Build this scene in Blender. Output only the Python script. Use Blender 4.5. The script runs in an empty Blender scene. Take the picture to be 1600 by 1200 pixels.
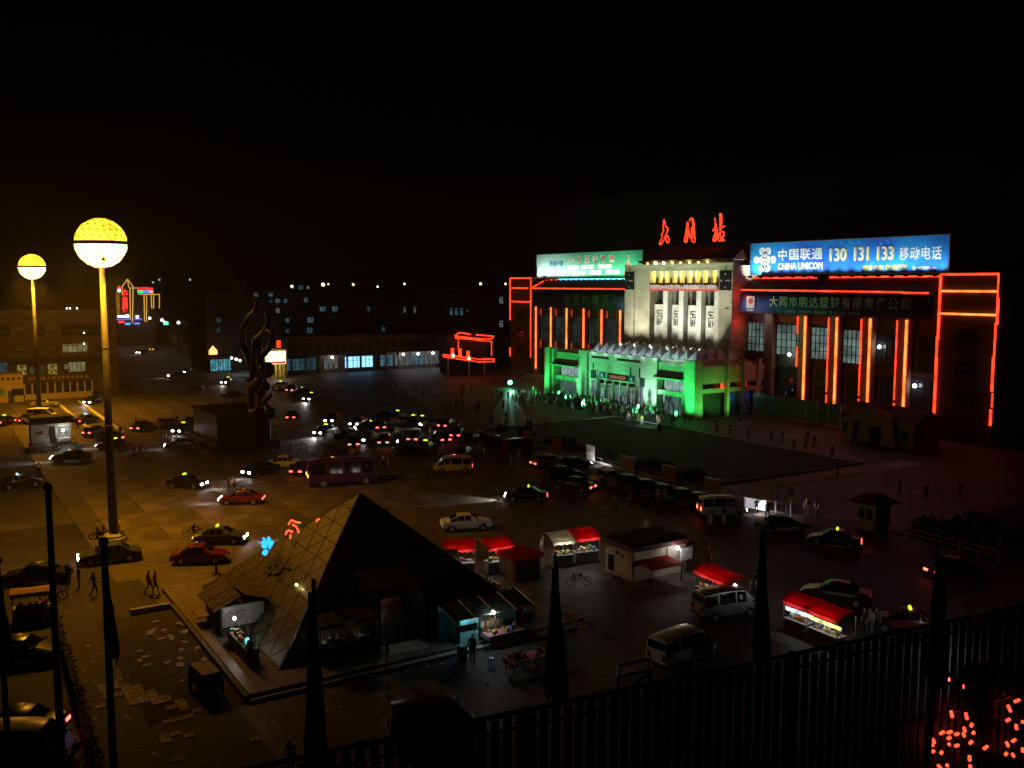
import bpy, bmesh, math, random
from mathutils import Vector, Matrix
R = random.Random(7)
rad = math.radians
sc = bpy.context.scene
col = sc.collection

# ------------------------------------------------------------------ camera
# The ground axes follow the square: +X runs along the station front towards the
# hotel, +Y runs away from the square into the station.
CX, CY, CZ = 130.77, -117.0, 21.0
PITCH = math.atan(157 / 1500.0)
YAW = rad(58.2)
cam_d = bpy.data.cameras.new('camera')
cam_d.sensor_width = 36.0
cam_d.lens = 33.75
cam_d.clip_end = 4000
cam_d.clip_start = 0.1
cam = bpy.data.objects.new('camera', cam_d)
cam.location = (CX, CY, CZ)
cam.rotation_euler = (rad(90) - PITCH, 0, YAW)
col.objects.link(cam)
sc.camera = cam

# ------------------------------------------------------------------ night sky
w = bpy.data.worlds.new('World')
sc.world = w
w.use_nodes = True
nt = w.node_tree
nt.nodes.clear()
wo = nt.nodes.new('ShaderNodeOutputWorld')
bg = nt.nodes.new('ShaderNodeBackground')
sky = nt.nodes.new('ShaderNodeTexSky')
sky.sky_type = 'NISHITA'
sky.sun_disc = False
sky.sun_elevation = rad(-7)
sky.sun_rotation = rad(250)
nt.links.new(sky.outputs[0], bg.inputs[0])
bg.inputs[1].default_value = 0.02
nt.links.new(bg.outputs[0], wo.inputs[0])

sc.view_settings.view_transform = 'Standard'
sc.view_settings.look = 'None'
sc.view_settings.exposure = 0.0
sc.view_settings.gamma = 1.0
cy = sc.cycles if hasattr(sc, 'cycles') else None
sc.render.engine = 'CYCLES'
cy = sc.cycles
cy.use_denoising = True
cy.denoising_prefilter = 'ACCURATE'
cy.use_adaptive_sampling = True
cy.adaptive_threshold = 0.004
cy.max_bounces = 4
cy.diffuse_bounces = 2
cy.glossy_bounces = 2
cy.transmission_bounces = 2
cy.volume_bounces = 0
cy.sample_clamp_indirect = 2.0
cy.sample_clamp_direct = 0.0
cy.caustics_reflective = False
cy.caustics_refractive = False
cy.light_sampling_threshold = 0.002
cy.use_light_tree = True

# ------------------------------------------------------------------ helpers
_c, _s = math.cos(PITCH), math.sin(PITCH)
_u = (math.cos(YAW), math.sin(YAW))            # camera right on the ground
_v = (-math.sin(YAW), math.cos(YAW))           # camera forward on the ground


def ray(px, py):
    x = (px - 800) / 1500.0
    v = (600 - py) / 1500.0
    f = _c + v * _s
    return (x * _u[0] + f * _v[0], x * _u[1] + f * _v[1], v * _c - _s)


def G(px, py, z=0.0):
    "where the line of sight meets the level z"
    r = ray(px, py)
    k = (z - CZ) / r[2]
    return Vector((CX + r[0] * k, CY + r[1] * k, z))


def onX(px, py, x):
    r = ray(px, py)
    k = (x - CX) / r[0]
    return Vector((x, CY + r[1] * k, CZ + r[2] * k))


def onY(px, py, y):
    r = ray(px, py)
    k = (y - CY) / r[1]
    return Vector((CX + r[0] * k, y, CZ + r[2] * k))


M = {}


def mat(name, c, rough=0.65, var=0.18, sc_=2.0, metal=0.0, bump=0.0, spec=0.4, obj=True, big=0.0):
    if name in M:
        return M[name]
    m = bpy.data.materials.new(name)
    m.use_nodes = True
    n = m.node_tree
    b = n.nodes['Principled BSDF']
    b.inputs['Roughness'].default_value = rough
    b.inputs['Metallic'].default_value = metal
    b.inputs['Specular IOR Level'].default_value = spec
    tc = n.nodes.new('ShaderNodeTexCoord')
    nz = n.nodes.new('ShaderNodeTexNoise')
    nz.inputs['Scale'].default_value = sc_
    nz.inputs['Detail'].default_value = 5
    nz.inputs['Roughness'].default_value = 0.65
    n.links.new(tc.outputs['Object'], nz.inputs['Vector'])
    rp = n.nodes.new('ShaderNodeMapRange')
    rp.inputs['From Min'].default_value = 0.3
    rp.inputs['From Max'].default_value = 0.7
    rp.inputs['To Min'].default_value = 1 - var
    rp.inputs['To Max'].default_value = 1 + var
    n.links.new(nz.outputs[0], rp.inputs['Value'])
    mx = n.nodes.new('ShaderNodeMix')
    mx.data_type = 'RGBA'
    mx.blend_type = 'MULTIPLY'
    mx.inputs['Factor'].default_value = 1
    mx.inputs['A'].default_value = (*c, 1)
    n.links.new(rp.outputs[0], mx.inputs['B'])
    n.links.new(mx.outputs['Result'], b.inputs['Base Color'])
    if bump:
        bp = n.nodes.new('ShaderNodeBump')
        bp.inputs['Strength'].default_value = bump
        bp.inputs['Distance'].default_value = 0.05
        n.links.new(nz.outputs[0], bp.inputs['Height'])
        n.links.new(bp.outputs[0], b.inputs['Normal'])
    M[name] = m
    return m


def emit(name, c, s, sample=True, nz=0.0, nsc=1.0):
    if name in M:
        return M[name]
    m = bpy.data.materials.new(name)
    m.use_nodes = True
    n = m.node_tree
    n.nodes.clear()
    o = n.nodes.new('ShaderNodeOutputMaterial')
    e = n.nodes.new('ShaderNodeEmission')
    e.inputs[0].default_value = (*c, 1)
    e.inputs[1].default_value = s
    n.links.new(e.outputs[0], o.inputs[0])
    if nz:
        tc = n.nodes.new('ShaderNodeTexCoord')
        t = n.nodes.new('ShaderNodeTexNoise')
        t.inputs['Scale'].default_value = nsc
        t.inputs['Detail'].default_value = 3
        n.links.new(tc.outputs['Object'], t.inputs['Vector'])
        r = n.nodes.new('ShaderNodeMapRange')
        r.inputs['From Min'].default_value = 0.35
        r.inputs['From Max'].default_value = 0.65
        r.inputs['To Min'].default_value = s * (1 - nz)
        r.inputs['To Max'].default_value = s * (1 + nz)
        n.links.new(t.outputs[0], r.inputs['Value'])
        n.links.new(r.outputs[0], e.inputs[1])
    if not sample:
        m.cycles.emission_sampling = 'NONE'
    M[name] = m
    return m


class MB:
    def __init__(s):
        s.v, s.f, s.m = [], [], []

    def add(s, vs, fs, m=0):
        k = len(s.v)
        s.v += [tuple(p) for p in vs]
        for f in fs:
            s.f.append([i + k for i in f])
            s.m.append(m)
        return s

    def box(s, x0, x1, y0, y1, z0, z1, m=0, taper=0.0):
        t = taper
        vs = [(x0, y0, z0), (x1, y0, z0), (x1, y1, z0), (x0, y1, z0),
              (x0 + t, y0 + t, z1), (x1 - t, y0 + t, z1), (x1 - t, y1 - t, z1), (x0 + t, y1 - t, z1)]
        return s.add(vs, [(0, 3, 2, 1), (4, 5, 6, 7), (0, 1, 5, 4), (1, 2, 6, 5), (2, 3, 7, 6), (3, 0, 4, 7)], m)

    def quad(s, a, b, c, d, m=0):
        return s.add([a, b, c, d], [(0, 1, 2, 3)], m)

    def tube(s, p0, p1, r, n=6, m=0, r1=None, cap=True):
        p0, p1 = Vector(p0), Vector(p1)
        r1 = r if r1 is None else r1
        d = (p1 - p0)
        if d.length < 1e-6:
            return s
        d.normalize()
        a = Vector((0, 0, 1)) if abs(d.z) < 0.9 else Vector((1, 0, 0))
        x = d.cross(a).normalized()
        y = d.cross(x).normalized()
        vs = []
        for i in range(n):
            t = 2 * math.pi * i / n
            o = x * math.cos(t) + y * math.sin(t)
            vs += [p0 + o * r, p1 + o * r1]
        fs = [(2 * i, 2 * ((i + 1) % n), 2 * ((i + 1) % n) + 1, 2 * i + 1) for i in range(n)]
        if cap:
            fs += [tuple(2 * i for i in range(n))[::-1], tuple(2 * i + 1 for i in range(n))]
        return s.add(vs, fs, m)

    def path(s, pts, r, n=6, m=0):
        for a, b in zip(pts, pts[1:]):
            s.tube(a, b, r, n, m)
        return s

    def prism(s, poly, axis, a0, a1, m=0):
        "poly in the plane across `axis`, extruded a0..a1"
        def P(u, v, a):
            return {'x': (a, u, v), 'y': (u, a, v), 'z': (u, v, a)}[axis]
        n = len(poly)
        vs = [P(u, v, a0) for u, v in poly] + [P(u, v, a1) for u, v in poly]
        fs = [tuple(range(n)), tuple(range(2 * n - 1, n - 1, -1))]
        fs += [(i, i + n, (i + 1) % n + n, (i + 1) % n) for i in range(n)]
        return s.add(vs, fs, m)

    def lathe(s, prof, n=12, m=0, c=(0, 0)):
        vs = []
        for r, z in prof:
            for i in range(n):
                t = 2 * math.pi * i / n
                vs.append((c[0] + r * math.cos(t), c[1] + r * math.sin(t), z))
        fs = []
        for k in range(len(prof) - 1):
            for i in range(n):
                j = (i + 1) % n
                fs.append((k * n + i, k * n + j, (k + 1) * n + j, (k + 1) * n + i))
        fs.append(tuple(range(n))[::-1])
        fs.append(tuple(range((len(prof) - 1) * n, len(prof) * n)))
        return s.add(vs, fs, m)

    def ball(s, c, r, n=8, m=0, sz=1.0):
        k = n // 2
        prof = [(max(1e-3, r * math.sin(math.pi * i / k)), c[2] - r * sz * math.cos(math.pi * i / k)) for i in range(k + 1)]
        return s.lathe(prof, n, m, (c[0], c[1]))

    def mesh(s, name, mats, smooth=False, bevel=0.0):
        me = bpy.data.meshes.new(name)
        me.from_pydata(s.v, [], s.f)
        if not isinstance(mats, (list, tuple)):
            mats = [mats]
        for m in mats:
            me.materials.append(m)
        me.polygons.foreach_set('material_index', s.m)
        if smooth:
            me.polygons.foreach_set('use_smooth', [True] * len(s.f))
        bm = bmesh.new()
        bm.from_mesh(me)
        bmesh.ops.recalc_face_normals(bm, faces=bm.faces)
        if bevel:
            bmesh.ops.bevel(bm, geom=list(bm.edges), offset=bevel, segments=1, affect='EDGES', clamp_overlap=True)
        bm.to_mesh(me)
        bm.free()
        return me

    def build(s, name, mats, parent=None, loc=None, rz=0.0, smooth=False, bevel=0.0):
        return obj(name, s.mesh(name, mats, smooth, bevel), parent, loc, rz)


def obj(name, me, parent=None, loc=None, rz=0.0):
    o = bpy.data.objects.new(name, me)
    col.objects.link(o)
    if parent is not None:
        o.parent = parent
    if loc is not None:
        o.location = loc
    if rz:
        o.rotation_euler = (0, 0, rz)
    return o


def tag(o, label, cat, group=None, kind=None):
    o['label'] = label
    o['category'] = cat
    if group:
        o['group'] = group
    if kind:
        o['kind'] = kind
    return o


def thing(name, label, cat, loc=(0, 0, 0), rz=0.0, group=None):
    o = bpy.data.objects.new(name, None)
    o.empty_display_size = 0.3
    col.objects.link(o)
    o.location = loc
    o.rotation_euler = (0, 0, rz)
    return tag(o, label, cat, group)


def struct(name, mb, m, loc=None, smooth=False):
    o = mb.build(name, m, None, loc, 0, smooth)
    o['kind'] = 'structure'
    return o


def kids(o):
    return list(o.children)


def copy_tree(root, loc, rz, label=None, group=None):
    r = root.copy()
    col.objects.link(r)
    r.location = loc
    r.rotation_euler = (0, 0, rz)
    if label:
        r['label'] = label
    if group:
        r['group'] = group

    def rec(a, b):
        for ch in kids(a):
            c = ch.copy()
            col.objects.link(c)
            c.parent = b
            rec(ch, c)
    rec(root, r)
    return r


def lamp(parent, kind, loc, power, color, size=0.1, target=None, angle=60, blend=0.5):
    d = bpy.data.lights.new('light', kind)
    d.energy = power
    d.color = color
    if kind == 'SPOT':
        d.spot_size = rad(angle)
        d.spot_blend = blend
        d.shadow_soft_size = size
    elif kind == 'POINT':
        d.shadow_soft_size = size
    elif kind == 'AREA':
        d.size = size
    o = bpy.data.objects.new('light', d)
    col.objects.link(o)
    o.location = loc
    if target is not None:
        o.rotation_euler = (Vector(target) - Vector(loc)).to_track_quat('-Z', 'Y').to_euler()
    if parent is not None:
        o.parent = parent
    return o


def text_mesh(s, size, m, bold=0.0, ext=0.01, align='CENTER', space=1.0, sx=1.0, shear=0.0):
    cu = bpy.data.curves.new('text', 'FONT')
    cu.body = s
    cu.size = size
    cu.offset = bold * size
    cu.extrude = ext
    cu.align_x = align
    cu.align_y = 'CENTER'
    cu.space_character = space
    cu.shear = shear
    cu.resolution_u = 2
    o = bpy.data.objects.new('text', cu)
    me = bpy.data.meshes.new_from_object(o)
    bpy.data.objects.remove(o)
    me.materials.clear()
    me.materials.append(m)
    for v in me.vertices:
        x, y, z = v.co
        v.co = (x * sx, -z, y)           # stands up, reads from -Y
    return me


def text(name, s, size, m, parent, loc, **k):
    me = text_mesh(s, size, m, **k)
    me.name = name
    return obj(name, me, parent, loc)


def text_fit(name, s, m, parent, xl, xr, zt, zb, y, bold=0.02, shear=0.0, space=1.0):
    "lettering scaled to fill the given width and height"
    me = text_mesh(s, 1.0, m, bold=bold, ext=.012, shear=shear, space=space)
    xs = [v.co.x for v in me.vertices]
    zs = [v.co.z for v in me.vertices]
    kx = (xr - xl) / (max(xs) - min(xs))
    kz = (zt - zb) / (max(zs) - min(zs))
    x0, z0 = min(xs), min(zs)
    for v in me.vertices:
        v.co = ((v.co.x - x0) * kx, v.co.y, (v.co.z - z0) * kz)
    me.name = name
    return obj(name, me, parent, (xl, y, zb))


# ------------------------------------------------------------------ materials
ASPH = mat('asphalt', (0.10, 0.09, 0.08), 0.7, 0.25, 0.5)
STONE = mat('sand_stone', (0.46, 0.43, 0.34), 0.8, 0.1, 0.6, bump=0.1)
DARKM = mat('dark_metal', (0.02, 0.02, 0.022), 0.5, 0.2, 4, metal=0.3)
STEEL = mat('grey_steel', (0.35, 0.35, 0.36), 0.35, 0.15, 5, metal=0.8)
BLACK = mat('black_trim', (0.012, 0.012, 0.013), 0.5, 0.2, 4)
RUBBER = mat('tyre_rubber', (0.02, 0.02, 0.02), 0.85, 0.2, 8)
HUB = mat('wheel_hub', (0.4, 0.4, 0.42), 0.35, 0.1, 8, metal=0.8)
CGLASS = mat('car_glass', (0.008, 0.009, 0.011), 0.06, 0.1, 1, spec=0.5)
LENS = mat('lamp_lens', (0.5, 0.5, 0.5), 0.15, 0.05, 2)
REDLENS = mat('red_lens', (0.25, 0.01, 0.01), 0.2, 0.05, 2)
HEADON = emit('headlamp_light', (1.0, 0.95, 1.0), 40, sample=False)
TAILON = emit('tail_light_glow', (1.0, 0.09, 0.05), 7, sample=False)
AMBERON = emit('amber_light_glow', (1.0, 0.45, 0.03), 5, sample=False)
SIGNY = emit('taxi_sign_yellow', (0.55, 0.8, 0.02), 2.0, sample=False)
SIGNW = emit('taxi_sign_white', (0.35, 0.7, 1.0), 2.2, sample=False)
SIGNOFF = mat('taxi_sign_plastic', (0.5, 0.5, 0.35), 0.4, 0.1, 3)
PAINT = {}


def paint(nm, c, metal=0.0):
    if nm not in PAINT:
        PAINT[nm] = mat('paint_' + nm, c, 0.28, 0.06, 1.5, metal=metal, spec=0.5)
    return PAINT[nm]


paint('white', (0.82, 0.82, 0.81)); paint('red', (0.13, 0.012, 0.009)); paint('black', (0.012, 0.012, 0.014))
paint('blue', (0.05, 0.06, 0.10)); paint('silver', (0.45, 0.46, 0.48), 0.5); paint('darkred', (0.055, 0.008, 0.008))
paint('green', (0.02, 0.14, 0.10)); paint('cream', (0.62, 0.52, 0.32)); paint('purple', (0.05, 0.012, 0.06))
paint('teal', (0.04, 0.25, 0.30)); paint('grey', (0.12, 0.12, 0.13), 0.3)

# ------------------------------------------------------------------ vehicle shapes
# each station: x, z bottom, z belt, z top, half width bottom / belt / top
SEDAN = [(-2.2, .38, .60, .72, .70, .74, .62), (-2.08, .28, .72, .90, .79, .83, .70),
         (-1.45, .26, .86, .98, .82, .85, .66), (-0.8, .25, .90, 1.38, .83, .855, .56),
         (-0.2, .25, .90, 1.43, .83, .86, .57), (0.35, .25, .89, 1.40, .83, .855, .56),
         (1.05, .25, .86, .96, .82, .85, .68), (1.9, .27, .72, .80, .80, .82, .66), (2.2, .36, .56, .62, .70, .73, .60)]
MINI = [(-2.1, .40, .80, 1.30, .72, .76, .66), (-2.0, .30, .95, 1.80, .78, .81, .68),
        (-1.0, .28, .98, 1.90, .80, .83, .70), (0.3, .28, .98, 1.90, .80, .83, .70),
        (1.0, .28, .96, 1.82, .80, .83, .68), (1.75, .28, .92, 1.05, .80, .83, .72),
        (2.05, .32, .70, .82, .78, .80, .66), (2.15, .38, .58, .66, .70, .73, .6)]
HATCH = [(-1.8, .38, .70, .95, .70, .74, .62), (-1.7, .28, .84, 1.10, .78, .82, .64),
         (-1.25, .26, .88, 1.42, .80, .83, .58), (-0.3, .25, .90, 1.50, .81, .84, .60),
         (0.3, .25, .90, 1.46, .81, .84, .59), (0.95, .25, .88, 1.0, .80, .83, .66),
         (1.6, .28, .74, .82, .78, .80, .64), (1.85, .36, .56, .62, .7, .72, .58)]
BUSS = [(-3.6, .50, 1.20, 2.5, 1.05, 1.08, .95), (-3.5, .38, 1.25, 2.75, 1.12, 1.14, 1.0),
        (-1.8, .36, 1.28, 2.85, 1.14, 1.16, 1.02), (0.0, .36, 1.28, 2.85, 1.14, 1.16, 1.02),
        (1.8, .36, 1.28, 2.85, 1.14, 1.16, 1.02), (3.1, .36, 1.25, 2.75, 1.14, 1.16, 1.0),
        (3.5, .38, 1.0, 1.5, 1.1, 1.12, .95), (3.62, .48, .8, 1.0, 1.0, 1.02, .9)]
KINDS = {'sedan': dict(st=SEDAN, cabin=(2, 6), wheels=(-1.33, 1.36), r=.31, sign=(-.25, 1.44)),
         'hatch': dict(st=HATCH, cabin=(1, 5), wheels=(-1.15, 1.15), r=.30, sign=(-.2, 1.5)),
         'van': dict(st=MINI, cabin=(1, 5), wheels=(-1.25, 1.3), r=.32, sign=None),
         'bus': dict(st=BUSS, cabin=(1, 6), wheels=(-2.1, 2.3), r=.45, sign=None)}


def ring(s):
    x, zb, zm, zt, wb, wm, wt = s
    h = [(wb * .75, zb), (wb, zb + .06), (wm + .015, zb + (zm - zb) * .55), (wm, zm), (wt, zt - (zt - zm) * .10), (wt * .72, zt)]
    return [(x, y, z) for y, z in h] + [(x, -y, z) for y, z in h[::-1]]


GEO = {}


def lerp(a, b, t):
    return tuple(a[i] + (b[i] - a[i]) * t for i in range(3))


def patch(mb, a, b, c, d, i0, i1, j0, j1, off, m=0):
    "part of the quad abcd (a->b along, a->d across) lifted by off along its normal"
    def P(u, v):
        return Vector(lerp(lerp(a, b, u), lerp(d, c, u), v))
    n = (Vector(b) - Vector(a)).cross(Vector(d) - Vector(a))
    if n.length < 1e-6:
        return
    n.normalize()
    ctr = P(.5, .5)
    if n.dot(ctr - Vector((ctr.x * .6, 0, .7))) < 0:
        n = -n
    q = [P(i0, j0), P(i1, j0), P(i1, j1), P(i0, j1)]
    mb.add([p + n * off for p in q] + [p - n * .02 for p in q],
           [(0, 1, 2, 3), (0, 1, 5, 4), (1, 2, 6, 5), (2, 3, 7, 6), (3, 0, 4, 7)], m)


def vehicle_geo(kind):
    if kind in GEO:
        return GEO[kind]
    K = KINDS[kind]
    st = K['st']
    rings = [ring(s) for s in st]
    n = 12
    g = {}
    mb = MB()
    vs = [p for r in rings for p in r]
    fs = []
    for k in range(len(rings) - 1):
        for i in range(n):
            j = (i + 1) % n
            fs.append((k * n + i, k * n + j, (k + 1) * n + j, (k + 1) * n + i))
    fs.append(tuple(range(n)))
    fs.append(tuple(range((len(rings) - 1) * n, len(rings) * n)))
    mb.add(vs, fs)
    # wheel arches
    me = mb.mesh('body', [paint('white', None)], True)
    me.set_sharp_from_angle(angle=rad(32))
    g['body'] = me
    c0, c1 = K['cabin']
    for side, nm in ((0, 'L'), (1, 'R')):
        mbw = MB()
        for k in range(c0, c1):
            if side == 0:
                a, b, c, d = rings[k][3], rings[k + 1][3], rings[k + 1][4], rings[k][4]
            else:
                a, b, c, d = rings[k][8], rings[k + 1][8], rings[k + 1][7], rings[k][7]
            hi0 = a[2], d[2]
            if abs(d[2] - a[2]) < .12 and abs(c[2] - b[2]) < .12:
                continue
            patch(mbw, a, b, c, d, .05, .95, .10, .93, .008)
        g['side_window' + nm] = mbw.mesh('side_window', CGLASS)
    mbw = MB()
    k = c1 - 1
    patch(mbw, rings[k][5], rings[k + 1][5], rings[k + 1][6], rings[k][6], .06, .94, -.12, 1.12, .008)
    g['windscreen'] = mbw.mesh('windscreen', CGLASS)
    mbw = MB()
    k = c0
    if kind in ('van', 'bus'):
        k = 0
        patch(mbw, rings[k][4], rings[k + 1][4], rings[k + 1][7], rings[k][7], .0, .85, .04, .96, .02)
    else:
        patch(mbw, rings[k][5], rings[k + 1][5], rings[k + 1][6], rings[k][6], .06, .94, -.12, 1.12, .008)
    g['rear_window'] = mbw.mesh('rear_window', CGLASS)
    r = K['r']
    mbw = MB()
    mbw.tube((0, -.10, 0), (0, .10, 0), r, 14, 0)
    mbw.tube((0, -.115, 0), (0, .115, 0), r * .6, 10, 1)
    g['wheel'] = mbw.mesh('wheel', [RUBBER, HUB])
    mbw = MB()
    mbw.tube((0, -.02, 0), (0, .02, 0), r * 1.16, 14, 0)
    g['wheel_arch'] = mbw.mesh('wheel_arch', BLACK)
    f, b_ = st[-1], st[0]
    hw = .17 if kind != 'bus' else .22
    mbw = MB()
    mbw.box(-.06, .05, -hw, hw, -.09, .09)
    g['headlight'] = mbw.mesh('headlight', LENS, bevel=.02)
    mbw = MB()
    if kind in ('van', 'bus'):
        mbw.box(-.05, .05, -.09, .09, -.17, .17)
    else:
        mbw.box(-.05, .05, -.19, .19, -.08, .08)
    g['tail_light'] = mbw.mesh('tail_light', REDLENS, bevel=.02)
    mbw = MB()
    wbm = max(s[5] for s in st)
    mbw.box(f[0] - .12, f[0] + .06, -wbm * .93, wbm * .93, .30, .48)
    g['front_bumper'] = mbw.mesh('bumper', BLACK, bevel=.03)
    mbw = MB()
    mbw.box(b_[0] - .06, b_[0] + .12, -wbm * .93, wbm * .93, .32, .50)
    g['rear_bumper'] = mbw.mesh('bumper', BLACK, bevel=.03)
    mbw = MB()
    mbw.box(-.012, .012, -.22, .22, -.06, .06)
    g['number_plate'] = mbw.mesh('number_plate', mat('plate_blue', (0.05, 0.09, 0.3), .4))
    mbw = MB()
    mbw.box(-.10, .10, -.28, .28, 0, .15, taper=.025)
    g['roof_sign'] = mbw.mesh('roof_sign', SIGNOFF, bevel=.015)
    mbw = MB()
    mbw.box(-.05, .09, -.02, .16, -.05, .07)
    g['mirror'] = mbw.mesh('mirror', BLACK, bevel=.015)
    g['K'] = K
    GEO[kind] = g
    return g


def setm(o, m):
    o.material_slots[0].link = 'OBJECT'
    o.material_slots[0].material = m
    return o


def vehicle(kind, px, py, head, colour, label, cat='car', lamps=0, tails=0, sign=None, group='vehicles in the station square',
            beam=0, loc=None, low=None):
    g = vehicle_geo(kind)
    K = g['K']
    st = K['st']
    name = {'sedan': 'parked_car', 'hatch': 'parked_car', 'van': 'minivan', 'bus': 'bus'}[kind]
    if kind in ('sedan', 'hatch'):
        name = 'taxi' if sign else ('saloon_car' if kind == 'sedan' else 'hatchback_car')
    p = loc if loc is not None else G(px, py)
    t = thing(name, label, 'taxi' if sign and cat == 'car' else cat, (p[0], p[1], p[2] if len(p) > 2 else 0), rad(head + 58.2), group)
    if sign:
        t.scale = (.93, .95, .97)
    setm(obj('body', g['body'], t), PAINT[colour])
    if low:
        mb = MB()
        wm = max(s[5] for s in st) + .012
        mb.box(st[1][0] + .1, st[-2][0] - .1, -wm, wm, .30, .52)
        mb.build('lower_panel', PAINT[low], t, bevel=.01)
    for s_ in 'LR':
        obj('side_window', g['side_window' + s_], t)
    obj('windscreen', g['windscreen'], t)
    obj('rear_window', g['rear_window'], t)
    wy = max(s[4] for s in st)
    for wx in K['wheels']:
        for sg in (-1, 1):
            obj('wheel_arch', g['wheel_arch'], t, (wx, sg * (wy + .008), K['r'] + .02))
            obj('wheel', g['wheel'], t, (wx, sg * (wy - .045), K['r']))
    f, b = st[-1], st[0]
    fz = (f[1] + f[3]) / 2 + .08
    bz = b[2] if kind not in ('van', 'bus') else b[2] + .05
    for sg in (-1, 1):
        h = obj('headlight', g['headlight'], t, (f[0] + .0, sg * f[4] * .74, fz))
        if lamps:
            setm(h, HEADON if lamps > 0 else AMBERON)
        h = obj('tail_light', g['tail_light'], t, (b[0] + (.0 if kind in ('van', 'bus') else -.01), sg * b[4] * .74, bz))
        if tails:
            setm(h, TAILON if tails == 1 else AMBERON)
        obj('mirror', g['mirror'], t, (st[K['cabin'][1]][0] - .12, sg * (wy + .03), st[K['cabin'][1]][2] + .12), 0 if sg > 0 else 3.1416)
    obj('front_bumper', g['front_bumper'], t)
    obj('rear_bumper', g['rear_bumper'], t)
    obj('number_plate', g['number_plate'], t, (b[0] - .075, 0, .46))
    if sign:
        sx, sz = K['sign']
        h = obj('roof_sign', g['roof_sign'], t, (sx, 0, sz - .01))
        setm(h, {'yellow': SIGNY, 'white': SIGNW, 'off': SIGNOFF}[sign])
    if lamps > 0 or beam:
        lamp(t, 'SPOT', (f[0] + .12, 0, fz + .05), (beam or 450), (1, .97, .95), .12, (f[0] + 9, 0, -.9), 62, .7)
    return t


# ------------------------------------------------------------------ people
SKIN = mat('skin', (0.42, 0.26, 0.18), 0.6, 0.05, 3)
HAIR = mat('black_hair', (0.012, 0.01, 0.009), 0.5, 0.1, 3)
CLOTH = {}
for nm, c in dict(white=(.68, .68, .66), grey=(.22, .22, .23), black=(.02, .02, .022), navy=(.03, .045, .10), blue=(.08, .16, .36),
                  red=(.35, .03, .03), khaki=(.30, .25, .15), brown=(.12, .07, .045), green=(.06, .16, .08), pink=(.5, .22, .24),
                  yellow=(.5, .4, .08), cream=(.52, .46, .34), tan=(.36, .24, .15)).items():
    CLOTH[nm] = mat('cloth_' + nm, c, 0.85, 0.12, 6)
SHOE = mat('shoe_leather', (0.02, 0.018, 0.016), 0.5, 0.1, 5)


def person_mesh(pose):
    J = dict(pelvis=(0, 0, .93), waist=(0, 0, 1.06), chest=(0, 0, 1.28), neck=(0, 0, 1.44), chin=(.02, 0, 1.50), head=(.02, 0, 1.59),
             crown=(.005, 0, 1.68), nose=(.115, 0, 1.565))
    for s, k in ((1, 'l'), (-1, 'r')):
        J['sh' + k] = (0, s * .185, 1.385)
        J['el' + k] = (-.02, s * .235, 1.10)
        J['wr' + k] = (.05, s * .245, .86)
        J['pa' + k] = (.07, s * .24, .80)
        J['fi' + k] = (.085, s * .235, .73)
        J['th' + k] = (.11, s * .215, .79)
        J['hi' + k] = (0, s * .095, .90)
        J['kn' + k] = (.015, s * .105, .49)
        J['an' + k] = (-.02, s * .11, .09)
        J['to' + k] = (.15, s * .125, .035)
    J.update(pose)
    E_ = [('pelvis', 'waist', 2), ('waist', 'chest', 2), ('chest', 'neck', 2), ('neck', 'chin', 0), ('chin', 'head', 0), ('head', 'crown', 1), ('head', 'nose', 0)]
    for k in 'lr':
        E_ += [('chest', 'sh' + k, 2), ('sh' + k, 'el' + k, 2), ('el' + k, 'wr' + k, 0), ('wr' + k, 'pa' + k, 0), ('pa' + k, 'fi' + k, 0), ('pa' + k, 'th' + k, 0),
               ('pelvis', 'hi' + k, 3), ('hi' + k, 'kn' + k, 3), ('kn' + k, 'an' + k, 3), ('an' + k, 'to' + k, 4)]
    rr = dict(pelvis=(.135, .105), waist=(.125, .095), chest=(.145, .105), neck=(.055, .055), chin=(.062, .065), head=(.085, .098), crown=(.06, .07), nose=(.018, .018))
    for k in 'lr':
        rr.update({'sh' + k: (.062, .062), 'el' + k: (.045, .045), 'wr' + k: (.03, .03), 'pa' + k: (.038, .022), 'fi' + k: (.026, .014), 'th' + k: (.011, .011),
                   'hi' + k: (.095, .095), 'kn' + k: (.066, .066), 'an' + k: (.046, .046), 'to' + k: (.042, .03)})
    names = list(J)
    me = bpy.data.meshes.new('person')
    me.from_pydata([J[n] for n in names], [(names.index(a), names.index(b)) for a, b, _ in E_], [])
    o = bpy.data.objects.new('person', me)
    col.objects.link(o)
    o.modifiers.new('skin', 'SKIN')
    for i, n in enumerate(names):
        d = me.skin_vertices[0].data[i]
        d.radius = rr[n]
        d.use_root = (n == 'pelvis')
    sub = o.modifiers.new('sub', 'SUBSURF')
    sub.levels = 1
    dg = bpy.context.evaluated_depsgraph_get()
    me2 = bpy.data.meshes.new_from_object(o.evaluated_get(dg))
    bpy.data.objects.remove(o)
    me2.name = 'person'
    me2.materials.clear()
    for m in (SKIN, HAIR, CLOTH['white'], CLOTH['navy'], SHOE):
        me2.materials.append(m)
    segs = [(Vector(J[a]), Vector(J[b]), c) for a, b, c in E_]
    hd = Vector(J['head'])
    for p in me2.polygons:
        c = p.center
        best, bi = 9, 0
        for a, b, mi in segs:
            ab = b - a
            t = max(0, min(1, (c - a).dot(ab) / max(1e-9, ab.length_squared)))
            d = (c - a - ab * t).length
            if d < best:
                best, bi = d, mi
        if bi in (0, 1) and c.z > hd.z - .12:
            bi = 1 if (c.x < hd.x - .015 and c.z > hd.z - .1) or c.z > hd.z + .055 else 0
        p.material_index = bi
        p.use_smooth = True
    return me2


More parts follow.
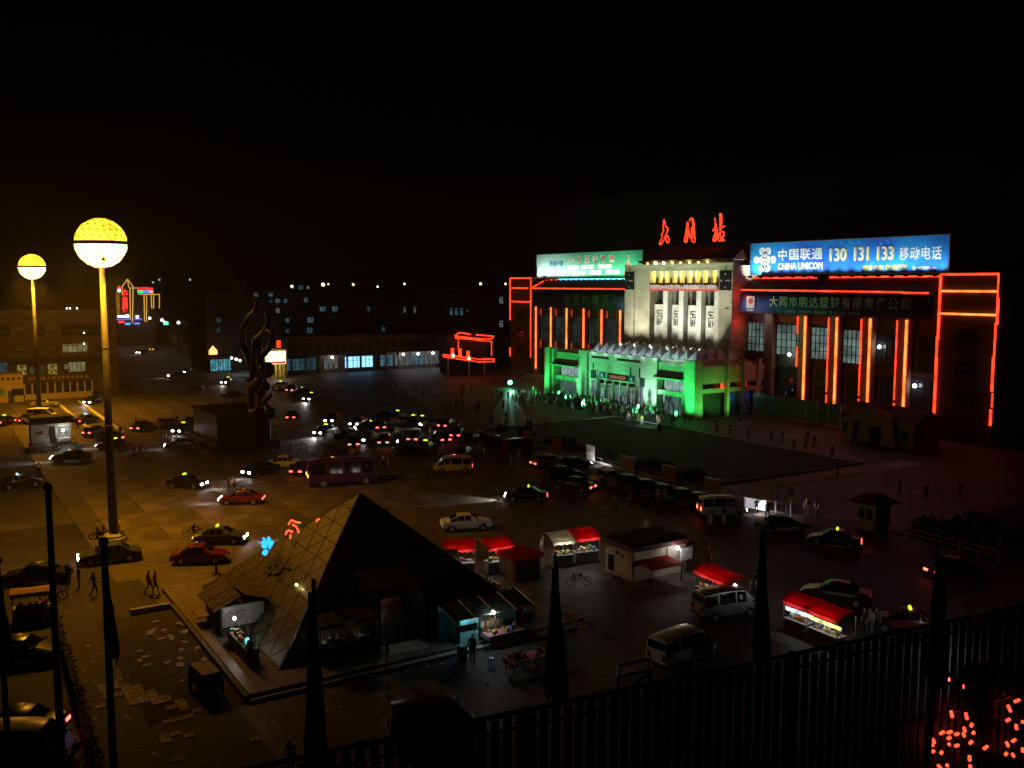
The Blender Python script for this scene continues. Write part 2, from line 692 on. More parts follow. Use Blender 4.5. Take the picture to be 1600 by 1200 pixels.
POSES = {
    'stand': {},
    'stand_wide': {'kn' + k: (.02, s * .14, .49) for k, s in (('l', 1), ('r', -1))} | {'an' + k: (-.01, s * .17, .09) for k, s in (('l', 1), ('r', -1))}
                  | {'to' + k: (.15, s * .20, .035) for k, s in (('l', 1), ('r', -1))},
    'arms_bent': {'elr': (-.03, -.24, 1.12), 'wrr': (.20, -.17, 1.12), 'par': (.26, -.14, 1.13), 'fir': (.33, -.11, 1.14), 'thr': (.27, -.10, 1.16)},
    'walk': {'knl': (.20, .10, .52), 'anl': (.24, .10, .11), 'tol': (.41, .11, .07), 'knr': (-.05, -.10, .48), 'anr': (-.32, -.10, .15), 'tor': (-.19, -.10, .04),
             'ell': (-.16, .23, 1.12), 'wrl': (-.19, .24, .88), 'pal': (-.19, .24, .82), 'fil': (-.18, .235, .75), 'thl': (-.15, .22, .81),
             'elr': (.08, -.235, 1.11), 'wrr': (.24, -.22, .93), 'par': (.28, -.215, .88), 'fir': (.31, -.21, .82), 'thr': (.31, -.19, .89)},
    'walk_other': {'knr': (.18, -.10, .52), 'anr': (.20, -.10, .10), 'tor': (.37, -.11, .06), 'knl': (-.04, .10, .48), 'anl': (-.28, .10, .14), 'tol': (-.15, .10, .04),
                   'elr': (-.15, -.23, 1.12), 'wrr': (-.16, -.24, .88), 'par': (-.16, -.24, .82), 'fir': (-.15, -.235, .75), 'thr': (-.12, -.22, .81)},
    'sit': {'pelvis': (0, 0, .50), 'waist': (0, 0, .63), 'chest': (.02, 0, .85), 'neck': (.04, 0, 1.01), 'chin': (.07, 0, 1.07), 'head': (.07, 0, 1.16), 'crown': (.055, 0, 1.25),
            'nose': (.165, 0, 1.135)}
           | {'sh' + k: (.03, s * .185, .955) for k, s in (('l', 1), ('r', -1))} | {'el' + k: (.08, s * .24, .70) for k, s in (('l', 1), ('r', -1))}
           | {'wr' + k: (.29, s * .18, .62) for k, s in (('l', 1), ('r', -1))} | {'pa' + k: (.35, s * .16, .62) for k, s in (('l', 1), ('r', -1))}
           | {'fi' + k: (.42, s * .14, .60) for k, s in (('l', 1), ('r', -1))} | {'th' + k: (.36, s * .12, .64) for k, s in (('l', 1), ('r', -1))}
           | {'hi' + k: (.03, s * .10, .48) for k, s in (('l', 1), ('r', -1))} | {'kn' + k: (.42, s * .13, .47) for k, s in (('l', 1), ('r', -1))}
           | {'an' + k: (.40, s * .12, .09) for k, s in (('l', 1), ('r', -1))} | {'to' + k: (.56, s * .13, .035) for k, s in (('l', 1), ('r', -1))},
}
PMESH = {k: person_mesh(v) for k, v in POSES.items()}


def person(px, py, face, pose, shirt, trousers, label, group='people in the square', loc=None, sc_=1.0):
    p = loc if loc is not None else G(px, py)
    o = obj('person', PMESH[pose], None, (p[0], p[1], p[2] if len(p) > 2 else 0), rad(face + 58.2))
    o.scale = (sc_, sc_, sc_)
    tag(o, label, 'person', group)
    for i, m in ((2, CLOTH[shirt]), (3, CLOTH[trousers])):
        o.material_slots[i].link = 'OBJECT'
        o.material_slots[i].material = m
    return o


# ------------------------------------------------------------------ ground


def paving(name, c1, c2, joint, w_, h_, rough=0.6, stain=0.5, mortar=0.012):
    m = bpy.data.materials.new(name)
    m.use_nodes = True
    n = m.node_tree
    b = n.nodes['Principled BSDF']
    b.inputs['Roughness'].default_value = rough
    b.inputs['Specular IOR Level'].default_value = 0.2
    tc = n.nodes.new('ShaderNodeTexCoord')
    br = n.nodes.new('ShaderNodeTexBrick')
    br.inputs['Color1'].default_value = (*c1, 1)
    br.inputs['Color2'].default_value = (*c2, 1)
    br.inputs['Mortar'].default_value = (*joint, 1)
    br.inputs['Scale'].default_value = 1.0
    br.inputs['Mortar Size'].default_value = mortar
    br.inputs['Brick Width'].default_value = w_
    br.inputs['Row Height'].default_value = h_
    br.offset = 0.5
    n.links.new(tc.outputs['Object'], br.inputs['Vector'])
    last = br.outputs['Color']
    for s_, lo in ((0.035, 1 - stain), (0.35, 1 - stain * .7), (3.0, 1 - stain * .4)):
        t = n.nodes.new('ShaderNodeTexNoise')
        t.inputs['Scale'].default_value = s_
        t.inputs['Detail'].default_value = 6
        t.inputs['Roughness'].default_value = .7
        n.links.new(tc.outputs['Object'], t.inputs['Vector'])
        r = n.nodes.new('ShaderNodeMapRange')
        r.inputs['From Min'].default_value = .35
        r.inputs['From Max'].default_value = .62
        r.inputs['To Min'].default_value = lo
        r.inputs['To Max'].default_value = 1.12
        n.links.new(t.outputs[0], r.inputs['Value'])
        x = n.nodes.new('ShaderNodeMix')
        x.data_type = 'RGBA'
        x.blend_type = 'MULTIPLY'
        x.inputs['Factor'].default_value = 1
        n.links.new(last, x.inputs['A'])
        n.links.new(r.outputs[0], x.inputs['B'])
        last = x.outputs['Result']
    n.links.new(last, b.inputs['Base Color'])
    bp = n.nodes.new('ShaderNodeBump')
    bp.inputs['Strength'].default_value = .25
    bp.inputs['Distance'].default_value = .03
    n.links.new(t.outputs[0], bp.inputs['Height'])
    n.links.new(bp.outputs[0], b.inputs['Normal'])
    M[name] = m
    return m


def sheet(name, x0, x1, y0, y1, z, m):
    return struct(name, MB().quad((x0, y0, z), (x1, y0, z), (x1, y1, z), (x0, y1, z)), m)


PLAZA = paving('plaza_concrete', (.13, .113, .09), (.115, .10, .08), (.07, .06, .052), 5.0, 2.5)
GROUNDM = mat('ground_earth', (.06, .055, .045), .9, .3, .05)
ROADM = paving('road_asphalt', (.12, .11, .10), (.11, .10, .095), (.11, .10, .095), 9, 9, .65)
COURT = paving('courtyard_paving', (.042, .038, .03), (.036, .032, .026), (.02, .018, .015), .8, .8, .7, .5)
KERB = mat('kerb_concrete', (.42, .40, .36), .8, .2, 1.5)
SOIL = mat('bare_soil', (.055, .045, .03), .95, .4, .8, bump=.6)
GRASSM = mat('lawn_grass', (.008, .013, .005), .9, .4, 1.2, bump=.5)

sheet('ground', -950, 310, -550, 750, -.06, GROUNDM)
plaza = sheet('plaza', -62, 125, -106, -.2, 0.0, PLAZA)
sheet('road', -330, -61.9, -86, -48, 0.0, ROADM)
sheet('pavement', -330, -61.9, -48, -42, .012, PLAZA)
sheet('forecourt', -84, -62, -48, -.2, .004, PLAZA)
sheet('side_yard', -110, -62, -130, -86, 0.0, PLAZA)
sheet('courtyard', 40, 150, -140, -106, -.004, COURT)

# big concrete slabs of the open square, joints open between them
slab_me = {}
k = 0
for ix in range(20):
    for iy in range(12):
        x0 = -58 + ix * 5.4
        y0 = -104 + iy * 4.0
        if x0 > 46 or (x0 > 0 and y0 > -66):
            continue
        key = k % 5
        if key not in slab_me:
            slab_me[key] = MB().box(-2.66, 2.66, -1.96, 1.96, 0, .012).mesh('paving_slab', paving('slab_%d_concrete' % key, tuple(v * (1 + .06 * (key - 2)) for v in (.145, .126, .10)), tuple(v * (1 + .06 * (key - 2)) for v in (.135, .118, .093)), (.135, .118, .093), 40, 40))
        o = obj('paving_slab', slab_me[key], plaza, (x0 + 2.7, y0 + 2.0, R.uniform(0, .006)))
        k += R.randint(1, 3)

# low white kerbs that part the lanes at the far left
for y, xa, xb in ((-96.6, -56, -14), (-93.0, -55, -12)):
    struct('kerb_strip', MB().box(xa, xb, y - .28, y + .28, .012, .17, taper=.04), mat('white_kerb', (.6, .58, .5), .7, .3, 1))

# planted bed before the station
struct('lawn', MB().box(12, 58, -49.5, -24, 0, .12), GRASSM)
for a in ((11.7, 12, -49.8, -23.7), (58, 58.3, -49.8, -23.7), (12, 58, -49.8, -49.5), (12, 58, -24, -23.7)):
    struct('kerb_strip', MB().box(a[0], a[1], a[2], a[3], 0, .2), KERB)
struct('path', MB().box(59.2, 62.4, -46, -18, 0, .03), KERB)

# ------------------------------------------------------------------ leaves


def leaf_cloud(n, fn, s0, s1, seed):
    rr = random.Random(seed)
    mb = MB()
    for _ in range(n):
        p = fn(rr)
        d = Vector((rr.uniform(-1, 1), rr.uniform(-1, 1), rr.uniform(-.7, .7))).normalized()
        e = d.cross(Vector((rr.uniform(-1, 1), rr.uniform(-1, 1), rr.uniform(-1, 1)))).normalized()
        s = rr.uniform(s0, s1)
        p = Vector(p)
        mb.add([p - d * s, p + e * s * .45, p + d * s, p - e * s * .45], [(0, 1, 2, 3)], rr.randint(0, 2))
    return mb


LEAFS = [mat('leaf_dark', (.02, .045, .015), .7, .3, 3), mat('leaf_mid', (.035, .07, .02), .7, .3, 3), mat('leaf_pale', (.055, .09, .03), .7, .3, 3)]
BARK = mat('tree_bark', (.07, .05, .035), .9, .3, 3, bump=.4)


def tree_proto(h, r, seed):
    rr = random.Random(seed)
    cl = [(rr.gauss(0, r * .42), rr.gauss(0, r * .42), h * rr.uniform(.5, .9), r * rr.uniform(.3, .55)) for _ in range(9)]

    def fn(q):
        c = q.choice(cl)
        v = Vector((q.gauss(0, 1), q.gauss(0, 1), q.gauss(0, .8))).normalized() * c[3] * q.uniform(.35, 1)
        return (c[0] + v.x, c[1] + v.y, c[2] + v.z)
    crown = leaf_cloud(900, fn, .16, .34, seed).mesh('crown', LEAFS)
    tb = MB()
    tb.tube((0, 0, 0), (.05, .03, h * .45), .16, 8, 0, .11)
    for c in cl[:6]:
        tb.tube((.05, .03, h * .42), (c[0] * .8, c[1] * .8, c[2]), .08, 5, 0, .03)
    return crown, tb.mesh('trunk', BARK)


TREES = [tree_proto(7.0, 2.4, 3), tree_proto(6.0, 2.0, 5), tree_proto(8.0, 2.6, 8)]


def tree(x, y, i, label, s=1.0, rz=0.0, group='street trees'):
    t = thing('street_tree', label, 'tree', (x, y, 0), rz, group)
    c, tr = TREES[i % 3]
    obj('crown', c, t)
    obj('trunk', tr, t)
    t.scale = (s, s, s)
    return t


def bush_mesh(w_, d_, h_, seed, n=500):
    def fn(q):
        a, b = q.uniform(-1, 1), q.uniform(-1, 1)
        e = (max(0, 1 - a * a) * max(0, 1 - b * b)) ** .35
        return (a * w_, b * d_, q.uniform(.0, 1) * h_ * e * (0.8 + .2 * math.sin(a * 9 + seed)))
    return leaf_cloud(n, fn, .09, .2, seed).mesh('foliage', LEAFS)


BUSH = [bush_mesh(1.5, 1.0, 1.1, 1), bush_mesh(1.1, 1.2, 1.5, 2), bush_mesh(2.4, .8, .9, 3, 700)]


def bush(x, y, i, label, s=1.0, rz=0.0, group='garden bushes', z=0):
    t = thing('garden_bush', label, 'bush', (x, y, z), rz, group)
    obj('foliage', BUSH[i % 3], t)
    st = MB()
    for k in range(5):
        st.tube((0, 0, 0), (R.uniform(-.6, .6), R.uniform(-.5, .5), .7), .025, 4, 0, .01)
    st.build('stem', BARK, t)
    t.scale = (s, s, s)
    return t


for i in range(7):
    bush(14 + i * 6.6 + R.uniform(-1, 1), -46.5 + R.uniform(-1, 1), i, 'low dark bush in the unlit planted bed before the station', R.uniform(.8, 1.2), R.uniform(0, 6), 'bushes in the planted bed', .12)
for i in range(0):
    bush(15 + i * 7.5, -27 + R.uniform(-1.5, 1.5), i + 1, 'low dark bush in the unlit planted bed before the station', R.uniform(.7, 1.1), R.uniform(0, 6), 'bushes in the planted bed', .12)
sheet('garden_bed', 80, 118, -48, -24, .05, GRASSM)
for i in range(9):
    bush(82 + (i % 5) * 4.6, -45 + (i // 5) * 5 + R.uniform(-1, 1), i, 'dark bush in the black garden behind the long low rail', R.uniform(1.0, 1.6), R.uniform(0, 6), 'bushes behind the rail')

# ------------------------------------------------------------------ railway station
def stone_mat(name, c, cw, ch, rough=.8, jd=.72, mortar=.02):
    "stone cladding: courses with sunk joints"
    m = bpy.data.materials.new(name)
    m.use_nodes = True
    n = m.node_tree
    b = n.nodes['Principled BSDF']
    b.inputs['Roughness'].default_value = rough
    tc = n.nodes.new('ShaderNodeTexCoord')
    sp = n.nodes.new('ShaderNodeSeparateXYZ')
    n.links.new(tc.outputs['Object'], sp.inputs[0])
    ad = n.nodes.new('ShaderNodeMath')
    ad.operation = 'ADD'
    n.links.new(sp.outputs[0], ad.inputs[0])
    n.links.new(sp.outputs[1], ad.inputs[1])
    cb = n.nodes.new('ShaderNodeCombineXYZ')
    n.links.new(ad.outputs[0], cb.inputs[0])
    n.links.new(sp.outputs[2], cb.inputs[1])
    br = n.nodes.new('ShaderNodeTexBrick')
    br.inputs['Color1'].default_value = (*c, 1)
    br.inputs['Color2'].default_value = (*[v * .88 for v in c], 1)
    br.inputs['Mortar'].default_value = (*[v * jd for v in c], 1)
    br.inputs['Scale'].default_value = 1
    br.inputs['Mortar Size'].default_value = mortar
    br.inputs['Brick Width'].default_value = cw
    br.inputs['Row Height'].default_value = ch
    n.links.new(cb.outputs[0], br.inputs['Vector'])
    t = n.nodes.new('ShaderNodeTexNoise')
    t.inputs['Scale'].default_value = .5
    t.inputs['Detail'].default_value = 6
    n.links.new(tc.outputs['Object'], t.inputs['Vector'])
    r = n.nodes.new('ShaderNodeMapRange')
    r.inputs['From Min'].default_value = .3
    r.inputs['From Max'].default_value = .7
    r.inputs['To Min'].default_value = .82
    r.inputs['To Max'].default_value = 1.1
    n.links.new(t.outputs[0], r.inputs['Value'])
    x = n.nodes.new('ShaderNodeMix')
    x.data_type = 'RGBA'
    x.blend_type = 'MULTIPLY'
    x.inputs['Factor'].default_value = 1
    n.links.new(br.outputs['Color'], x.inputs['A'])
    n.links.new(r.outputs[0], x.inputs['B'])
    n.links.new(x.outputs['Result'], b.inputs['Base Color'])
    bp = n.nodes.new('ShaderNodeBump')
    bp.invert = True
    bp.inputs['Strength'].default_value = .5
    bp.inputs['Distance'].default_value = .04
    n.links.new(br.outputs['Fac'], bp.inputs['Height'])
    n.links.new(bp.outputs[0], b.inputs['Normal'])
    M[name] = m
    return m


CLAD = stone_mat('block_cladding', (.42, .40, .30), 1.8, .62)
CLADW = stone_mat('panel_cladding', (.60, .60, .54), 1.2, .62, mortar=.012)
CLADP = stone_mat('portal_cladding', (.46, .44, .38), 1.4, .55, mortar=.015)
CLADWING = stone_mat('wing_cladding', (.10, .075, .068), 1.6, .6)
TILER = stone_mat('roof_tile_red', (.13, .03, .025), .45, .35)
WINDARK = mat('dark_window_glass', (.03, .04, .045), .08, .1, 1)
FRAME = mat('window_frame_dark', (.03, .03, .032), .5, .1, 4)
NEONR = emit('neon_red', (1.0, .042, .013), 2.7, nz=.4, nsc=.6)
NEONO = emit('neon_orange', (1.0, .17, .033), 2.9, nz=.35, nsc=.5)
NEONC = emit('neon_cyan', (.12, .75, 1.0), 4)
NEONDIM = emit('neon_dim_red', (1.0, .08, .03), 1.6)

st = thing('railway_station', 'long railway station front outlined in red neon with pale stone centre and green entrance', 'station', (1, 0, 0))
stl = lambda x, y=0, z=0: (x - 1, y, z)       # square coordinates -> station coordinates


def sp(name, mb, m, parent=st, **k):
    o = mb.build(name, m, parent, (-1, 0, 0) if parent is st else None, 0, **k)
    return o


# wings
for nm, xa, xb in (('left', -50, -13), ('right', 15, 51)):
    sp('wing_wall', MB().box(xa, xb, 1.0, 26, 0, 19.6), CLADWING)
    sp('eaves_beam', MB().box(xa, xb, .25, .99, 16.2, 19.7), CLADWING)
    r_ = MB()
    r_.add([(xa, -.9, 19.78), (xb, -.9, 19.78), (xb, 2.0, 21.7), (xa, 2.0, 21.7)], [(0, 1, 2, 3)])
    r_.add([(xa, -.9, 19.72), (xb, -.9, 19.72), (xb, 2.6, 19.72), (xa, 2.6, 19.72)], [(0, 1, 2, 3)])
    r_.box(xa, xb, 2.0, 26, 19.8, 21.6)
    nr = 60
    for i in range(nr):
        x = xa + (xb - xa) * (i + .5) / nr
        r_.tube((x, -.92, 19.84), (x, 1.98, 21.76), .07, 4)
    sp('roof', r_, TILER)
    sp('plinth', MB().box(xa, xb, -1.5, .98, 0, .8), STONE)
LC = [-48.2, -42.3, -36.4, -30.3, -24.2, -18.2]
RC = [20.7, 27.8, 33.8, 39.7, 45.7]
for x in LC + RC:
    c = sp('column', MB().box(x - .85, x + .85, 0, .93, .8, 16.19), mat('column_granite', (.30, .20, .15), .5, .12, 2))
    if x == 20.7:
        continue
    big = x > 0
    zb = 1.6 if big else 2.2
    a = MB().tube((x + .55, -.16, zb), (x + .55, -.16, 15.95), .17, 6)
    a.build('neon_tube', NEONO, c)
    if big:
        mb = MB()
        for za, zc in ((1.6, 4.2), (4.6, 15.9)) if x > 28 else ((8.0, 11.2), (13.2, 15.9)):
            mb.tube((x - 1.0, -.1, za), (x - 1.0, -.1, zc), .11, 5)
        mb.build('neon_tube', NEONR, c)
    else:
        MB().tube((x + 1.0, .9, 5), (x + 1.0, .9, 15.5), .04, 5).build('neon_tube', NEONDIM, c)
    for q in range(8):
        MB().box(x + .5, x + .6, -.1, 0, zb + .6 + q * 1.8, zb + .75 + q * 1.8).build('clip', DARKM, c)

ROOM = emit('lit_hall_glass', (.40, .56, .50), .27, nz=.5, nsc=.45)
ROOMD = emit('dim_hall_glass', (.30, .45, .45), .045, nz=.5, nsc=.3)


def glazing(x0, x1, z0, z1, m, nx, nz, y=.985):
    win = sp('window', MB().box(x0, x1, y - .06, y + .02, z0, z1), m)
    mb = MB()
    for i in range(nx + 1):
        x = x0 + (x1 - x0) * i / nx
        mb.box(x - .06, x + .06, y - .16, y - .065, z0, z1)
    for i in range(nz + 1):
        z = z0 + (z1 - z0) * i / nz
        mb.box(x0, x1, y - .15, y - .07, z - .05, z + .05)
    mb.build('mullion', FRAME, win)
    return win


rb = [15.4] + [v for x in RC for v in (x - 1.0, x + 1.0)] + [50.6]
for i in range(0, len(rb), 2):
    a, b = rb[i], rb[i + 1]
    lit = i < 8
    glazing(a, b, 9.9 - i * .12, 14.6 - i * .08, ROOM if lit else WINDARK, 5 if b - a > 3 else 3, 4)
    glazing(a, b, 1.4, 7.8, WINDARK, 4, 4)
    if i in (2, 4):
        sp('slogan_banner', MB().box(a + .1, b - .1, .6, .66, 14.75, 16.1), mat('banner_red', (.35, .03, .02), .8, .2, 2))
lb = [-49.6] + [v for x in LC for v in (x - 1.0, x + 1.0)] + [-13.4]
for i in range(0, len(lb), 2):
    a, b = lb[i], lb[i + 1]
    if b - a < 1:
        continue
    glazing(a, b, 8.5, 14.0, ROOMD if 2 <= i < 12 else WINDARK, 4, 4)
    glazing(a, b, 1.4, 6.8, WINDARK, 4, 4)
# small lit things seen through the hall windows
for px, py, c in ((1233, 554, 'w'), (1374, 542, 'w'), (1429, 603, 'w')):
    p = onY(px, py, .3)
    o = MB().ball((0, 0, 0), .28, 8).build('floodlight', emit('flood_face', (.9, .95, 1), 14, sample=False), st, (p.x - 1, p.y, p.z))
    MB().box(-.06, .06, .2, .6, -.06, .06).build('bracket', DARKM, o)
# red neon along the eaves
n1 = MB()
n1.tube((15.5, -1.02, 19.95), (46, -1.02, 19.8), .15, 6).tube((46, -1.02, 19.72), (50, -1.02, 19.72), .15, 6)
sp('neon_tube', n1, NEONR)
n1 = MB()
n1.tube((15.6, 1.9, 21.9), (28.5, 1.9, 21.95), .15, 6).tube((31, 1.9, 21.95), (51, 1.9, 22), .15, 6)
sp('neon_tube', n1, NEONR)
sp('neon_tube', MB().tube((-48.5, -1.02, 19.95), (-12.8, -1.02, 19.95), .15, 6), NEONR)
n1 = MB()
n1.tube((-46.8, 1.9, 21.75), (-42.0, 1.9, 21.8), .15, 6).tube((-48.2, -1.02, 20.0), (-46.6, 1.7, 21.8), .12, 6)
sp('neon_tube', n1, NEONR)
sp('neon_tube', MB().tube((-41.9, 1.9, 21.85), (-13.5, 1.9, 21.95), .17, 6), NEONC)
# end towers
for s_, x0, x1 in ((-1, -58.5, -49.7), (1, 51.2, 59.3)):
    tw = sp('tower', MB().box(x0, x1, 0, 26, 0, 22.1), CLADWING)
    MB().box(x0 - .15, x1 + .15, -.15, 26.2, 22.1, 22.4).build('coping', STONE, tw)
    a = MB().tube((x0, -.2, 22.2), (x1, -.2, 22.2), .15, 6)
    if s_ > 0:
        a.tube((x0, -.2, 22.2), (x0, -.2, 13.5), .17, 6).tube((x0 - .12, -.2, 14), (x0 - .12, -.2, 3.2), .15, 6)
        a.tube((x0 + .05, -.2, 11), (x0 + .05, -.2, 3.6), .08, 5)
        a.tube((x1, -.2, 22.2), (x1, -.2, 19), .1, 6).tube((x1 + .1, -.2, 19.2), (x1 + .1, -.2, 15.8), .17, 6).tube((x1 - .05, -.2, 16), (x1 - .05, -.2, 11.5), .13, 6)
        a.tube((x1 - .12, -.2, 11.7), (x1 - .12, -.2, 7.2), .17, 6).tube((x1, -.2, 7), (x1, -.2, 5.2), .12, 6).tube((x1 - .1, -.2, 4.9), (x1 - .1, -.2, 2.8), .17, 6)
    else:
        a.tube((x0, -.2, 22.2), (x0, -.2, 12.6), .15, 6).tube((x0, -.2, 6.2), (x0, -.2, 4.2), .15, 6)
        a.tube((x1, -.2, 22.2), (x1, -.2, 4.5), .13, 6).tube((x1 - .1, -.2, 13), (x1 - .1, -.2, 9), .1, 6)
    a.build('neon_tube', NEONR, tw)
    b = MB()
    for z in ((20.0, 17.0) if s_ > 0 else (19.95, 16.9)):
        b.tube((x0, -.2, z), (x1, -.2, z), .15, 6)
    b.build('neon_tube', NEONO if s_ > 0 else NEONR, tw)
    for fz in (5, 9, 13):
        w_ = MB().box((x0 + x1) / 2 - 1.5, (x0 + x1) / 2 + 1.5, -.04, .02, fz, fz + 1.8).build('window', WINDARK, tw)

# centre block: two stone piers round a tall recess
FY = -2.6                       # front plane
blk = MB()
blk.box(-12.9, -5.9, FY, 24, 0, 24.0)
blk.box(11.9, 15.2, FY, 24, 0, 24.0)
blk.box(-5.9, 11.9, FY, FY + 2.4, 23.2, 24.0)
blk.box(-5.9, 11.9, FY + 2.4, 24, 0, 24.0)
ctr = sp('centre_block', blk, CLAD)
MB().box(-13.1, 15.4, FY - .25, FY + .55, 24.0, 24.45).build('coping', STONE, ctr)
MB().box(-12.94, -10.2, FY - .22, FY - .003, 8, 24.0).build('pilaster', CLAD, ctr)
MB().box(12.2, 15.24, FY - .22, FY - .003, 8, 24.0).build('pilaster', CLAD, ctr)
# bays of the recess: columns, white panels, dark windows, loggia
cols = [(-2.4, -1.2), (1.8, 3.0), (6.3, 7.5), (10.7, 11.89)]
for a, b in cols:
    sp('slim_column', MB().box(a, b, FY + .2, FY + 1.2, 8.6, 21.1), CLADW)
bays = [(-5.7, -2.75), (-.85, 1.75), (3.35, 6.25), (7.85, 10.65)]
GLYPH = [((0, 0), (3, 0)), ((0, 0), (0, 1)), ((0, 1), (2, 1)), ((3, 1), (3, 3)), ((1, 2), (3, 2)), ((0, 2), (0, 4)), ((1, 3), (1, 4)), ((2, 4), (3, 4)), ((1, 1), (1, 2)), ((0, 4), (1, 5)), ((2, 3), (2, 5))]
for a, b in bays:
    pn = sp('relief_panel', MB().box(a, b, FY + 1.0, FY + 2.39, 8.6, 17.2), CLADW)
    g_ = MB()
    u0 = (a + b) / 2 - .75
    for (p, q), (r_, s_) in GLYPH:
        g_.box(u0 + min(p, r_) * .45, u0 + max(p, r_) * .45 + .2, FY + .93, FY + 1.0, 16.0 - max(q, s_) * .5, 16.2 - min(q, s_) * .5)
    g_.build('relief', mat('relief_dark', (.10, .10, .09), .8), pn)
    win = sp('window', MB().box(a, b, FY + 1.9, FY + 2.39, 17.25, 19.8), WINDARK)
    mm = MB()
    for i in range(1, 5):
        x = a + (b - a) * i / 5
        mm.box(x - .04, x + .04, FY + 1.83, FY + 1.9, 17.25, 19.8)
    mm.build('mullion', FRAME, win)
YEL = mat('loggia_plaster', (.62, .50, .24), .8, .1, 1)
lg = sp('loggia_back_wall', MB().box(-5.89, 11.89, FY + 2.25, FY + 2.395, 19.8, 23.19), YEL)
sp('loggia_floor', MB().box(-5.89, 11.89, FY + .2, FY + 2.24, 20.9, 21.1), STONE)
for i in range(9):
    x = -4.6 + i * 1.95
    sp('loggia_column', MB().box(x - .32, x + .32, FY + .5, FY + 1.1, 21.11, 23.19), CLADW)
for i in range(5):
    lamp(st, 'POINT', (-5 + i * 3.6 - 1, FY + 1.6, 22.6), 330, (1, .70, .18), .15)
for x in (-11.5, 13.7):
    e = sp('clock_panel', MB().box(x - 1.35, x + 1.35, FY - .34, FY - .222, 19.9, 23.0), mat('panel_black', (.01, .01, .011), .4))
    s_ = MB()
    for dx, dz in ((0, 1.1), (0, -1.1), (.9, 0), (-.9, 0)):
        s_.box(x + dx - .1, x + dx + .1, FY - .37, FY - .341, 21.45 + dz - .12, 21.45 + dz + .12)
    s_.tube((x, FY - .39, 21.45), (x + .7, FY - .39, 21.6), .05, 4).tube((x, FY - .39, 21.45), (x - .3, FY - .39, 21.9), .05, 4)
    s_.build('clock_mark', mat('clock_white', (.5, .5, .46), .5), e)
    sp('downpipe', MB().tube((x, FY - .3, 23.05), (x, FY - .3, 24), .06, 5), BLACK)
# hipped roof above
rf = MB()
rf.add([(-9.5, -2.0, 25.0), (14.2, -2.0, 25.0), (14.2, 20, 25.0), (-9.5, 20, 25.0), (-8.0, 3, 27.6), (12.6, 3, 27.6), (12.6, 15, 27.6), (-8.0, 15, 27.6)],
       [(0, 1, 5, 4), (1, 2, 6, 5), (2, 3, 7, 6), (3, 0, 4, 7), (4, 5, 6, 7), (0, 3, 2, 1)])
for i in range(38):
    x = -9.2 + i * .62
    rf.tube((x, -1.98, 25.05), (min(max(x, -8.0), 12.6), 2.96, 27.62), .06, 4)
rf = sp('hipped_roof', rf, TILER)
MB().box(-9.7, 14.4, -2.25, -2.0, 24.75, 25.15).build('fascia', STONE, rf)
MB().box(-8.1, 12.7, 2.7, 3.2, 27.6, 28.0).build('ridge', TILER, rf)
sp('attic_wall', MB().box(-9, 13.7, -1.2, 20, 24.02, 24.98), CLAD)
BULB = emit('warm_bulb', (1, .62, .18), 8, sample=False)
BULBH = emit('hot_bulb', (1, .8, .5), 14, sample=False)
for i in range(8):
    x = -7.2 + i * 2.25
    h = (i in (1, 2))
    b = MB().ball((x, -2.12, 24.66), .3 if h else .2, 8).build('eaves_lamp', BULBH if h else BULB, rf)
    if i % 2:
        lamp(st, 'POINT', (x - 1, -2.6, 24.65), 26, (1, .68, .22), .2)

# ---- entrance pavilion in front of the centre block
P = -15.0                      # its front plane
sp('pavilion_roof_slab', MB().box(-20.5, 20.0, P + .6, FY - .26, 8.0, 8.5), STONE)
mbp = MB()
mbp.box(-7.6, 8.1, P, P + .6, 5.9, 8.9)           # wall over the doors
mbp.box(-7.6, -5.2, P, P + .6, 0, 5.9)
mbp.box(5.4, 8.1, P, P + .6, 0, 5.9)
mbp.box(-5.2, 5.4, P + .1, P + .6, 4.2, 5.9)
sp('entrance_wall', mbp, CLADP)
sp('entrance_pier', MB().box(8.14, 11.1, P - .12, P + 1.2, 0, 8.95), CLADP)
sp('entrance_pier', MB().box(-10.6, -8.1, P - .12, P + 1.2, 0, 9.0), CLADP)
sp('corner_pier', MB().box(17.8, 20.5, P - .5, P + 1.3, 0, 9.05, taper=.12), CLADP)
sp('corner_pier', MB().box(-21.2, -19.5, P - .5, P + 1.3, 0, 8.95, taper=.1), CLADP)
sp('corner_pier', MB().box(-19.0, -18.35, P - .35, P + 1.2, 0, 8.85, taper=.05), CLADP)
for z0, z1, xs in ((8.05, 8.35, ((-6.7, -1.8), (.5, 6.8))),):
    for a, b in xs:
        sp('slot_window', MB().box(a, b, P - .02, P + .02, z0 - .2, z1 - .1), BLACK)
for x in (-6.3, 4.2, 6.6):
    sp('slot_window', MB().box(x - .18, x + .18, P - .02, P + .02, 5.3, 7.0), BLACK)
for x, z in ((-6.2, 5.0), (7.4, 4.7)):
    w_ = sp('window', MB().box(x - .75, x + .75, P - .03, P + .02, z - .8, z + .7), WINDARK)
    MB().box(x - .05, x + .05, P - .06, P - .031, z - .8, z + .7).build('mullion', FRAME, w_)
for x in (-6.2, 7.0):
    w_ = sp('window', MB().box(x - .55, x + .55, P - .03, P + .02, .6, 3.9), emit('side_window_light', (.5, .68, .8), .28, nz=.4, nsc=1.5))
    MB().box(x - .05, x + .05, P - .06, P - .031, .6, 3.9).build('mullion', FRAME, w_)
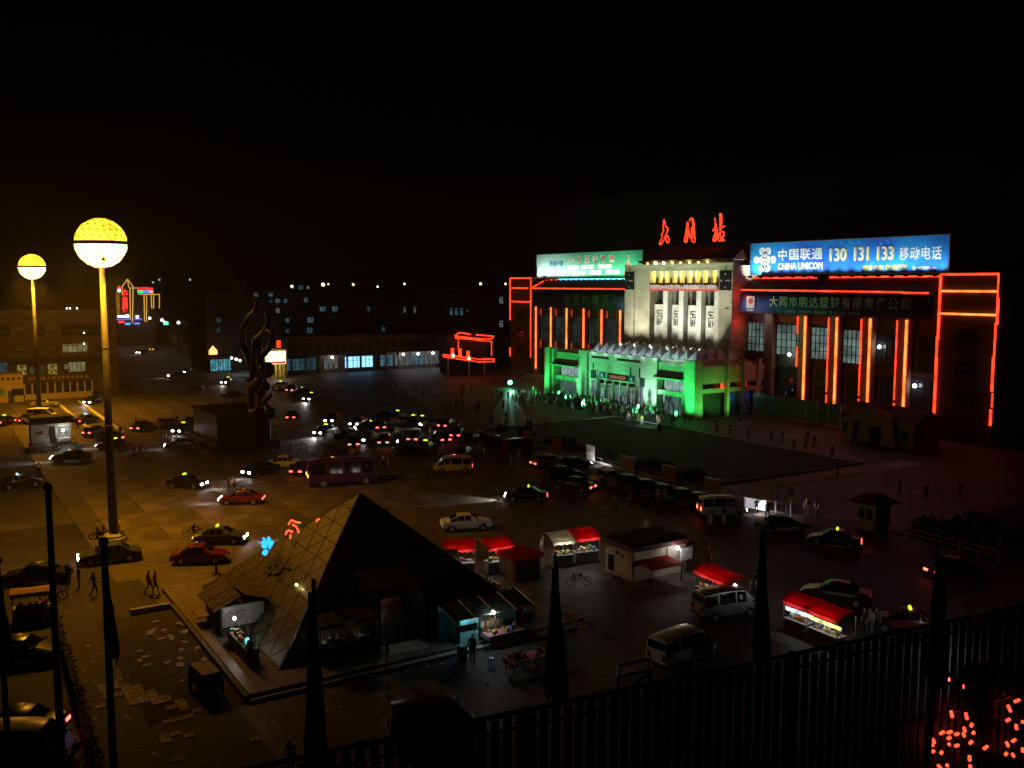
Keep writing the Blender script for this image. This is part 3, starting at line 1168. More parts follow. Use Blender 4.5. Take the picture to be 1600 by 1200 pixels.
# doors
DOORG = emit('door_glass_light', (.42, .62, .60), .30, nz=.5, nsc=1.2)
DARKHALL = mat('dark_hall', (.03, .035, .03), .9)
sp('hall_back_wall', MB().box(-5.2, 5.4, P + 1.4, P + 1.5, 0, 4.2), DARKHALL)
for i in range(5):
    xa = -4.9 + i * 2.08
    sp('door_pier', MB().box(xa - .28, xa, P + .1, P + .5, 0, 4.2), CLADP)
    d = sp('door', MB().box(xa + .05, xa + 1.72, P + .55, P + .62, .05, 3.5), DOORG)
    f_ = MB()
    for x in (xa + .05, xa + .86, xa + 1.70):
        f_.box(x - .05, x + .07, P + .46, P + .54, 0, 3.5)
    f_.box(xa, xa + 1.77, P + .46, P + .54, 3.4, 3.55).box(xa, xa + 1.77, P + .47, P + .54, 2.6, 2.68)
    f_.build('door_frame', mat('alu_frame', (.5, .52, .52), .4, .1, 4, metal=.5), d)
    MB().box(xa + .78, xa + .82, P + .40, P + .45, 1.0, 1.5).build('handle', STEEL, d)
# board with red diode letters above the doors
bd = sp('display_board', MB().box(-2.1, 3.6, P - .12, P + .0, 4.45, 5.4), mat('board_black', (.012, .012, .012), .4), bevel=.02)
LED = emit('led_red', (1, .30, .22), .55, sample=False)
text('board_text', '大同站 欢迎您', .62, LED, bd, (.75, P - .14, 4.92), bold=.01, sx=1.15)
for x in (-3.6, 4.6):
    b_ = sp('blue_panel', MB().box(x - .75, x + .75, P - .1, P + .0, 4.5, 5.45), mat('panel_blue', (.03, .06, .22), .4))
    MB().box(x - .3, x + .2, P - .13, P - .101, 4.7, 5.25).build('blue_panel_mark', mat('panel_mark', (.4, .4, .55), .5), b_)
# side bays
for xa, xb in ((-18.3, -10.65), (11.15, 17.75)):
    sp('bay_wall', MB().box(xa, xb, P + .3, P + .7, 6.3, 8.3), CLADP)
    sp('bay_canopy', MB().box(xa - .1, xb + .05, P - 1.1, P + .29, 5.75, 6.05), CLADP)
    sp('bay_canopy', MB().box(xa - .1, xb + .05, P - .7, P + .29, 6.06, 6.28), mat('canopy_dark', (.06, .06, .055), .7))
    wn = sp('window', MB().box(xa + 1.2, xb - .4, P + .72, P + .76, 3.9, 5.7), emit('bay_window_light', (.55, .72, .80), .45, nz=.3, nsc=.8))
    f_ = MB()
    for i in range(4):
        x = xa + 1.2 + (xb - xa - 1.6) * i / 3
        f_.box(x - .1, x + .1, P + .6, P + .71, 3.9, 5.7)
    f_.build('mullion', CLADP, wn)
    sp('bay_beam', MB().box(xa, xb, P + .1, P + .8, 3.1, 3.88), CLADP)
    dg_ = sp('bay_door', MB().box(xa + .8, xb - 1.2, P + .9, P + .96, 0, 3.08), emit('bay_door_light', (.35, .55, .58), .16, nz=.7, nsc=1.0))
    f_ = MB()
    for i in range(5):
        x = xa + .8 + (xb - xa - 2.0) * i / 4
        f_.box(x - .1, x + .1, P + .75, P + .89, 0, 3.08)
    f_.build('door_frame', mat('alu_frame', (.5, .52, .52)), dg_)
    sp('bay_jamb', MB().box(xb - 1.15, xb, P + .3, P + .9, 0, 3.09), CLADP)
    sp('bay_back_wall', MB().box(xa, xb, P + 1.3, P + 1.5, 0, 8.2), DARKHALL)
# side wall running back to the station, with slim posts
X1 = 20.3
sp('side_wall', MB().box(X1 - .6, X1, P + 1.4, -.2, 5.4, 8.1), CLADP)
sp('side_wall', MB().box(X1 - .5, X1 - .02, P + 1.4, -.2, 3.9, 4.6), CLADP)
sp('side_window', MB().box(X1 - .9, X1 - .8, P + 1.4, -.2, 4.6, 5.4), WINDARK)
sp('side_roof', MB().add([(X1 - .3, P + 1.4, 8.12), (X1 - .3, -.2, 8.12), (X1 - 3, -.2, 8.5), (X1 - 3, P + 1.4, 8.5)], [(0, 1, 2, 3)]), TILER)
for y in (-8.9, -5.3, -2.0):
    sp('side_post', MB().box(X1 - .1, X1 + .55, y, y + .5, 0, 8.7), CLADP)
    sp('side_post_cap', MB().box(X1 - .15, X1 + .62, y - .1, y + .6, 8.71, 8.95), CLADP)
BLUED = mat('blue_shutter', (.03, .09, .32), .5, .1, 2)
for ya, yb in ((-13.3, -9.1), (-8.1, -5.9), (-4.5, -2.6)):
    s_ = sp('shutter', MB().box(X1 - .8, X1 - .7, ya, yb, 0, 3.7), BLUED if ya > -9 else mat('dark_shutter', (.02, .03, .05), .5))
    r_ = MB()
    for i in range(12):
        r_.box(X1 - .7, X1 - .67, ya, yb, .2 + i * .3, .42 + i * .3)
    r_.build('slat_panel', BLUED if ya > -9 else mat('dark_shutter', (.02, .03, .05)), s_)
sp('hall_side_wall', MB().box(-20, X1 - 1.0, P + 2.2, FY - .27, 0, 7.95), DARKHALL)
for y, z in ((-9.6, 4.9), (-4.6, 5.0)):
    sp('fire_lamp', MB().box(X1 - .3, X1 + .05, y, y + .35, z - .4, z + .4), emit('fire_red', (1, .05, .02), 2.5, sample=False))
lamp(st, 'POINT', (X1 - .4 - 1, -7.0, 2.9), 6, (.1, .25, 1), .2)
lamp(st, 'POINT', (X1 - .4 - 1, -3.6, 2.9), 6, (.1, .25, 1), .2)
# field of glass pyramids on the pavilion roof
PYM = mat('pyramid_skylight', (.50, .53, .55), .45, .12, 1.2)
pm = MB().add([(-1.02, -1.02, 0), (1.02, -1.02, 0), (1.02, 1.02, 0), (-1.02, 1.02, 0), (0, 0, 1.55)], [(0, 1, 4), (1, 2, 4), (2, 3, 4), (3, 0, 4), (0, 3, 2, 1)]).mesh('roof_pyramid', PYM)
sp('skylight_plinth', MB().box(-8, 19.4, P + .7, P + 9.9, 8.51, 8.95), STONE)
for i in range(13):
    for j in range(4):
        obj('roof_pyramid', pm, st, (-6.9 + i * 2.1 - 1, P + 1.8 + j * 2.3, 8.96))
# flood lamps between the pyramids, aimed at the centre block
for i, x in enumerate((-10.2, -5.8, -1.9, 2.4, 6.9, 11.2, 14.6)):
    f_ = sp('flood_lamp', MB().box(x - .2, x + .2, -4.95, -4.6, 9.3, 9.65), DARKM)
    MB().box(x - .15, x + .15, -4.59, -4.56, 9.34, 9.62).build('flood_glass', emit('flood_white', (.95, 1, .92), 1.2, sample=False), f_)
    lamp(st, 'SPOT', (x - 1, P + 5.4, 9.25), 4600, (1.0, .98, .78), .12, (x - 1, FY, 18.5), 82, .6)
# white flood at the right shoulder of the block
lamp(st, 'SPOT', (18.2 - 1, .6, 22.2), 1500, (1, .97, .9), .1, (15.2 - 1, 1.2, 23.6), 80, .8)
lamp(st, 'POINT', (16.6 - 1, -1.7, 19.0), 70, (1, .03, .03), .3)  # extra red lights added to boost the eaves neon on the side wall
lamp(st, 'POINT', (16.4 - 1, -1.7, 14.5), 70, (1, .03, .03), .3)
MB().box(18.0, 18.4, .4, .8, 21.8, 22.05).build('flood_lamp', DARKM, st, (-1, 0, 0))
# green floods standing on the pavement
GREENC = (.03, 1.0, .16)
for x, y, t_, p_, c_ in ((-22.8, P - 4.0, (-20.4, P, 5.0), 4200, GREENC), (-12.5, P - 4.2, (-9.2, P, 4.2), 3600, (.16, 1, .42)),
                         (9.6, P - 3.6, (9.7, P, 4.0), 5200, (.42, 1, .68)), (1.5, P - 8.5, (.5, P, 6.0), 6500, (.13, 1, .36)), (-6.5, P - 7.0, (-5.5, P, 6.0), 4600, (.12, 1, .33)),
                         (14.6, P - 8.5, (14.5, P, 6.6), 7000, (.05, 1, .2)), (20.0, P - 4.2, (19.3, P, 4.6), 5600, GREENC), (24.2, P + .6, (20.6, P + 1, 3.2), 1500, (.08, 1, .12)),
                         (24.6, -9.8, (20.6, -9.6, 3), 1100, (.2, 1, .10)), (-15.8, P - 9.0, (-15, P, 6.6), 6000, GREENC)):
    f_ = sp('green_flood_lamp', MB().box(x - .2, x + .2, y - .2, y + .2, 0, .3), DARKM)
    lamp(st, 'SPOT', (x - 1, y, .45), p_, c_, .2, (t_[0] - 1, t_[1], t_[2]), 84, 1.0)
lamp(st, 'SPOT', (27 - 1, P - 13, 1.4), 5000, (.6, 1, .78), .25, (1, P - 5, .9), 60, 1.0)  # added flood that brightens the crowd from the camera side
sp('green_flood_lamp', MB().box(26.8, 27.2, P - 13.2, P - 12.8, 0, 1.2), DARKM)  # stand of the added crowd flood
# pale lamps added on the parapet to light the glass pyramids from the front
for x in (-6.2, -2.8, .6, 4.0, 7.4, 10.8, 14.2, 17.4):
    f_ = sp('added_parapet_lamp', MB().box(x - .15, x + .15, P + .1, P + .4, 8.96, 9.15), DARKM)
    MB().box(x - .11, x + .11, P + .405, P + .42, 8.98, 9.13).build('added_lamp_glass', emit('added_parapet_light', (.8, .95, 1), 3, sample=False), f_)
    lamp(st, 'SPOT', (x - 1, P - .9, 9.5), 130, (.70, .90, 1), .15, (x - 1, P + 4, 9.6), 150, .8)

# ------------------------------------------------------------------ letters over the roof
ls = thing('neon_letters', 'three tall red neon characters of the station name standing on the roof ridge', 'neon sign', (1.9, 2.95, 28.0))


def strokes(name, list_, sx, sz, x, m, r, parent):
    mb = MB()
    for pl in list_:
        mb.path([(x + p[0] * sx, 0, p[1] * sz) for p in pl], r, 6)
    return mb.build(name, m, parent)


DA = [[(.33, 2.55), (.28, 1.9), (.32, 1.35), (.12, 1.0), (.22, .78), (.05, .4), (-.05, .02), (.12, .02), (.38, .5), (.55, 1.0), (.72, 1.5), (.62, 1.75), (.5, 1.8), (.42, 2.3), (.33, 2.55)],
      [(.62, .85), (.55, .5), (.65, .15), (.82, .15), (.84, .5), (.72, .85), (.62, .85)]]
TONG = [[(.28, 2.1), (.18, 1.3), (.0, .2), (.12, .08), (.28, .15), (.34, 1.2), (.38, 2.0), (.28, 2.1)], [(.5, 2.2), (.62, 2.45), (.85, 2.4), (.98, 1.7), (1.1, .3), (1.05, .05), (.85, .1), (.72, .35)],
        [(.5, 1.2), (.56, .55), (.74, .5), (.72, 1.55)], [(.42, 1.5), (.47, .7)], [(.8, 2.2), (.9, 1.2), (.92, .4)]]
ZHAN = [[(.12, 2.5), (.2, 2.1), (.22, 1.6), (.0, 1.3), (-.05, 1.15), (.2, 1.2)], [(.3, 1.9), (.25, 1.0), (.1, .5), (.0, .15), (.25, .05), (.38, .5), (.45, 1.5)], [(.7, 2.9), (.74, 1.9), (.72, 1.1), (.84, 1.1), (.92, 2.2), (.85, 2.85), (.7, 2.9)],
        [(.92, 1.4), (1.25, 1.6)], [(.55, .5), (.68, .9), (1.15, 1.0), (1.2, .7), (1.0, .2), (1.3, .1), (.62, .05), (.55, .5)], [(.8, .8), (.85, .15)], [(.35, .35), (.6, .3)]]
for nm, g_, x, sx_, sz_ in (('letter', DA, -11.7, 3.1, 1.8), ('letter', TONG, -4.9, 2.55, 1.8), ('letter', ZHAN, 2.55, 2.2, 1.65)):
    o = strokes(nm, g_, sx_, sz_, x, NEONR, .105, ls)
    o.location = (0, 0, .3)
    fr = MB()
    for px_ in (x, x + 2.4):
        fr.tube((px_, .3, -1.5), (px_, .3, 4.6), .05, 4)
    for z in (.4, 2.2, 4.0):
        fr.tube((x - .3, .3, z), (x + 3, .3, z), .04, 4)
    fr.build('letter_frame', DARKM, ls)

# ------------------------------------------------------------------ billboards on the wing roofs
def board_mat(name, kind):
    m = bpy.data.materials.new(name)
    m.use_nodes = True
    n = m.node_tree
    b = n.nodes['Principled BSDF']
    b.inputs['Roughness'].default_value = .55
    tc = n.nodes.new('ShaderNodeTexCoord')
    t = n.nodes.new('ShaderNodeTexNoise')
    t.inputs['Scale'].default_value = .16 if kind == 'blue' else .1
    t.inputs['Detail'].default_value = 3 if kind == 'blue' else 1
    n.links.new(tc.outputs['Object'], t.inputs['Vector'])
    cr = n.nodes.new('ShaderNodeValToRGB')
    if kind == 'blue':
        cr.color_ramp.elements[0].position = .36
        cr.color_ramp.elements[0].color = (.010, .10, .64, 1)
        cr.color_ramp.elements[1].position = .68
        cr.color_ramp.elements[1].color = (.012, .33, .74, 1)
        n.links.new(t.outputs[0], cr.inputs[0])
    else:
        sp_ = n.nodes.new('ShaderNodeSeparateXYZ')
        n.links.new(tc.outputs['Object'], sp_.inputs[0])
        mr = n.nodes.new('ShaderNodeMapRange')
        mr.inputs['From Min'].default_value = -17
        mr.inputs['From Max'].default_value = 10
        n.links.new(sp_.outputs[0], mr.inputs['Value'])
        ad = n.nodes.new('ShaderNodeMath')
        ad.operation = 'MULTIPLY_ADD'
        ad.inputs[1].default_value = .5
        n.links.new(t.outputs[0], ad.inputs[0])
        n.links.new(mr.outputs[0], ad.inputs[2])
        a2 = n.nodes.new('ShaderNodeMath')
        a2.operation = 'MULTIPLY_ADD'
        a2.inputs[1].default_value = .045
        n.links.new(sp_.outputs[2], a2.inputs[0])
        n.links.new(ad.outputs[0], a2.inputs[2])
        cr.color_ramp.elements[0].position = .45
        cr.color_ramp.elements[0].color = (.46, .76, .64, 1)
        cr.color_ramp.elements[1].position = 1.0
        cr.color_ramp.elements[1].color = (.05, .42, .20, 1)
        n.links.new(a2.outputs[0], cr.inputs[0])
    n.links.new(cr.outputs[0], b.inputs['Base Color'])
    return m


WHITEP = mat('print_white', (.82, .84, .84), .5, .02, 1)
YELP = mat('print_yellow', (.80, .62, .10), .5, .02, 1)
GREYP = mat('print_grey', (.5, .5, .45), .5, .05, 1)
REDP = mat('print_red', (.50, .05, .05), .5, .05, 1)
BLUEP = mat('print_blue', (.08, .22, .55), .5, .05, 1)


def billboard(xa, xb, z0, z1, m, label, nl, pw, tint):
    xc = (xa + xb) / 2
    y = 1.2
    t = thing('billboard', label, 'billboard', (xc, y, z0), 0, 'billboards on the station roof')
    h = z1 - z0
    hw = (xb - xa) / 2
    MB().box(-hw, hw, 0, .25, .15, h).build('panel', m, t)
    f_ = MB()
    f_.box(-hw - .12, -hw, -.05, .3, .05, h + .1).box(hw, hw + .12, -.05, .3, .05, h + .1).box(-hw, hw, -.05, .3, h, h + .1).box(-hw, hw, -.05, .3, .05, .149)
    f_.build('frame', STEEL, t)
    b_ = MB()
    k = int(hw * 2 / 3)
    for i in range(k + 1):
        x = -hw + 2 * hw * i / k
        b_.tube((x, .35, -.6), (x, .35, h), .06, 4).tube((x, .35, h * .8), (x, 3.2, -.6), .05, 4)
    b_.build('back_brace', DARKM, t)
    for i in range(nl):
        x = -hw + 2 * hw * (i + .5) / nl
        l_ = MB()
        l_.tube((x, -.05, -.1), (x + .05, -1.1, -.28), .03, 4)
        l_.prism([(-1.35, -.38), (-.95, -.42), (-.9, -.14), (-1.2, -.06)], 'x', x - .28, x + .28)
        l_.build('board_lamp', BLACK, t)
        lamp(t, 'SPOT', (x, -1.5, .1), pw, tint, .12, (x, 0, h * .66), 118, .9)
    return t, h, hw


bb, h, hw = billboard(15.2, 51.3, 22.35, 27.5, board_mat('board_blue_print', 'blue'), 'long bright blue billboard with white and yellow telephone lettering', 16, 560, (.85, .95, 1))
YB = -.03
# knot emblem of ringed discs
lg_ = MB()
r_ = MB()
DX = .72
pts = [(-.5, 2.4), (.5, 2.4), (0, 1.3), (-1.4, 0), (-.5, 0), (.5, 0), (1.4, 0), (0, -1.3), (-.5, -2.4), (.5, -2.4)]
pts = [(-.55, 1.45), (.55, 1.45), (0, .78), (-1.55, 0), (-.55, 0), (.55, 0), (1.55, 0), (0, -.78), (-.55, -1.45), (.55, -1.45)]
for p_ in pts:
    u, v = p_[0] * 1.16 - 14.85, p_[1] * .97 + 2.5
    lg_.tube((u, YB, v), (u, .0, v), .64, 16)
    r_.tube((u, YB - .02, v), (u, YB - .001, v), .13, 10)
o = lg_.build('emblem', WHITEP, bb)
r_.build('emblem_hole', BLUEP, o)
text_fit('sign_text', '中国联通', WHITEP, bb, -12.0, -3.1, 4.15, 2.3, YB, bold=.02, space=1.12)
text_fit('sign_text', 'CHINA UNICOM', WHITEP, bb, -12.0, -3.0, 1.95, .82, YB, bold=.035)
for s_, xl, xr in (('130', -1.7, 1.45), ('131', 2.75, 5.35), ('133', 6.75, 9.6)):
    o = text_fit('sign_text', s_, YELP, bb, xl, xr, 4.0, 1.95, YB, bold=.03)
    text_fit('sign_text_highlight', s_, WHITEP, o, -.06, xr - xl - .2, 2.0, .08, -.03, bold=.0)
text_fit('sign_text', '移动电话', WHITEP, bb, 10.4, 17.0, 3.75, 1.9, YB, bold=.016, space=1.1)
text_fit('sign_text', '情系中国 联通四海', YELP, bb, 4.3, 11.8, 1.35, .5, YB, bold=.02, shear=.2)
text_fit('sign_text', '客户服务热线: 1001', WHITEP, bb, 12.6, 16.3, 1.0, .55, YB, bold=.03)
for i in range(9):
    x, z = R.uniform(-1, 16), R.uniform(.6, 4.7)
    if 2.0 < z < 4.2:
        z = 4.75
    o = MB()
    o.tube((x, -.012, z), (x, .0, z), R.uniform(.15, .3), 10)
    o.build('print_bubble', mat('print_cyan', (.05, .35, .68), .5), bb)

bb, h, hw = billboard(-49.3, -12.7, 21.95, 27.3, board_mat('board_green_print', 'green'), 'pale green billboard with red characters, partly hidden by the centre block', 20, 620, (.90, 1, .93))
for i, ch in enumerate('一切正在改变'):
    xc = -5.03 + i * 2.77
    text_fit('sign_text', ch, WHITEP, bb, xc - .85, xc + .85, 4.85 if i else 4.35, 3.25 if i else 3.85, YB, bold=.09)
    text_fit('sign_text', ch, REDP, bb, xc - .68, xc + .68, 4.7 if i else 4.2, 3.4 if i else 4.0, YB - .015, bold=.012)
text_fit('sign_text', '数通千里', BLUEP, bb, -13.2, -8.1, 3.85, 2.8, YB, bold=.01, space=1.15)
o = MB()
for x, z, w_ in ((-4.5, 2.4, 4.0), (.7, 2.46, 4.2), (6.5, 2.5, 4.4), (-2.2, 1.2, 4.0), (3.3, 1.26, 4.0), (9.2, 1.33, 4.4)):
    o.box(x - w_ / 2, x + w_ / 2, -.012, 0, z - .42, z + .42)
o.build('print_pill', WHITEP, bb)
for s_, x, z in (('上网快捷', -2.2, 1.2), ('畅通无阻', 6.8, 2.5), ('资费优惠', 9.4, 1.33)):
    text('sign_text', s_, .6, GREYP, bb, (x, YB, z), bold=.01, space=1.1)
o = MB()
for i in range(5):
    o.tube((-15.4, -.02 - i * .004, 1.2 + i * .12), (-15.4, 0, 1.2 + i * .12), .85 - i * .15, 12, i % 2)
o.prism([(-15.9, .2), (-14.9, .2), (-15.15, .8), (-15.65, .8)], 'y', -.02, 0, 0)
o.build('emblem', [BLUEP, WHITEP], bb)
# printed woman in a red dress at the right end, a flat print
o = MB()
o.prism([(12.50, .4), (15.30, .4), (14.30, 3.0), (13.60, 3.0)], 'y', -.012, 0, 0)
o.prism([(14.50, .4), (16.10, .4), (14.50, 3.1)], 'y', -.011, 0, 2)
o.prism([(13.65, 3.0), (14.25, 3.0), (14.10, 4.1), (13.80, 4.1)], 'y', -.013, 0, 1)
o.tube((13.95, -.014, 4.4), (13.95, 0, 4.4), .3, 10, 1)
o.prism([(13.55, 3.6), (13.70, 3.5), (13.75, 4.75), (14.15, 4.75), (13.95, 4.95), (13.60, 4.85)], 'y', -.016, 0, 3)
o.build('print_figure', [mat('print_dress', (.55, .16, .12), .5), mat('print_skin', (.65, .42, .33), .5), WHITEP, mat('print_hair', (.02, .015, .01), .5)], bb)

# ------------------------------------------------------------------ cloth banners on the front
def banner(xa, xb, z0, z1, y, m, label):
    t = thing('cloth_banner', label, 'banner', ((xa + xb) / 2, y, z0), 0)
    mb = MB()
    n_ = max(8, int((xb - xa) / .5))
    vs = []
    hw_ = (xb - xa) / 2
    for i in range(n_ + 1):
        x = -hw_ + 2 * hw_ * i / n_
        o_ = .05 * math.sin(i * 1.3) + .03 * math.sin(i * 2.9)
        vs += [(x, o_, 0 + .04 * math.sin(i * .5)), (x, o_ * .4, z1 - z0), (x, o_ + .03, .04 * math.sin(i * .5)), (x, o_ * .4 + .03, z1 - z0)]
    fs = []
    for i in range(n_):
        a, b = 4 * i, 4 * i + 4
        fs += [(a, b, b + 1, a + 1), (a + 2, a + 3, b + 3, b + 2), (a + 1, b + 1, b + 3, a + 3), (a, a + 2, b + 2, b)]
    mb.add(vs, fs)
    mb.build('cloth', m, t, smooth=True)
    return t


CBLUE = mat('banner_blue_cloth', (.025, .05, .20), .8, .15, 1)
bn = banner(15.5, 51.1, 16.3, 19.3, -1.15, CBLUE, 'wide blue cloth banner with pale characters hung under the right wing eaves')
lamp(bn, 'SPOT', (-18.2, -2.6, .9), 520, (.80, .88, 1), .15, (-9, .0, 1.6), 130, .9)
MB().tube((-18.3, -.1, .6), (-18.3, -2.4, .7), .03, 4).box(-18.5, -18.1, -2.7, -2.35, .55, .78).build('banner_lamp', DARKM, bn)
text('banner_text', '大同市明达塑钢有限责任公司', 1.75, mat('print_cream', (.62, .60, .45), .6), bn, (1.5, -.12, 1.75), bold=.02, space=1.28)
text('banner_text', '公司地址  大同市南关  电话 塑钢门窗 型材批发  中空玻璃', .5, mat('print_cream', (.6, .6, .45)), bn, (-1, -.12, .35), bold=.01, space=1.2)
o = MB().box(-16.3, -14.5, -.14, -.1, .75, 2.65).build('banner_emblem', mat('emblem_tan', (.5, .42, .34), .7), bn)
MB().tube((-15.4, -.17, 1.85), (-15.4, -.141, 1.85), .5, 12).build('banner_emblem_disc', mat('emblem_red', (.35, .05, .04), .7), o)
text('banner_text', '明达塑钢', .4, mat('print_cream', (.6, .6, .45)), bn, (-15.4, -.12, .4), bold=.02)
bn = banner(-47.2, -12.9, 15.9, 19.2, -1.15, mat('banner_teal_cloth', (.02, .06, .09), .8, .15, 1), 'unlit dark teal cloth banner with beer lettering under the left wing eaves')
text('banner_text', '杏花村啤酒', 2.4, mat('print_dim', (.32, .30, .24), .7), bn, (2.5, -.12, 1.6), bold=.015, space=1.75)
lamp(bn, 'SPOT', (17.0, -1.6, 1.0), 26, (.7, .85, 1), .15, (10, 0, 1.6), 120, .9)
bn = banner(-5.9, 11.8, 19.7, 21.0, FY - .12, mat('banner_red_cloth', (.30, .03, .03), .8, .12, 1), 'red slogan banner with small white characters across the centre block')
text('banner_text', '热烈祝贺2004年全国中老年人健身球操锦标赛在大同举行', .86, mat('print_white2', (.75, .72, .74), .6), bn, (0, -.1, .66), bold=.012, sx=.80)

# ------------------------------------------------------------------ globe lamps of the square
def globe_lamp(x, y, h, rg, label, power):
    t = thing('globe_lamp', label, 'street lamp', (x, y, 0), 0, 'globe lamps of the square')
    pl = MB()
    pl.tube((0, 0, .5), (0, 0, h - rg * .98), .37, 14, 0, .2)
    for z in (3.2, 9.5, 15.8):
        pl.tube((0, 0, z), (0, 0, z + .12), .37 - .17 * z / h + .02, 14)
    pl.build('pole', mat('lamp_pole_paint', (.035, .038, .05), .6, .2, 1.2), t, smooth=True)
    MB().lathe([(1.0, 0), (1.0, .35), (.8, .36), (.8, .55), (.55, .7)], 16).build('base', KERB, t)
    # geodesic shell
    bm = bmesh.new()
    bmesh.ops.create_icosphere(bm, subdivisions=3, radius=rg)
    up, dn, bars = MB(), MB(), MB()
    top_m = 0
    for f in bm.faces:
        c = f.calc_center_median()
        vs = [v.co.copy() for v in f.verts]
        if c.z > .05 * rg:
            cc = (vs[0] + vs[1] + vs[2]) / 3
            up.add([cc + (v - cc) * .93 for v in vs], [(0, 1, 2)])
        elif c.z < -.04 * rg:
            cc = (vs[0] + vs[1] + vs[2]) / 3
            if R.random() < .08 and c.z < -.35 * rg:
                continue
            dn.add([cc + (v - cc) * .90 for v in vs], [(0, 1, 2)])
    for e in bm.edges:
        a, b = e.verts[0].co, e.verts[1].co
        bars.tube(a * 1.004, b * 1.004, .022, 3, cap=False)
    bm.free()
    for mb, nm, m in ((up, 'upper_panels', GUP), (dn, 'lower_panels', GDN), (bars, 'lattice', GBAR)):
        mb.build(nm, m, t, (0, 0, h))
    b = MB()
    n = 24
    b.lathe([(rg * .99, -.14), (rg * 1.035, -.14), (rg * 1.035, .14), (rg * .99, .14)], n)
    b.build('rim', mat('lamp_rim', (.6, .45, .25), .5), t, (0, 0, h))
    MB().tube((0, 0, h + rg), (0, 0, h + rg * 1.55), .03, 4).build('spike', DARKM, t)
    for k in range(3):
        a = 2.1 * k + .4
        lamp(t, 'SPOT', (1.8 * math.cos(a), 1.8 * math.sin(a), h - rg - .15), power / 3, (1.0, .39, .012), .4, (1.8 * math.cos(a), 1.8 * math.sin(a), 0), 138, 1.0)
    lamp(t, 'POINT', (.9, -.9, h - rg - .3), power * .10, (1.0, .39, .012), .3)
    return t


GUP = emit('globe_upper_glow', (1.0, .60, .03), 2.6, sample=False, nz=.6, nsc=.6)
GDN = emit('globe_lower_glow', (1.0, .60, .17), 12.0, nz=.35, nsc=1.2)
GBAR = mat('lattice_bronze', (.12, .08, .03), .5)
l1 = G(178, 846)
globe_lamp(l1.x, l1.y, 24.2, 1.97, 'nearer and larger of two tall poles topped by a glowing yellow lattice globe', 25000)
l2 = G(62, 652)
globe_lamp(l2.x, l2.y, 23.6, 1.97, 'farther globe lamp rising from behind the small kiosk at the far left', 40000)


# ------------------------------------------------------------------ plain street lamps and distant masts
def street_lamp(x, y, h, label, c=(1, .85, .75), p=0, s=.22, group='street lamps far down the road', strength=20):
    t = thing('street_lamp', label, 'street lamp', (x, y, 0), 0, group)
    MB().tube((0, 0, 0), (0, 0, h), .09, 6, 0, .05).build('pole', DARKM, t)
    MB().ball((0, 0, h + s * .9), s, 10).build('lamp_globe', emit('street_globe_%d%d' % (int(c[1] * 100), int(strength)), c, strength, sample=False), t, smooth=True)
    if p:
        lamp(t, 'POINT', (0, 0, h - .3), p, c, .2)
    return t


for px, py, x, lab in ((234, 499, -210, 'white street lamp globe close under the far neon tower'), (253, 502, -185, 'white street lamp globe between the far neon tower and the green sign'),
                       (279, 506, -160, 'white street lamp globe over the middle of the far street'), (309, 511, -135, 'white street lamp globe nearest the square on the far street')):
    p = onX(px, py, x)
    street_lamp(x, p.y, p.z, lab, c=(1, .8, .62), p=160, s=.42, strength=9)
for px, py, d, lab, c, s in ((505, 447, -230, 'brightest amber mast light above the dark roofs', (1, .62, .28), .85), (513, 445, -250, 'small amber mast light just right of the brightest one', (1, .4, .12), .4),
                             (552, 446, -240, 'amber mast light right of the brightest pair', (1, .6, .2), .55), (590, 449, -235, 'small white mast light low between two amber ones', (1, .9, .75), .4),
                             (632, 445, -240, 'orange mast light above the middle of the long dark roofs', (1, .5, .15), .5), (751, 445, -200, 'amber mast light left of the station tower', (1, .62, .2), .55),
                             (790, 445, -190, 'amber mast light touching the left station tower', (1, .55, .2), .5), (456, 449, -180, 'yellow mast light over the building with the lit sign', (1, .7, .25), .5)):
    p = onX(px, py, d)
    street_lamp(d, p.y, p.z, lab, c, 0, s * .75, 'mast lights beyond the roofs', 8)

# ------------------------------------------------------------------ buildings round the square
WALLD = mat('dark_render_wall', (.05, .045, .042), .85, .2, .15)
WALLA = stone_mat('plaster_wall', (.17, .13, .085), 3.3, 3.2, .85, .7, .03)
LITB = [emit('blue_window_%d' % i, (.20, .48, .62), s, sample=False, nz=.5, nsc=.9) for i, s in enumerate((.15, .08, .26))]
LITG = emit('grey_window', (.5, .6, .55), .16, sample=False, nz=.4, nsc=.8)
LITY = emit('yellow_window', (.75, .68, .30), .20, sample=False, nz=.3, nsc=.6)
LITW = emit('white_window', (.9, .95, .85), .8, sample=False, nz=.4, nsc=.5)


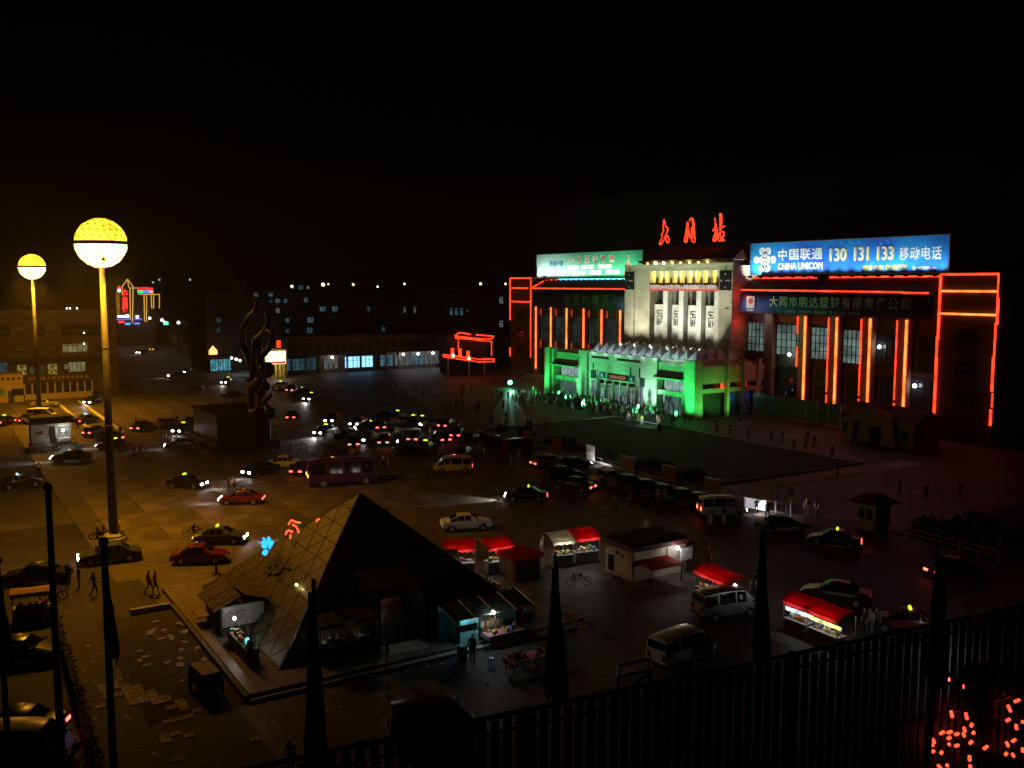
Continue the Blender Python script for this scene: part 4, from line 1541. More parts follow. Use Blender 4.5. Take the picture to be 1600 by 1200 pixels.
def block_x(name, x, pxa, pxb, pyt, depth, label, m, wins, cat='building', h=None, ground=None):
    "a block whose facade lies on the plane x=const and looks along +X"
    a, b = onX(pxa, 500, x), onX(pxb, 500, x)
    ya, yb = min(a.y, b.y), max(a.y, b.y)
    z = h or max(onX(pxa, pyt, x).z, 3)
    t = thing(name, label, cat, (x, (ya + yb) / 2, 0))
    oy = (ya + yb) / 2
    MB().box(-depth, 0, ya - oy, yb - oy, 0, z).build('wall', m, t)
    MB().box(-depth - .2, .25, ya - oy - .2, yb - oy + .2, z + .003, z + .5).build('parapet', m, t)
    mm = [f for f in range(1)]
    fl = max(2, int(z / 3.4))
    led = MB()
    for k in range(1, fl):
        led.box(.002, .12, ya - oy + .1, yb - oy - .1, k * z / fl - .1, k * z / fl + .06)
    led.build('ledge', m, t)
    for px, py, w_, hh, wm in wins:
        p = onX(px, py, x)
        w_ *= .45
        hh *= .5
        win = MB().box(-.02, .05, -w_ / 2, w_ / 2, -hh / 2, hh / 2).build('window', wm, t, (0, p.y - oy, p.z))
        f_ = MB().box(.052, .11, -.05, .05, -hh / 2, hh / 2).box(.053, .10, -w_ / 2, w_ / 2, hh * .12, hh * .12 + .08)
        f_.box(.0, .13, -w_ / 2 - .1, -w_ / 2, -hh / 2, hh / 2 + .1).box(.0, .13, w_ / 2, w_ / 2 + .1, -hh / 2, hh / 2 + .1).box(.0, .2, -w_ / 2 - .15, w_ / 2 + .15, -hh / 2 - .14, -hh / 2 - .003)
        f_.build('window_frame', FRAME, win)
    return t


B0, B1, B2 = LITB
g2 = lambda n=0: mat('unlit_window', (.02, .022, .025), .35, .1, 1, spec=.2)
block_x('office_block', -104, 322, 478, 458, 16, 'dark office block behind the lit sign, with scattered blue lit windows',
        WALLD, [(400, 460, 2.2, 2, B0), (423, 460, 2.2, 2, B0), (423, 470, 1.4, 2, B1), (434, 470, 2.6, 2, B0), (446, 470, 2, 2, B0), (480 - 2, 469, 2.2, 2, B0),
                (434, 485, 2, 2.2, LITG), (447, 485, 2, 2.2, g2()), (449, 501, 2, 2.4, B0), (449, 517, 2, 2, B1), (410, 485, 2, 2, g2()), (395, 485, 2, 2, g2()), (366, 470, 2, 2, g2()), (420, 501, 2, 2, g2()), (342, 500, 2, 2, B1), (341, 516, 1.4, 2.2, B1)])
block_x('tower_block', -190, 388, 492, 440, 18, 'far tall dark block with a few lit windows showing over the office block',
        WALLD, [(401, 448, 3, 2.6, g2()), (413, 448, 3, 2.6, g2()), (457, 448, 2.4, 2.6, LITY), (470, 449, 4, 3, B1), (468, 459, 2, 2, B1), (481, 449, 2, 2, LITY)], h=21.6)
block_x('long_dormitory', -108, 472, 596, 466, 14, 'long dark six storey building in the middle with paired blue windows',
        WALLD, [(504, 483, 3.4, 2.6, B0), (523, 483, 3.2, 3, B0), (578, 483, 3.4, 2.6, B1), (595 - 3, 483, 3.4, 2.8, B1), (484, 483, 2, 2.4, mat('window_red_curtain', (.1, .02, .02), .8)), (485, 500, 3.4, 2.8, B0),
                (484, 516, 3.4, 3, B1), (485, 531, 3.4, 1.6, B1), (525, 531, 3.4, 1.4, B1), (545, 500, 3, 2.6, g2()), (560, 516, 3, 2.6, g2()), (545, 516, 3, 2.6, g2()), (520, 500, 3, 2.6, g2())])
block_x('railway_office', -100, 598, 706, 476, 14, 'dark lower building right of the long dark six storey one',
        WALLD, [(632, 484, 1.3, 3, LITG), (648, 484, 1.3, 3, LITG), (691, 520, 2.4, 3.4, B0), (596 + 3, 514, 2, 2.2, B1), (660, 500, 2.4, 2.6, g2()), (630, 505, 2.4, 2.6, g2())])
block_x('corner_block', -88, 690, 812, 462, 14, 'tall dark building filling the corner behind the red neon porch',
        WALLD, [(705, 487, 1.9, 3.6, B0), (713, 487, 1.9, 3.6, B0), (721, 487, 1.9, 3.6, B0), (730, 485, 1.6, 1.4, B1), (783, 469, 2.6, 3.6, LITG), (783, 506, 2.6, 3.4, LITG), (760, 490, 2.4, 2.8, g2()), (745, 500, 2.4, 2.8, g2())])
block_x('far_house', -330, 236, 300, 436, 30, 'far black hillside block with three pinpoint windows',
        WALLD, [(235 + 4, 441, 1.6, 1.6, LITW), (249, 437, 1.6, 1.6, LITW), (297, 437, 1.8, 1.8, LITW)], h=24)

# low row of shops closing the left side of the square
sh = thing('shop_row', 'long low row of shops with blue and white lit windows across the middle', 'shop building', (-84, -25, 0))
SHX = -84
MB().box(-12, 0, -19.5, 19.8, 0, 4.3).build('wall', mat('shop_wall', (.16, .11, .09), .8, .15, .3), sh)
MB().box(-12, 1.4, -19.5, 19.8, 4.303, 4.7).build('canopy', mat('shop_canopy', (.12, .06, .05), .8), sh)
MB().box(-12, -.3, -19.5, 19.8, 4.703, 8.3).build('upper_wall', mat('shop_upper', (.18, .09, .075), .8, .2, .2), sh)
MB().box(-12.2, .1, -19.6, 19.9, 8.303, 8.7).build('parapet', mat('shop_upper', (.2, .1, .08)), sh)
for i in range(18):
    MB().box(-.3, -.2, -19 + i * 2.15, -17.9 + i * 2.15, 5.4, 7.2).build('upper_window', mat('unlit_window', (.02, .022, .025)), sh)
for px, w_, m, p_ in ((457, 3.6, B0, 0), (481, 4.0, B1, 0), (517, 3.6, LITG, 40), (548, 3.0, emit('screen_blue', (.25, .62, 1), 2.2), 0), (562, 3.2, emit('screen_blue', (.25, .62, 1), 2.2), 0), (574, 2.8, emit('screen_blue', (.25, .62, 1), 2.2), 0),
                      (604, 3.4, B2, 0), (628, 4.0, LITG, 70), (651, 4.2, LITB[2], 70), (674, 4.0, LITG, 70)):
    p = onX(px, 571, SHX)
    win = MB().box(-.02, .06, -w_ / 2, w_ / 2, 1.0, 3.6).build('shop_window', m, sh, (0, p.y + 25, 0))
    f_ = MB()
    for k in range(4):
        y = -w_ / 2 + w_ * k / 3
        f_.box(.062, .13, y - .05, y + .05, 1.0, 3.6)
    f_.box(.062, .12, -w_ / 2, w_ / 2, 2.7, 2.78)
    f_.build('window_frame', FRAME, win)
    if p_:
        MB().ball((.9, 0, 3.7), .3, 8).build('shop_lamp', emit('shop_bulb', (.95, .95, 1), 16, sample=False), win)
        lamp(win, 'POINT', (1.3, 0, 3.5), p_ * 1.4, (.95, .95, 1), .15)
for i in range(12):
    MB().box(0.003, .35, -19 + i * 3.4, -18.6 + i * 3.4, 0, 4.29).build('pier', mat('shop_wall', (.16, .11, .09)), sh)

# neon outlined porch at the right end of the shops
po = thing('neon_porch', 'small gate building outlined in red neon with a curved lit canopy', 'gate building', (-64, -7, 0))
a = onX(705, 520, -66)
pts = lambda l, x: [onX(p[0], p[1], x) - Vector((-64, -7, 0)) for p in l]
MB().box(-6, -2.2, -5.5, 5, 0, 9.3).build('wall', WALLD, po)
MB().add([tuple(Vector((-6.4, -6.4, 9.3))), (-1.6, -6.4, 9.3), (-1.6, 5.6, 9.3), (-6.4, 5.6, 9.3), (-5, -4.8, 10.2), (-3, -4.8, 10.2), (-3, 4.2, 10.2), (-5, 4.2, 10.2)],
         [(0, 1, 5, 4), (1, 2, 6, 5), (2, 3, 7, 6), (3, 0, 4, 7), (4, 5, 6, 7), (3, 2, 1, 0)]).build('roof', TILER, po)
xx = -65.6
mb = MB()
mb.path(pts([(710.5, 524.5), (718, 519.5), (736, 522.5)], xx), .14, 5)
mb.path(pts([(744, 523), (771.5, 525.5), (768, 530), (745, 529), (711, 525)], xx), .14, 5)
mb.path(pts([(711, 528), (735, 530), (769, 534)], xx), .14, 5)
mb.path(pts([(716, 529), (716.3, 549)], xx), .12, 5)
mb.path(pts([(768, 533.5), (768, 555.5)], xx), .12, 5)
mb.build('neon_tube', NEONR, po)
xx = -60
mb = MB()
mb.path(pts([(692.5, 554), (735, 559.5), (750, 561.5), (772, 560.5), (772, 565), (748, 565.5), (735, 563.5), (692.5, 557.5), (692.5, 554)], xx), .13, 5)
mb.build('neon_tube', NEONR, po)
cn = pts([(693, 556), (735, 561.5), (750, 563.5), (772, 563)], xx - .25)
cv = MB()
for p, q in zip(cn, cn[1:]):
    cv.add([p + Vector((0, 0, -.35)), q + Vector((0, 0, -.35)), q + Vector((0, 0, .35)), p + Vector((0, 0, .35)),
            p + Vector((-5, 1.5, -.35)), q + Vector((-5, 1.5, -.35)), q + Vector((-5, 1.5, .35)), p + Vector((-5, 1.5, .35))],
           [(0, 1, 2, 3), (4, 7, 6, 5), (3, 2, 6, 7), (0, 4, 5, 1), (0, 3, 7, 4), (1, 5, 6, 2)])
cv.build('canopy', mat('canopy_red', (.2, .05, .04), .7), po)
for px, py in ((707, 550), (719, 551), (731.5, 554.5)):
    p = pts([(px, py)], -60.6)[0]
    MB().box(-.25, .25, -.28, .28, -1.0, .9).build('neon_character', NEONR, po, p)
    if px != 719:
        MB().ball((.3, 0, -.8), .35, 8).build('canopy_lamp', BULBH, po, p)
for px in (700, 733, 757):
    p = pts([(px, 575)], -60.3)[0]
    MB().tube((p.x, p.y, 0), (p.x, p.y, 4.2), .22, 8).build('post', STONE, po)
for i in range(6):
    MB().box(-2.19, -2.12, -4.9 + i * 1.6, -3.8 + i * 1.6, .3, 3.4).build('window', mat('dim_porch_glass', (.05, .06, .05), .1), po)

# restaurant front with the bright sign
rs = thing('restaurant', 'corner restaurant with a bright cream sign and two red neon strokes on its roof', 'restaurant', (-78, -49.5, 0))
p1, p2 = onX(413, 560, -78), onX(446, 560, -78)
q = lambda px, py: (lambda v: (v.y + 49.5, v.z))(onX(px, py, -78))
(ya, _), (yb, _) = q(412, 560), q(448, 560)
MB().box(-7, -.02, ya, yb, 0, 6.4).build('wall', mat('restaurant_wall', (.20, .15, .05), .8, .2, .4), rs)
y0_, zt = q(414, 551)
y1_, zb = q(446, 568)
sg = MB().box(0, .35, y0_, y1_, zb, zt).build('sign_panel', emit('cream_sign_light', (1, .62, .42), 2.4, nz=.35, nsc=1.2), rs)
for i in range(9):
    y = y0_ + .3 + (y1_ - y0_ - .6) * i / 8
    MB().ball((.5, y, zt), .22, 6).build('sign_bulb', BULBH, sg)
MB().box(.352, .4, y0_ + .2, y1_ - .2, zb + .1, zb + .55).build('sign_lettering', mat('print_red', (.5, .05, .05)), sg)
for px in (425.5, 434, 437):
    y_, z_ = q(px, 543)
    _, z2 = q(px, 532)
    MB().box(.0, .12, y_ - .2, y_ + .2, z_, z2).build('neon_stroke', NEONR, rs)
MB().box(-.2, -.1, ya + .8, yb - .6, 6.42, 9.2).build('neon_backing', BLACK, rs)
for i in range(5):
    y = ya + .8 + i * (yb - ya - 1.6) / 4
    MB().box(.0, .25, y - .2, y + .2, 0, zb - .05).build('pier', mat('yellow_pier', (.45, .35, .05), .7), rs)
MB().box(-.015, .02, ya + .6, yb - .5, .4, zb - .2).build('window', emit('restaurant_glow', (.8, .6, .2), .12, sample=False, nz=.6, nsc=1), rs)
lamp(rs, 'POINT', (2.2, (y0_ + y1_) / 2, zb - .3), 260, (1, .75, .5), .4)

# street on the far left: low shops, trees, blue lit shop
bs = thing('blue_shop', 'small blue lit shop with a glowing orange peaked sign at the street corner', 'shop', (-100, -58, 0))
q = lambda px, py: (lambda v: (v.y + 58, v.z))(onX(px, py, -100))
(ya, zt_), (yb, _) = q(326, 550), q(362, 560)
MB().box(-6, 0, ya, yb, 0, 3.4).build('wall', WALLD, bs)
w_ = MB().box(.0, .06, ya + .3, yb - .3, .3, 3.0).build('shop_window', emit('blue_shop_light', (.16, .62, .78), .42, nz=.6, nsc=1.4), bs)
f_ = MB()
for i in range(9):
    y = ya + .3 + (yb - ya - .6) * i / 8
    f_.box(.062, .13, y - .06, y + .06, .3, 3.0)
f_.build('window_frame', FRAME, w_)
ys, zs = q(332.5, 550)
MB().prism([(ys - .95, zs - .6), (ys + .95, zs - .6), (ys + .95, zs + .4), (ys, zs + 1.5), (ys - .95, zs + .4)], 'x', .1, .4).build('peaked_sign', emit('orange_sign', (1, .32, .1), 3.2, sample=False), bs)
for i, (px, py) in enumerate(((362, 561), (369, 563), (385, 564), (375, 565))):
    p = onX(px, py, -95)
    t = street_lamp(-95, p.y, max(p.z, 2.2), ['small white lamp left in the row by the blue shop', 'small white lamp second in the row by the blue shop', 'small white lamp right in the row by the blue shop', 'faint low white lamp in the row by the blue shop'][i], (.95, .97, 1), 40, .28, 'lamps by the blue shop', 9)
for i, (x, y) in enumerate(((-112, -46), (-126, -45), (-141, -46), (-156, -45), (-172, -46), (-190, -45), (-120, -90), (-150, -90))):
    tree(x, y, i, 'leafy street tree in the dark along the far side of the road' if y > -60 else 'leafy street tree on the near left kerb of the road', 1.0 + (i % 3) * .12, i * 1.3)
pn = thing('low_street_houses', 'row of low dim shop fronts along the right of the far street', 'houses', (-170, -38, 0))
for i in range(8):
    x = -62 + i * 13
    h_ = 5 + (i * 37 % 5)
    w_ = MB().box(x, x + 12.6, -3.5, 6, 0, h_).build('house_wall', mat('street_wall_%d' % (i % 2), (.17, .11, .07) if i % 2 else (.12, .09, .07), .85, .2, .2), pn)
    for k in range(3):
        MB().box(x + 1 + k * 3.8, x + 3.8 + k * 3.8, -3.6, -3.505, .4, 3.0).build('shutter', mat('shutter_grey', (.2, .17, .13), .6), w_)

# hotel tower outlined in yellow neon far down the street
HX = -215
ht = thing('neon_tower', 'far hotel tower outlined in thin yellow neon with a spire and red vertical lettering', 'tower', (HX, -90, 0))
q = lambda px, py, o=0: tuple(onX(px, py, HX + o) - Vector((HX, -90, 0)))
NY = emit('neon_yellow', (1, .55, .12), .75, sample=False)
(_, y0_, _), (_, y1_, zt_) = q(182, 480), q(244, 480)
_, _, zr = q(200, 452)
_, ym, _ = q(206, 480)
MB().box(-14, -.3, y0_, ym, 0, zr).build('wall', WALLD, ht)
_, _, zr2 = q(220, 462)
MB().box(-14, -.3, ym + .01, y1_, 0, zr2).build('side_wing', WALLD, ht)
mb = MB()
for l in ([(191, 460), (191, 448), (199, 436), (208, 448), (207, 505)], [(199, 436), (201, 448), (203, 450), (215, 450)], [(217, 460), (249, 460), (249, 482)],
          [(225, 460), (226, 502)], [(229, 460), (229, 503)], [(236, 460), (237, 482)], [(240, 460), (240, 482)], [(203, 450), (204, 500)]):
    mb.path([q(*p) for p in l], .16, 4)
mb.build('neon_outline', NY, ht)
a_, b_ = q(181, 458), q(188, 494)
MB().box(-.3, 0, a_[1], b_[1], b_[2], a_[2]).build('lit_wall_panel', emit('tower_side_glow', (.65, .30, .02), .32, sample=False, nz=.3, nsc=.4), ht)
p = q(195.5, 472)
o = MB()
RV = emit('vertical_red', (1, .025, .02), 2.2, sample=False)
for i, s_ in enumerate('大酒店宾馆'):
    pz = q(195.5, [457, 464, 470, 477.5, 484][i])
    text('sign_character', s_, 1.9, RV, ht, (pz[0] + .1, pz[1], pz[2]), bold=.03).rotation_euler = (0, 0, rad(90))
a_, b_ = q(216.5, 449), q(238, 459)
RS = MB().box(-.2, 0, a_[1], b_[1], b_[2], a_[2]).build('sign_box', BLACK, ht)
for px, py, c in ((219, 451.5, (1, .03, .03)), (226, 451, (1, .03, .03)), (234, 451.5, (1, .04, .03)), (219.5, 456, (.04, .8, .3)), (228.5, 456, (.04, .3, 1)), (234.5, 456, (1, .4, .2))):
    a_ = q(px, py)
    MB().box(.02, .1, -1.0, 1.0, -.5, .5).build('sign_block', emit('sg_%d%d%d' % tuple(int(v * 99) for v in c), c, 1.3, sample=False), ht, a_)
for px, py, wd, hh, c, s_ in ((190, 494.5, 2.6, .7, (1, .7, .6), 4), (199, 494, .9, .9, (1, .95, .9), 8), (214.5, 495, .8, .8, (1, .95, .95), 8), (186, 449.5, .9, .9, (1, .05, .04), 2), (186, 454, .8, .9, (.85, .9, 1), 5),
                              (193.5, 499, 5.6, .35, (.12, .13, 1), 1.4), (215.5, 499, 2.4, .4, (.08, .13, 1), 1.4), (189.5, 503, 2, .8, (1, .05, .07), 1.4), (199.5, 506, 1.7, .6, (.04, .4, 1), 1.8), (214, 505.5, 1.8, .5, (.15, .22, 1), 1.8)):
    a_ = q(px, py)
    MB().box(.02, .2, -wd / 2, wd / 2, -hh / 2, hh / 2).build('lit_sign', emit('ls_%d_%d' % (px * 10, py), c, s_, sample=False), ht, a_)
for px, py in ((241, 501), (249.5, 503), (259, 505.5)):
    pass
gs = onX(259, 505, -190)
t = thing('green_sign', 'small green and red lit sign over the far street', 'sign', (-190, gs.y, 0))
MB().box(0, .2, -.7, .7, gs.z - .5, gs.z + .5).build('sign_face', emit('green_sign', (.1, 1, .45), 3, sample=False), t)
MB().box(.0, .21, -.9, -.2, gs.z + .52, gs.z + 1).build('red_face', emit('red_sign2', (1, .1, .1), 3, sample=False), t)
MB().tube((.1, 0, 0), (.1, 0, gs.z - .5), .06, 5).build('pole', DARKM, t)

# four storey building on the left edge
lb_ = thing('department_store', 'wide dim four storey building along the left edge, a few yellow windows lit', 'building', (-69, -100, 0))
LX = -69
q = lambda px, py: (lambda v: (v.y + 100, v.z))(onX(px, py, LX))
(yb, ztop), (ya, _) = q(181, 487), q(-60, 487)
MB().box(-22, 0, ya, yb, 0, 15.4).build('wall', WALLA, lb_)
MB().box(-22.1, .5, ya - .1, yb + .1, 15.403, 16.0).build('parapet', mat('parapet_render', (.19, .15, .10), .8, .2, .3), lb_)
MB().box(.003, .6, ya, yb, 7.3, 8.0).build('ledge', mat('parapet_render', (.2, .15, .1)), lb_)
MB().box(.003, 1.6, ya, yb, 6.6, 7.2).build('canopy', mat('canopy_dark', (.06, .06, .055)), lb_)
for z in (9.2, 12.0, 13.8):
    MB().box(.003, .14, ya, yb, z, z + .16).build('string_course', mat('parapet_render', (.2, .15, .1)), lb_)
UW = mat('unlit_window', (.02, .022, .025))
for px, py, w_, hh, m in ((116, 514, 4.4, 2.0, UW), (31, 515, 1.6, .9, LITY.copy() if False else mat('window_blind', (.3, .22, .1), .8)), (78, 514, 1.4, .9, mat('window_blind', (.3, .22, .1))), (5, 516, 2.0, 2.0, UW),
                          (31, 545, 1.5, .9, mat('window_blind', (.3, .22, .1))), (79, 545, 1.5, .9, mat('window_blind', (.3, .22, .1))), (117, 544.5, 4.4, 1.7, LITY), (120, 573, 3.0, 1.8, LITY),
                          (105, 573, 1.0, .9, emit('orange_window', (.8, .5, .12), .22, sample=False)), (34, 578, 1.6, 1.9, emit('amber_window', (.8, .55, .12), .2, sample=False, nz=.9, nsc=2.5)), (49, 580, .8, 1.0, LITY), (58, 580, 2.6, 1.8, emit('dim_window', (.3, .28, .1), .08, sample=False)),
                          (82, 577, 1.7, 2.2, emit('amber_window', (.8, .55, .12), .2)), (4, 574, 1.6, 1.8, B1), (60, 515, 2, 2, UW), (145, 515, 2, 2, UW), (160, 545, 2, 2, UW)):
    y, z = q(px, py)
    win = MB().box(-.02, .05, -w_ / 2, w_ / 2, -hh / 2, hh / 2).build('window', m, lb_, (0, y, z))
    f_ = MB().box(.0, .16, -w_ / 2 - .12, w_ / 2 + .12, -hh / 2 - .18, -hh / 2 - .003)
    k = max(2, int(w_ / .75))
    for i in range(k + 1):
        yy = -w_ / 2 + w_ * i / k
        f_.box(.052, .12, yy - .035, yy + .035, -hh / 2, hh / 2)
    f_.build('window_frame', FRAME, win)
for px, py in ((131, 520), (120, 480), (109, 478), (104, 477.5), (131, 537)):
    y, z = q(px, py)
    MB().ball((.2, y, min(z, 16.3)), .16, 6).build('spot_lamp', emit('pin_lamp', (.9, .95, .85), 5, sample=False), lb_)
# arcade shop in front
ac = thing('arcade_shop', 'single storey white shop with a dark balustrade before the wide dim building', 'shop', (-61.5, -97, 0))
q = lambda px, py: (lambda v: (v.y + 97, v.z))(onX(px, py, -61.5))
(yb, _), (ya, _) = q(144, 600), q(38, 600)
WW = mat('white_render', (.52, .42, .26), .8, .15, .6)
MB().box(-6, 0, ya, yb, 0, 1.1).build('sill_wall', WW, ac)
MB().box(-6, -.3, ya, yb, 1.103, 3.0).build('window_band', UW, ac)
for i in range(10):
    y = ya + (yb - ya) * i / 9
    MB().box(-.28, .05, y - .14, y + .14, 1.104, 3.0).build('pillar', WW, ac)
MB().box(-6, .1, ya - .05, yb + .05, 3.003, 3.3).build('roof_slab', mat('canopy_dark', (.06, .06, .055)), ac)
MB().box(-.5, .08, ya, yb, 3.303, 4.5).build('fascia', mat('fascia_brown', (.07, .05, .035), .8), ac)
for i in range(13):
    y = ya + .9 + (yb - ya - 1.8) * i / 12
    MB().tube((.09, y, 3.9), (.14, y, 3.9), .3, 8).build('roundel', mat('roundel_tan', (.30, .22, .14), .7), ac)
MB().box(.004, .06, yb - 6.2, yb - .4, .35, 1.0).build('lit_sill', WW, ac)
ws = thing('white_shop', 'small white walled shop at the left edge under a row of dark square vents', 'shop', (-60, -109, 0))
q = lambda px, py: (lambda v: (v.y + 109, v.z))(onX(px, py, -60))
(yb, _), (ya, _) = q(36, 600), q(-30, 600)
MB().box(-6, 0, ya, yb, 0, 4.9).build('wall', WW, ws)
for i in range(10):
    y = yb - .6 - i * .85
    MB().box(0.002, .06, y - .2, y + .2, 4.0, 4.4).build('vent', UW, ws)
y, _ = q(17, 612)
MB().box(.002, .06, y - .5, y + .5, 0, 2.1).build('door', mat('green_door', (.05, .07, .05), .6), ws)
y, _ = q(28, 607)
win = MB().box(.002, .06, y - 1.0, y + .9, 1.2, 2.4).build('window', UW, ws)
MB().box(.062, .1, y - .05, y, 1.2, 2.4).build('mullion', FRAME, win)
y, _ = q(2, 608)
MB().tube((.002, y, 2.0), (.06, y, 2.0), .6, 12).build('round_sign', mat('teal_sign', (.1, .4, .35), .6), ws)

# yellow low house in front of the right wing
yh = thing('low_yellow_house', 'low unlit yellowish house with a red tiled roof before the right wing', 'house', (50, -9, 0))
YW = mat('ochre_wall', (.30, .22, .10), .85, .2, .5)
MB().box(-5.5, 5.5, -1.5, 3.5, 0, 3.2).build('wall', YW, yh)
MB().prism([(-1.9, 3.203), (3.9, 3.203), (1.0, 5.0)], 'x', -5.9, 5.9).build('roof', TILER, yh)
MB().prism([(-4.2, 0), (-3.2, 0), (-2.8, 3.0), (2.2, 3.0), (2.6, 0), (3.6, 0), (2.9, 3.9), (-.3, 4.9), (-3.4, 3.9)], 'y', -2.6, -1.52).build('porch', YW, yh)
for x in (-4.9, 4.2):
    w_ = MB().box(x - .5, x + .5, -1.56, -1.503, 1, 2.3).build('window', UW, yh)
    MB().box(x - .04, x + .04, -1.6, -1.561, 1, 2.3).build('mullion', FRAME, w_)
MB().box(-1.2, .6, -1.55, -1.503, 0, 2.3).build('door', UW, yh)

# panel fence before the right wing
pf = thing('panel_fence', 'tall dull green panel fence with bright posts before the right wing', 'fence', (20.9, -3.2, 0))
for i in range(13):
    x = i * 2.15
    MB().tube((x, 0, 0), (x, 0, 3.75), .07, 8).build('post', STEEL, pf)
    if i < 12:
        MB().box(x + .12, x + 2.03, -.03, .03, .3, 3.45).build('panel', mat('fence_panel_green', (.10, .20, .16), .35, .15, 1), pf)
MB().tube((0, 0, 3.75), (12 * 2.15, 0, 3.75), .05, 6).build('rail', STEEL, pf)
lamp(pf, 'POINT', (-.6, -1.6, 3.2), 22, (.7, 1, .85), .15)

# red and blue neon sign on posts left of the entrance
ns = G(830, 580)
t = thing('neon_sign', 'small red neon sign between two blue neon bars left of the entrance', 'neon sign', (ns.x, ns.y, 0), rad(30))
MB().box(-1.55, 1.55, .1, .3, 1.2, 4.3).build('backing', BLACK, t)
text('neon_lettering', '美食快餐', .95, emit('neon_text_red', (1, .2, .06), 4, sample=False), t, (0, 0, 2.75), bold=.02, sx=.8)
MB().tube((-1.6, 0, 4.15), (1.6, 0, 4.15), .16, 6).build('neon_bar', emit('neon_blue', (.05, .42, 1), 5), t)
MB().tube((-1.6, 0, 1.35), (1.6, 0, 1.35), .16, 6).build('neon_bar', emit('neon_blue', (.05, .42, 1), 5), t)
for x in (-2.9, -.3, 1.2):
    MB().tube((x, .2, 0), (x, .2, 1.6), .08, 6).build('post', STEEL, t)
MB().box(-3.6, -2.2, .1, .25, 1.65, 1.95).build('small_board', mat('pale_board', (.5, .35, .35), .6), t)
gl = G(797, 606)
t = thing('green_flood', 'bright green flood lamp on a short stand at the left of the crowd', 'flood lamp', (gl.x, gl.y, 0))
MB().tube((0, 0, 0), (0, 0, .8), .06, 6).build('stand', DARKM, t)
MB().ball((0, 0, 1.1), .48, 10).build('lamp_head', emit('green_head', (.12, 1, .45), 9, sample=False), t)
lamp(t, 'POINT', (.8, -.8, 1.5), 260, (.1, 1, .35), .3)
lamp(t, 'SPOT', (.6, -.6, 1.6), 5200, (.4, 1, .72), .3, (31, -5, 0.5), 62, .9)

# ------------------------------------------------------------------ sculpture on its dark plinth
pd = thing('plinth', 'large square black stone plinth under the twisted bronze sculpture', 'plinth', (4.6, -82.4, 0))
MB().box(-7.2, 7.2, -4.2, 4.2, 0, 1.0).build('lower_block', mat('black_granite', (.014, .013, .012), .5, .2, 1, spec=.2), pd, bevel=.05)
MB().box(-6.0, 6.0, -3.4, 3.4, 1.003, 4.3).build('upper_block', mat('black_granite', (.025, .023, .02)), pd, bevel=.06)
MB().box(-6.2, 6.2, -3.6, 3.6, 4.303, 4.6).build('cap', mat('black_granite', (.025, .023, .02)), pd)
scu = thing('sculpture', 'tall twisting dark bronze sculpture like a winged dancer on the black plinth', 'sculpture', (4.6, -82.4, 4.6))
BRONZE = mat('dark_bronze', (.045, .03, .018), .3, .35, 2.5, metal=.9, bump=.5)


def skin_obj(name, pts, edges, radii, m, parent, sub=2):
    me = bpy.data.meshes.new(name)
    me.from_pydata(pts, edges, [])
    o = bpy.data.objects.new(name, me)
    col.objects.link(o)
    o.modifiers.new('s', 'SKIN')
    for i, r in enumerate(radii):
        me.skin_vertices[0].data[i].radius = r if isinstance(r, tuple) else (r, r)
    me.skin_vertices[0].data[0].use_root = True
    o.modifiers.new('d', 'SUBSURF').levels = sub
    bpy.context.view_layer.update()
    me2 = bpy.data.meshes.new_from_object(o.evaluated_get(bpy.context.evaluated_depsgraph_get()))
    bpy.data.objects.remove(o)
    me2.materials.clear()
    me2.materials.append(m)
    me2.polygons.foreach_set('use_smooth', [True] * len(me2.polygons))
    return obj(name, me2, parent)


SC = lambda px, py, dx=0: (lambda v: (v.x - 4.6 + dx * 0, v.y + 82.4, v.z - 4.6))(onY(px, py, -82.4 + dx))
chain = [(408, 664), (405, 640), (402, 610), (404, 580), (402, 550), (400, 525)]
P_ = [SC(*c) for c in chain]
skin_obj('trunk', P_, [(i, i + 1) for i in range(5)], [1.6, 1.5, 1.25, 1.1, .8, .5], BRONZE, scu)
ribbon = [(392, 570), (380, 545), (378, 515), (388, 495), (399, 485), (402, 472), (402, 468)]
P_ = [SC(*c) for c in ribbon]
skin_obj('ribbon', P_, [(i, i + 1) for i in range(6)], [.5, .45, .4, .35, .3, .28, .15], BRONZE, scu)
wing = [(400, 530), (412, 520), (420, 505), (418, 492), (414, 488)]
skin_obj('raised_arm', [SC(*c) for c in wing], [(i, i + 1) for i in range(4)], [.45, .4, .34, .25, .15], BRONZE, scu)
wing = [(410, 555), (424, 540), (428, 522), (421, 515), (410, 520)]
skin_obj('scroll', [SC(*c) for c in wing], [(i, i + 1) for i in range(4)], [.45, .4, .34, .3, .25], BRONZE, scu)
for k in range(9):
    a = k * 2.4
    x0 = R.uniform(384, 424)
    pts_ = [(405 + 14 * math.cos(a), 600 + k * 6 + 8 * math.sin(a), R.uniform(-1.2, 1.2)) for _ in (0,)]
    c = [(x0, R.uniform(575, 655), R.uniform(-1.4, .6))]
    for j in range(3):
        c.append((c[-1][0] + R.uniform(-12, 12), c[-1][1] + R.uniform(-14, 10), c[-1][2] + R.uniform(-.6, .6)))
    skin_obj('cloud_fold', [SC(*q_) for q_ in c], [(0, 1), (1, 2), (2, 3)], [.45, .6, .5, .2], BRONZE, scu)
hd = SC(417, 578, -1)
MB().ball(hd, .95, 10).build('figure_head', BRONZE, scu, smooth=True)
fr = thing('plinth_railing', 'low dark railing running round the black plinth', 'railing', (4.6, -82.4, 0))
mb_posts = []
cor = [(-12, -6.8), (12, -6.8), (12, 6), (-12, 6)]
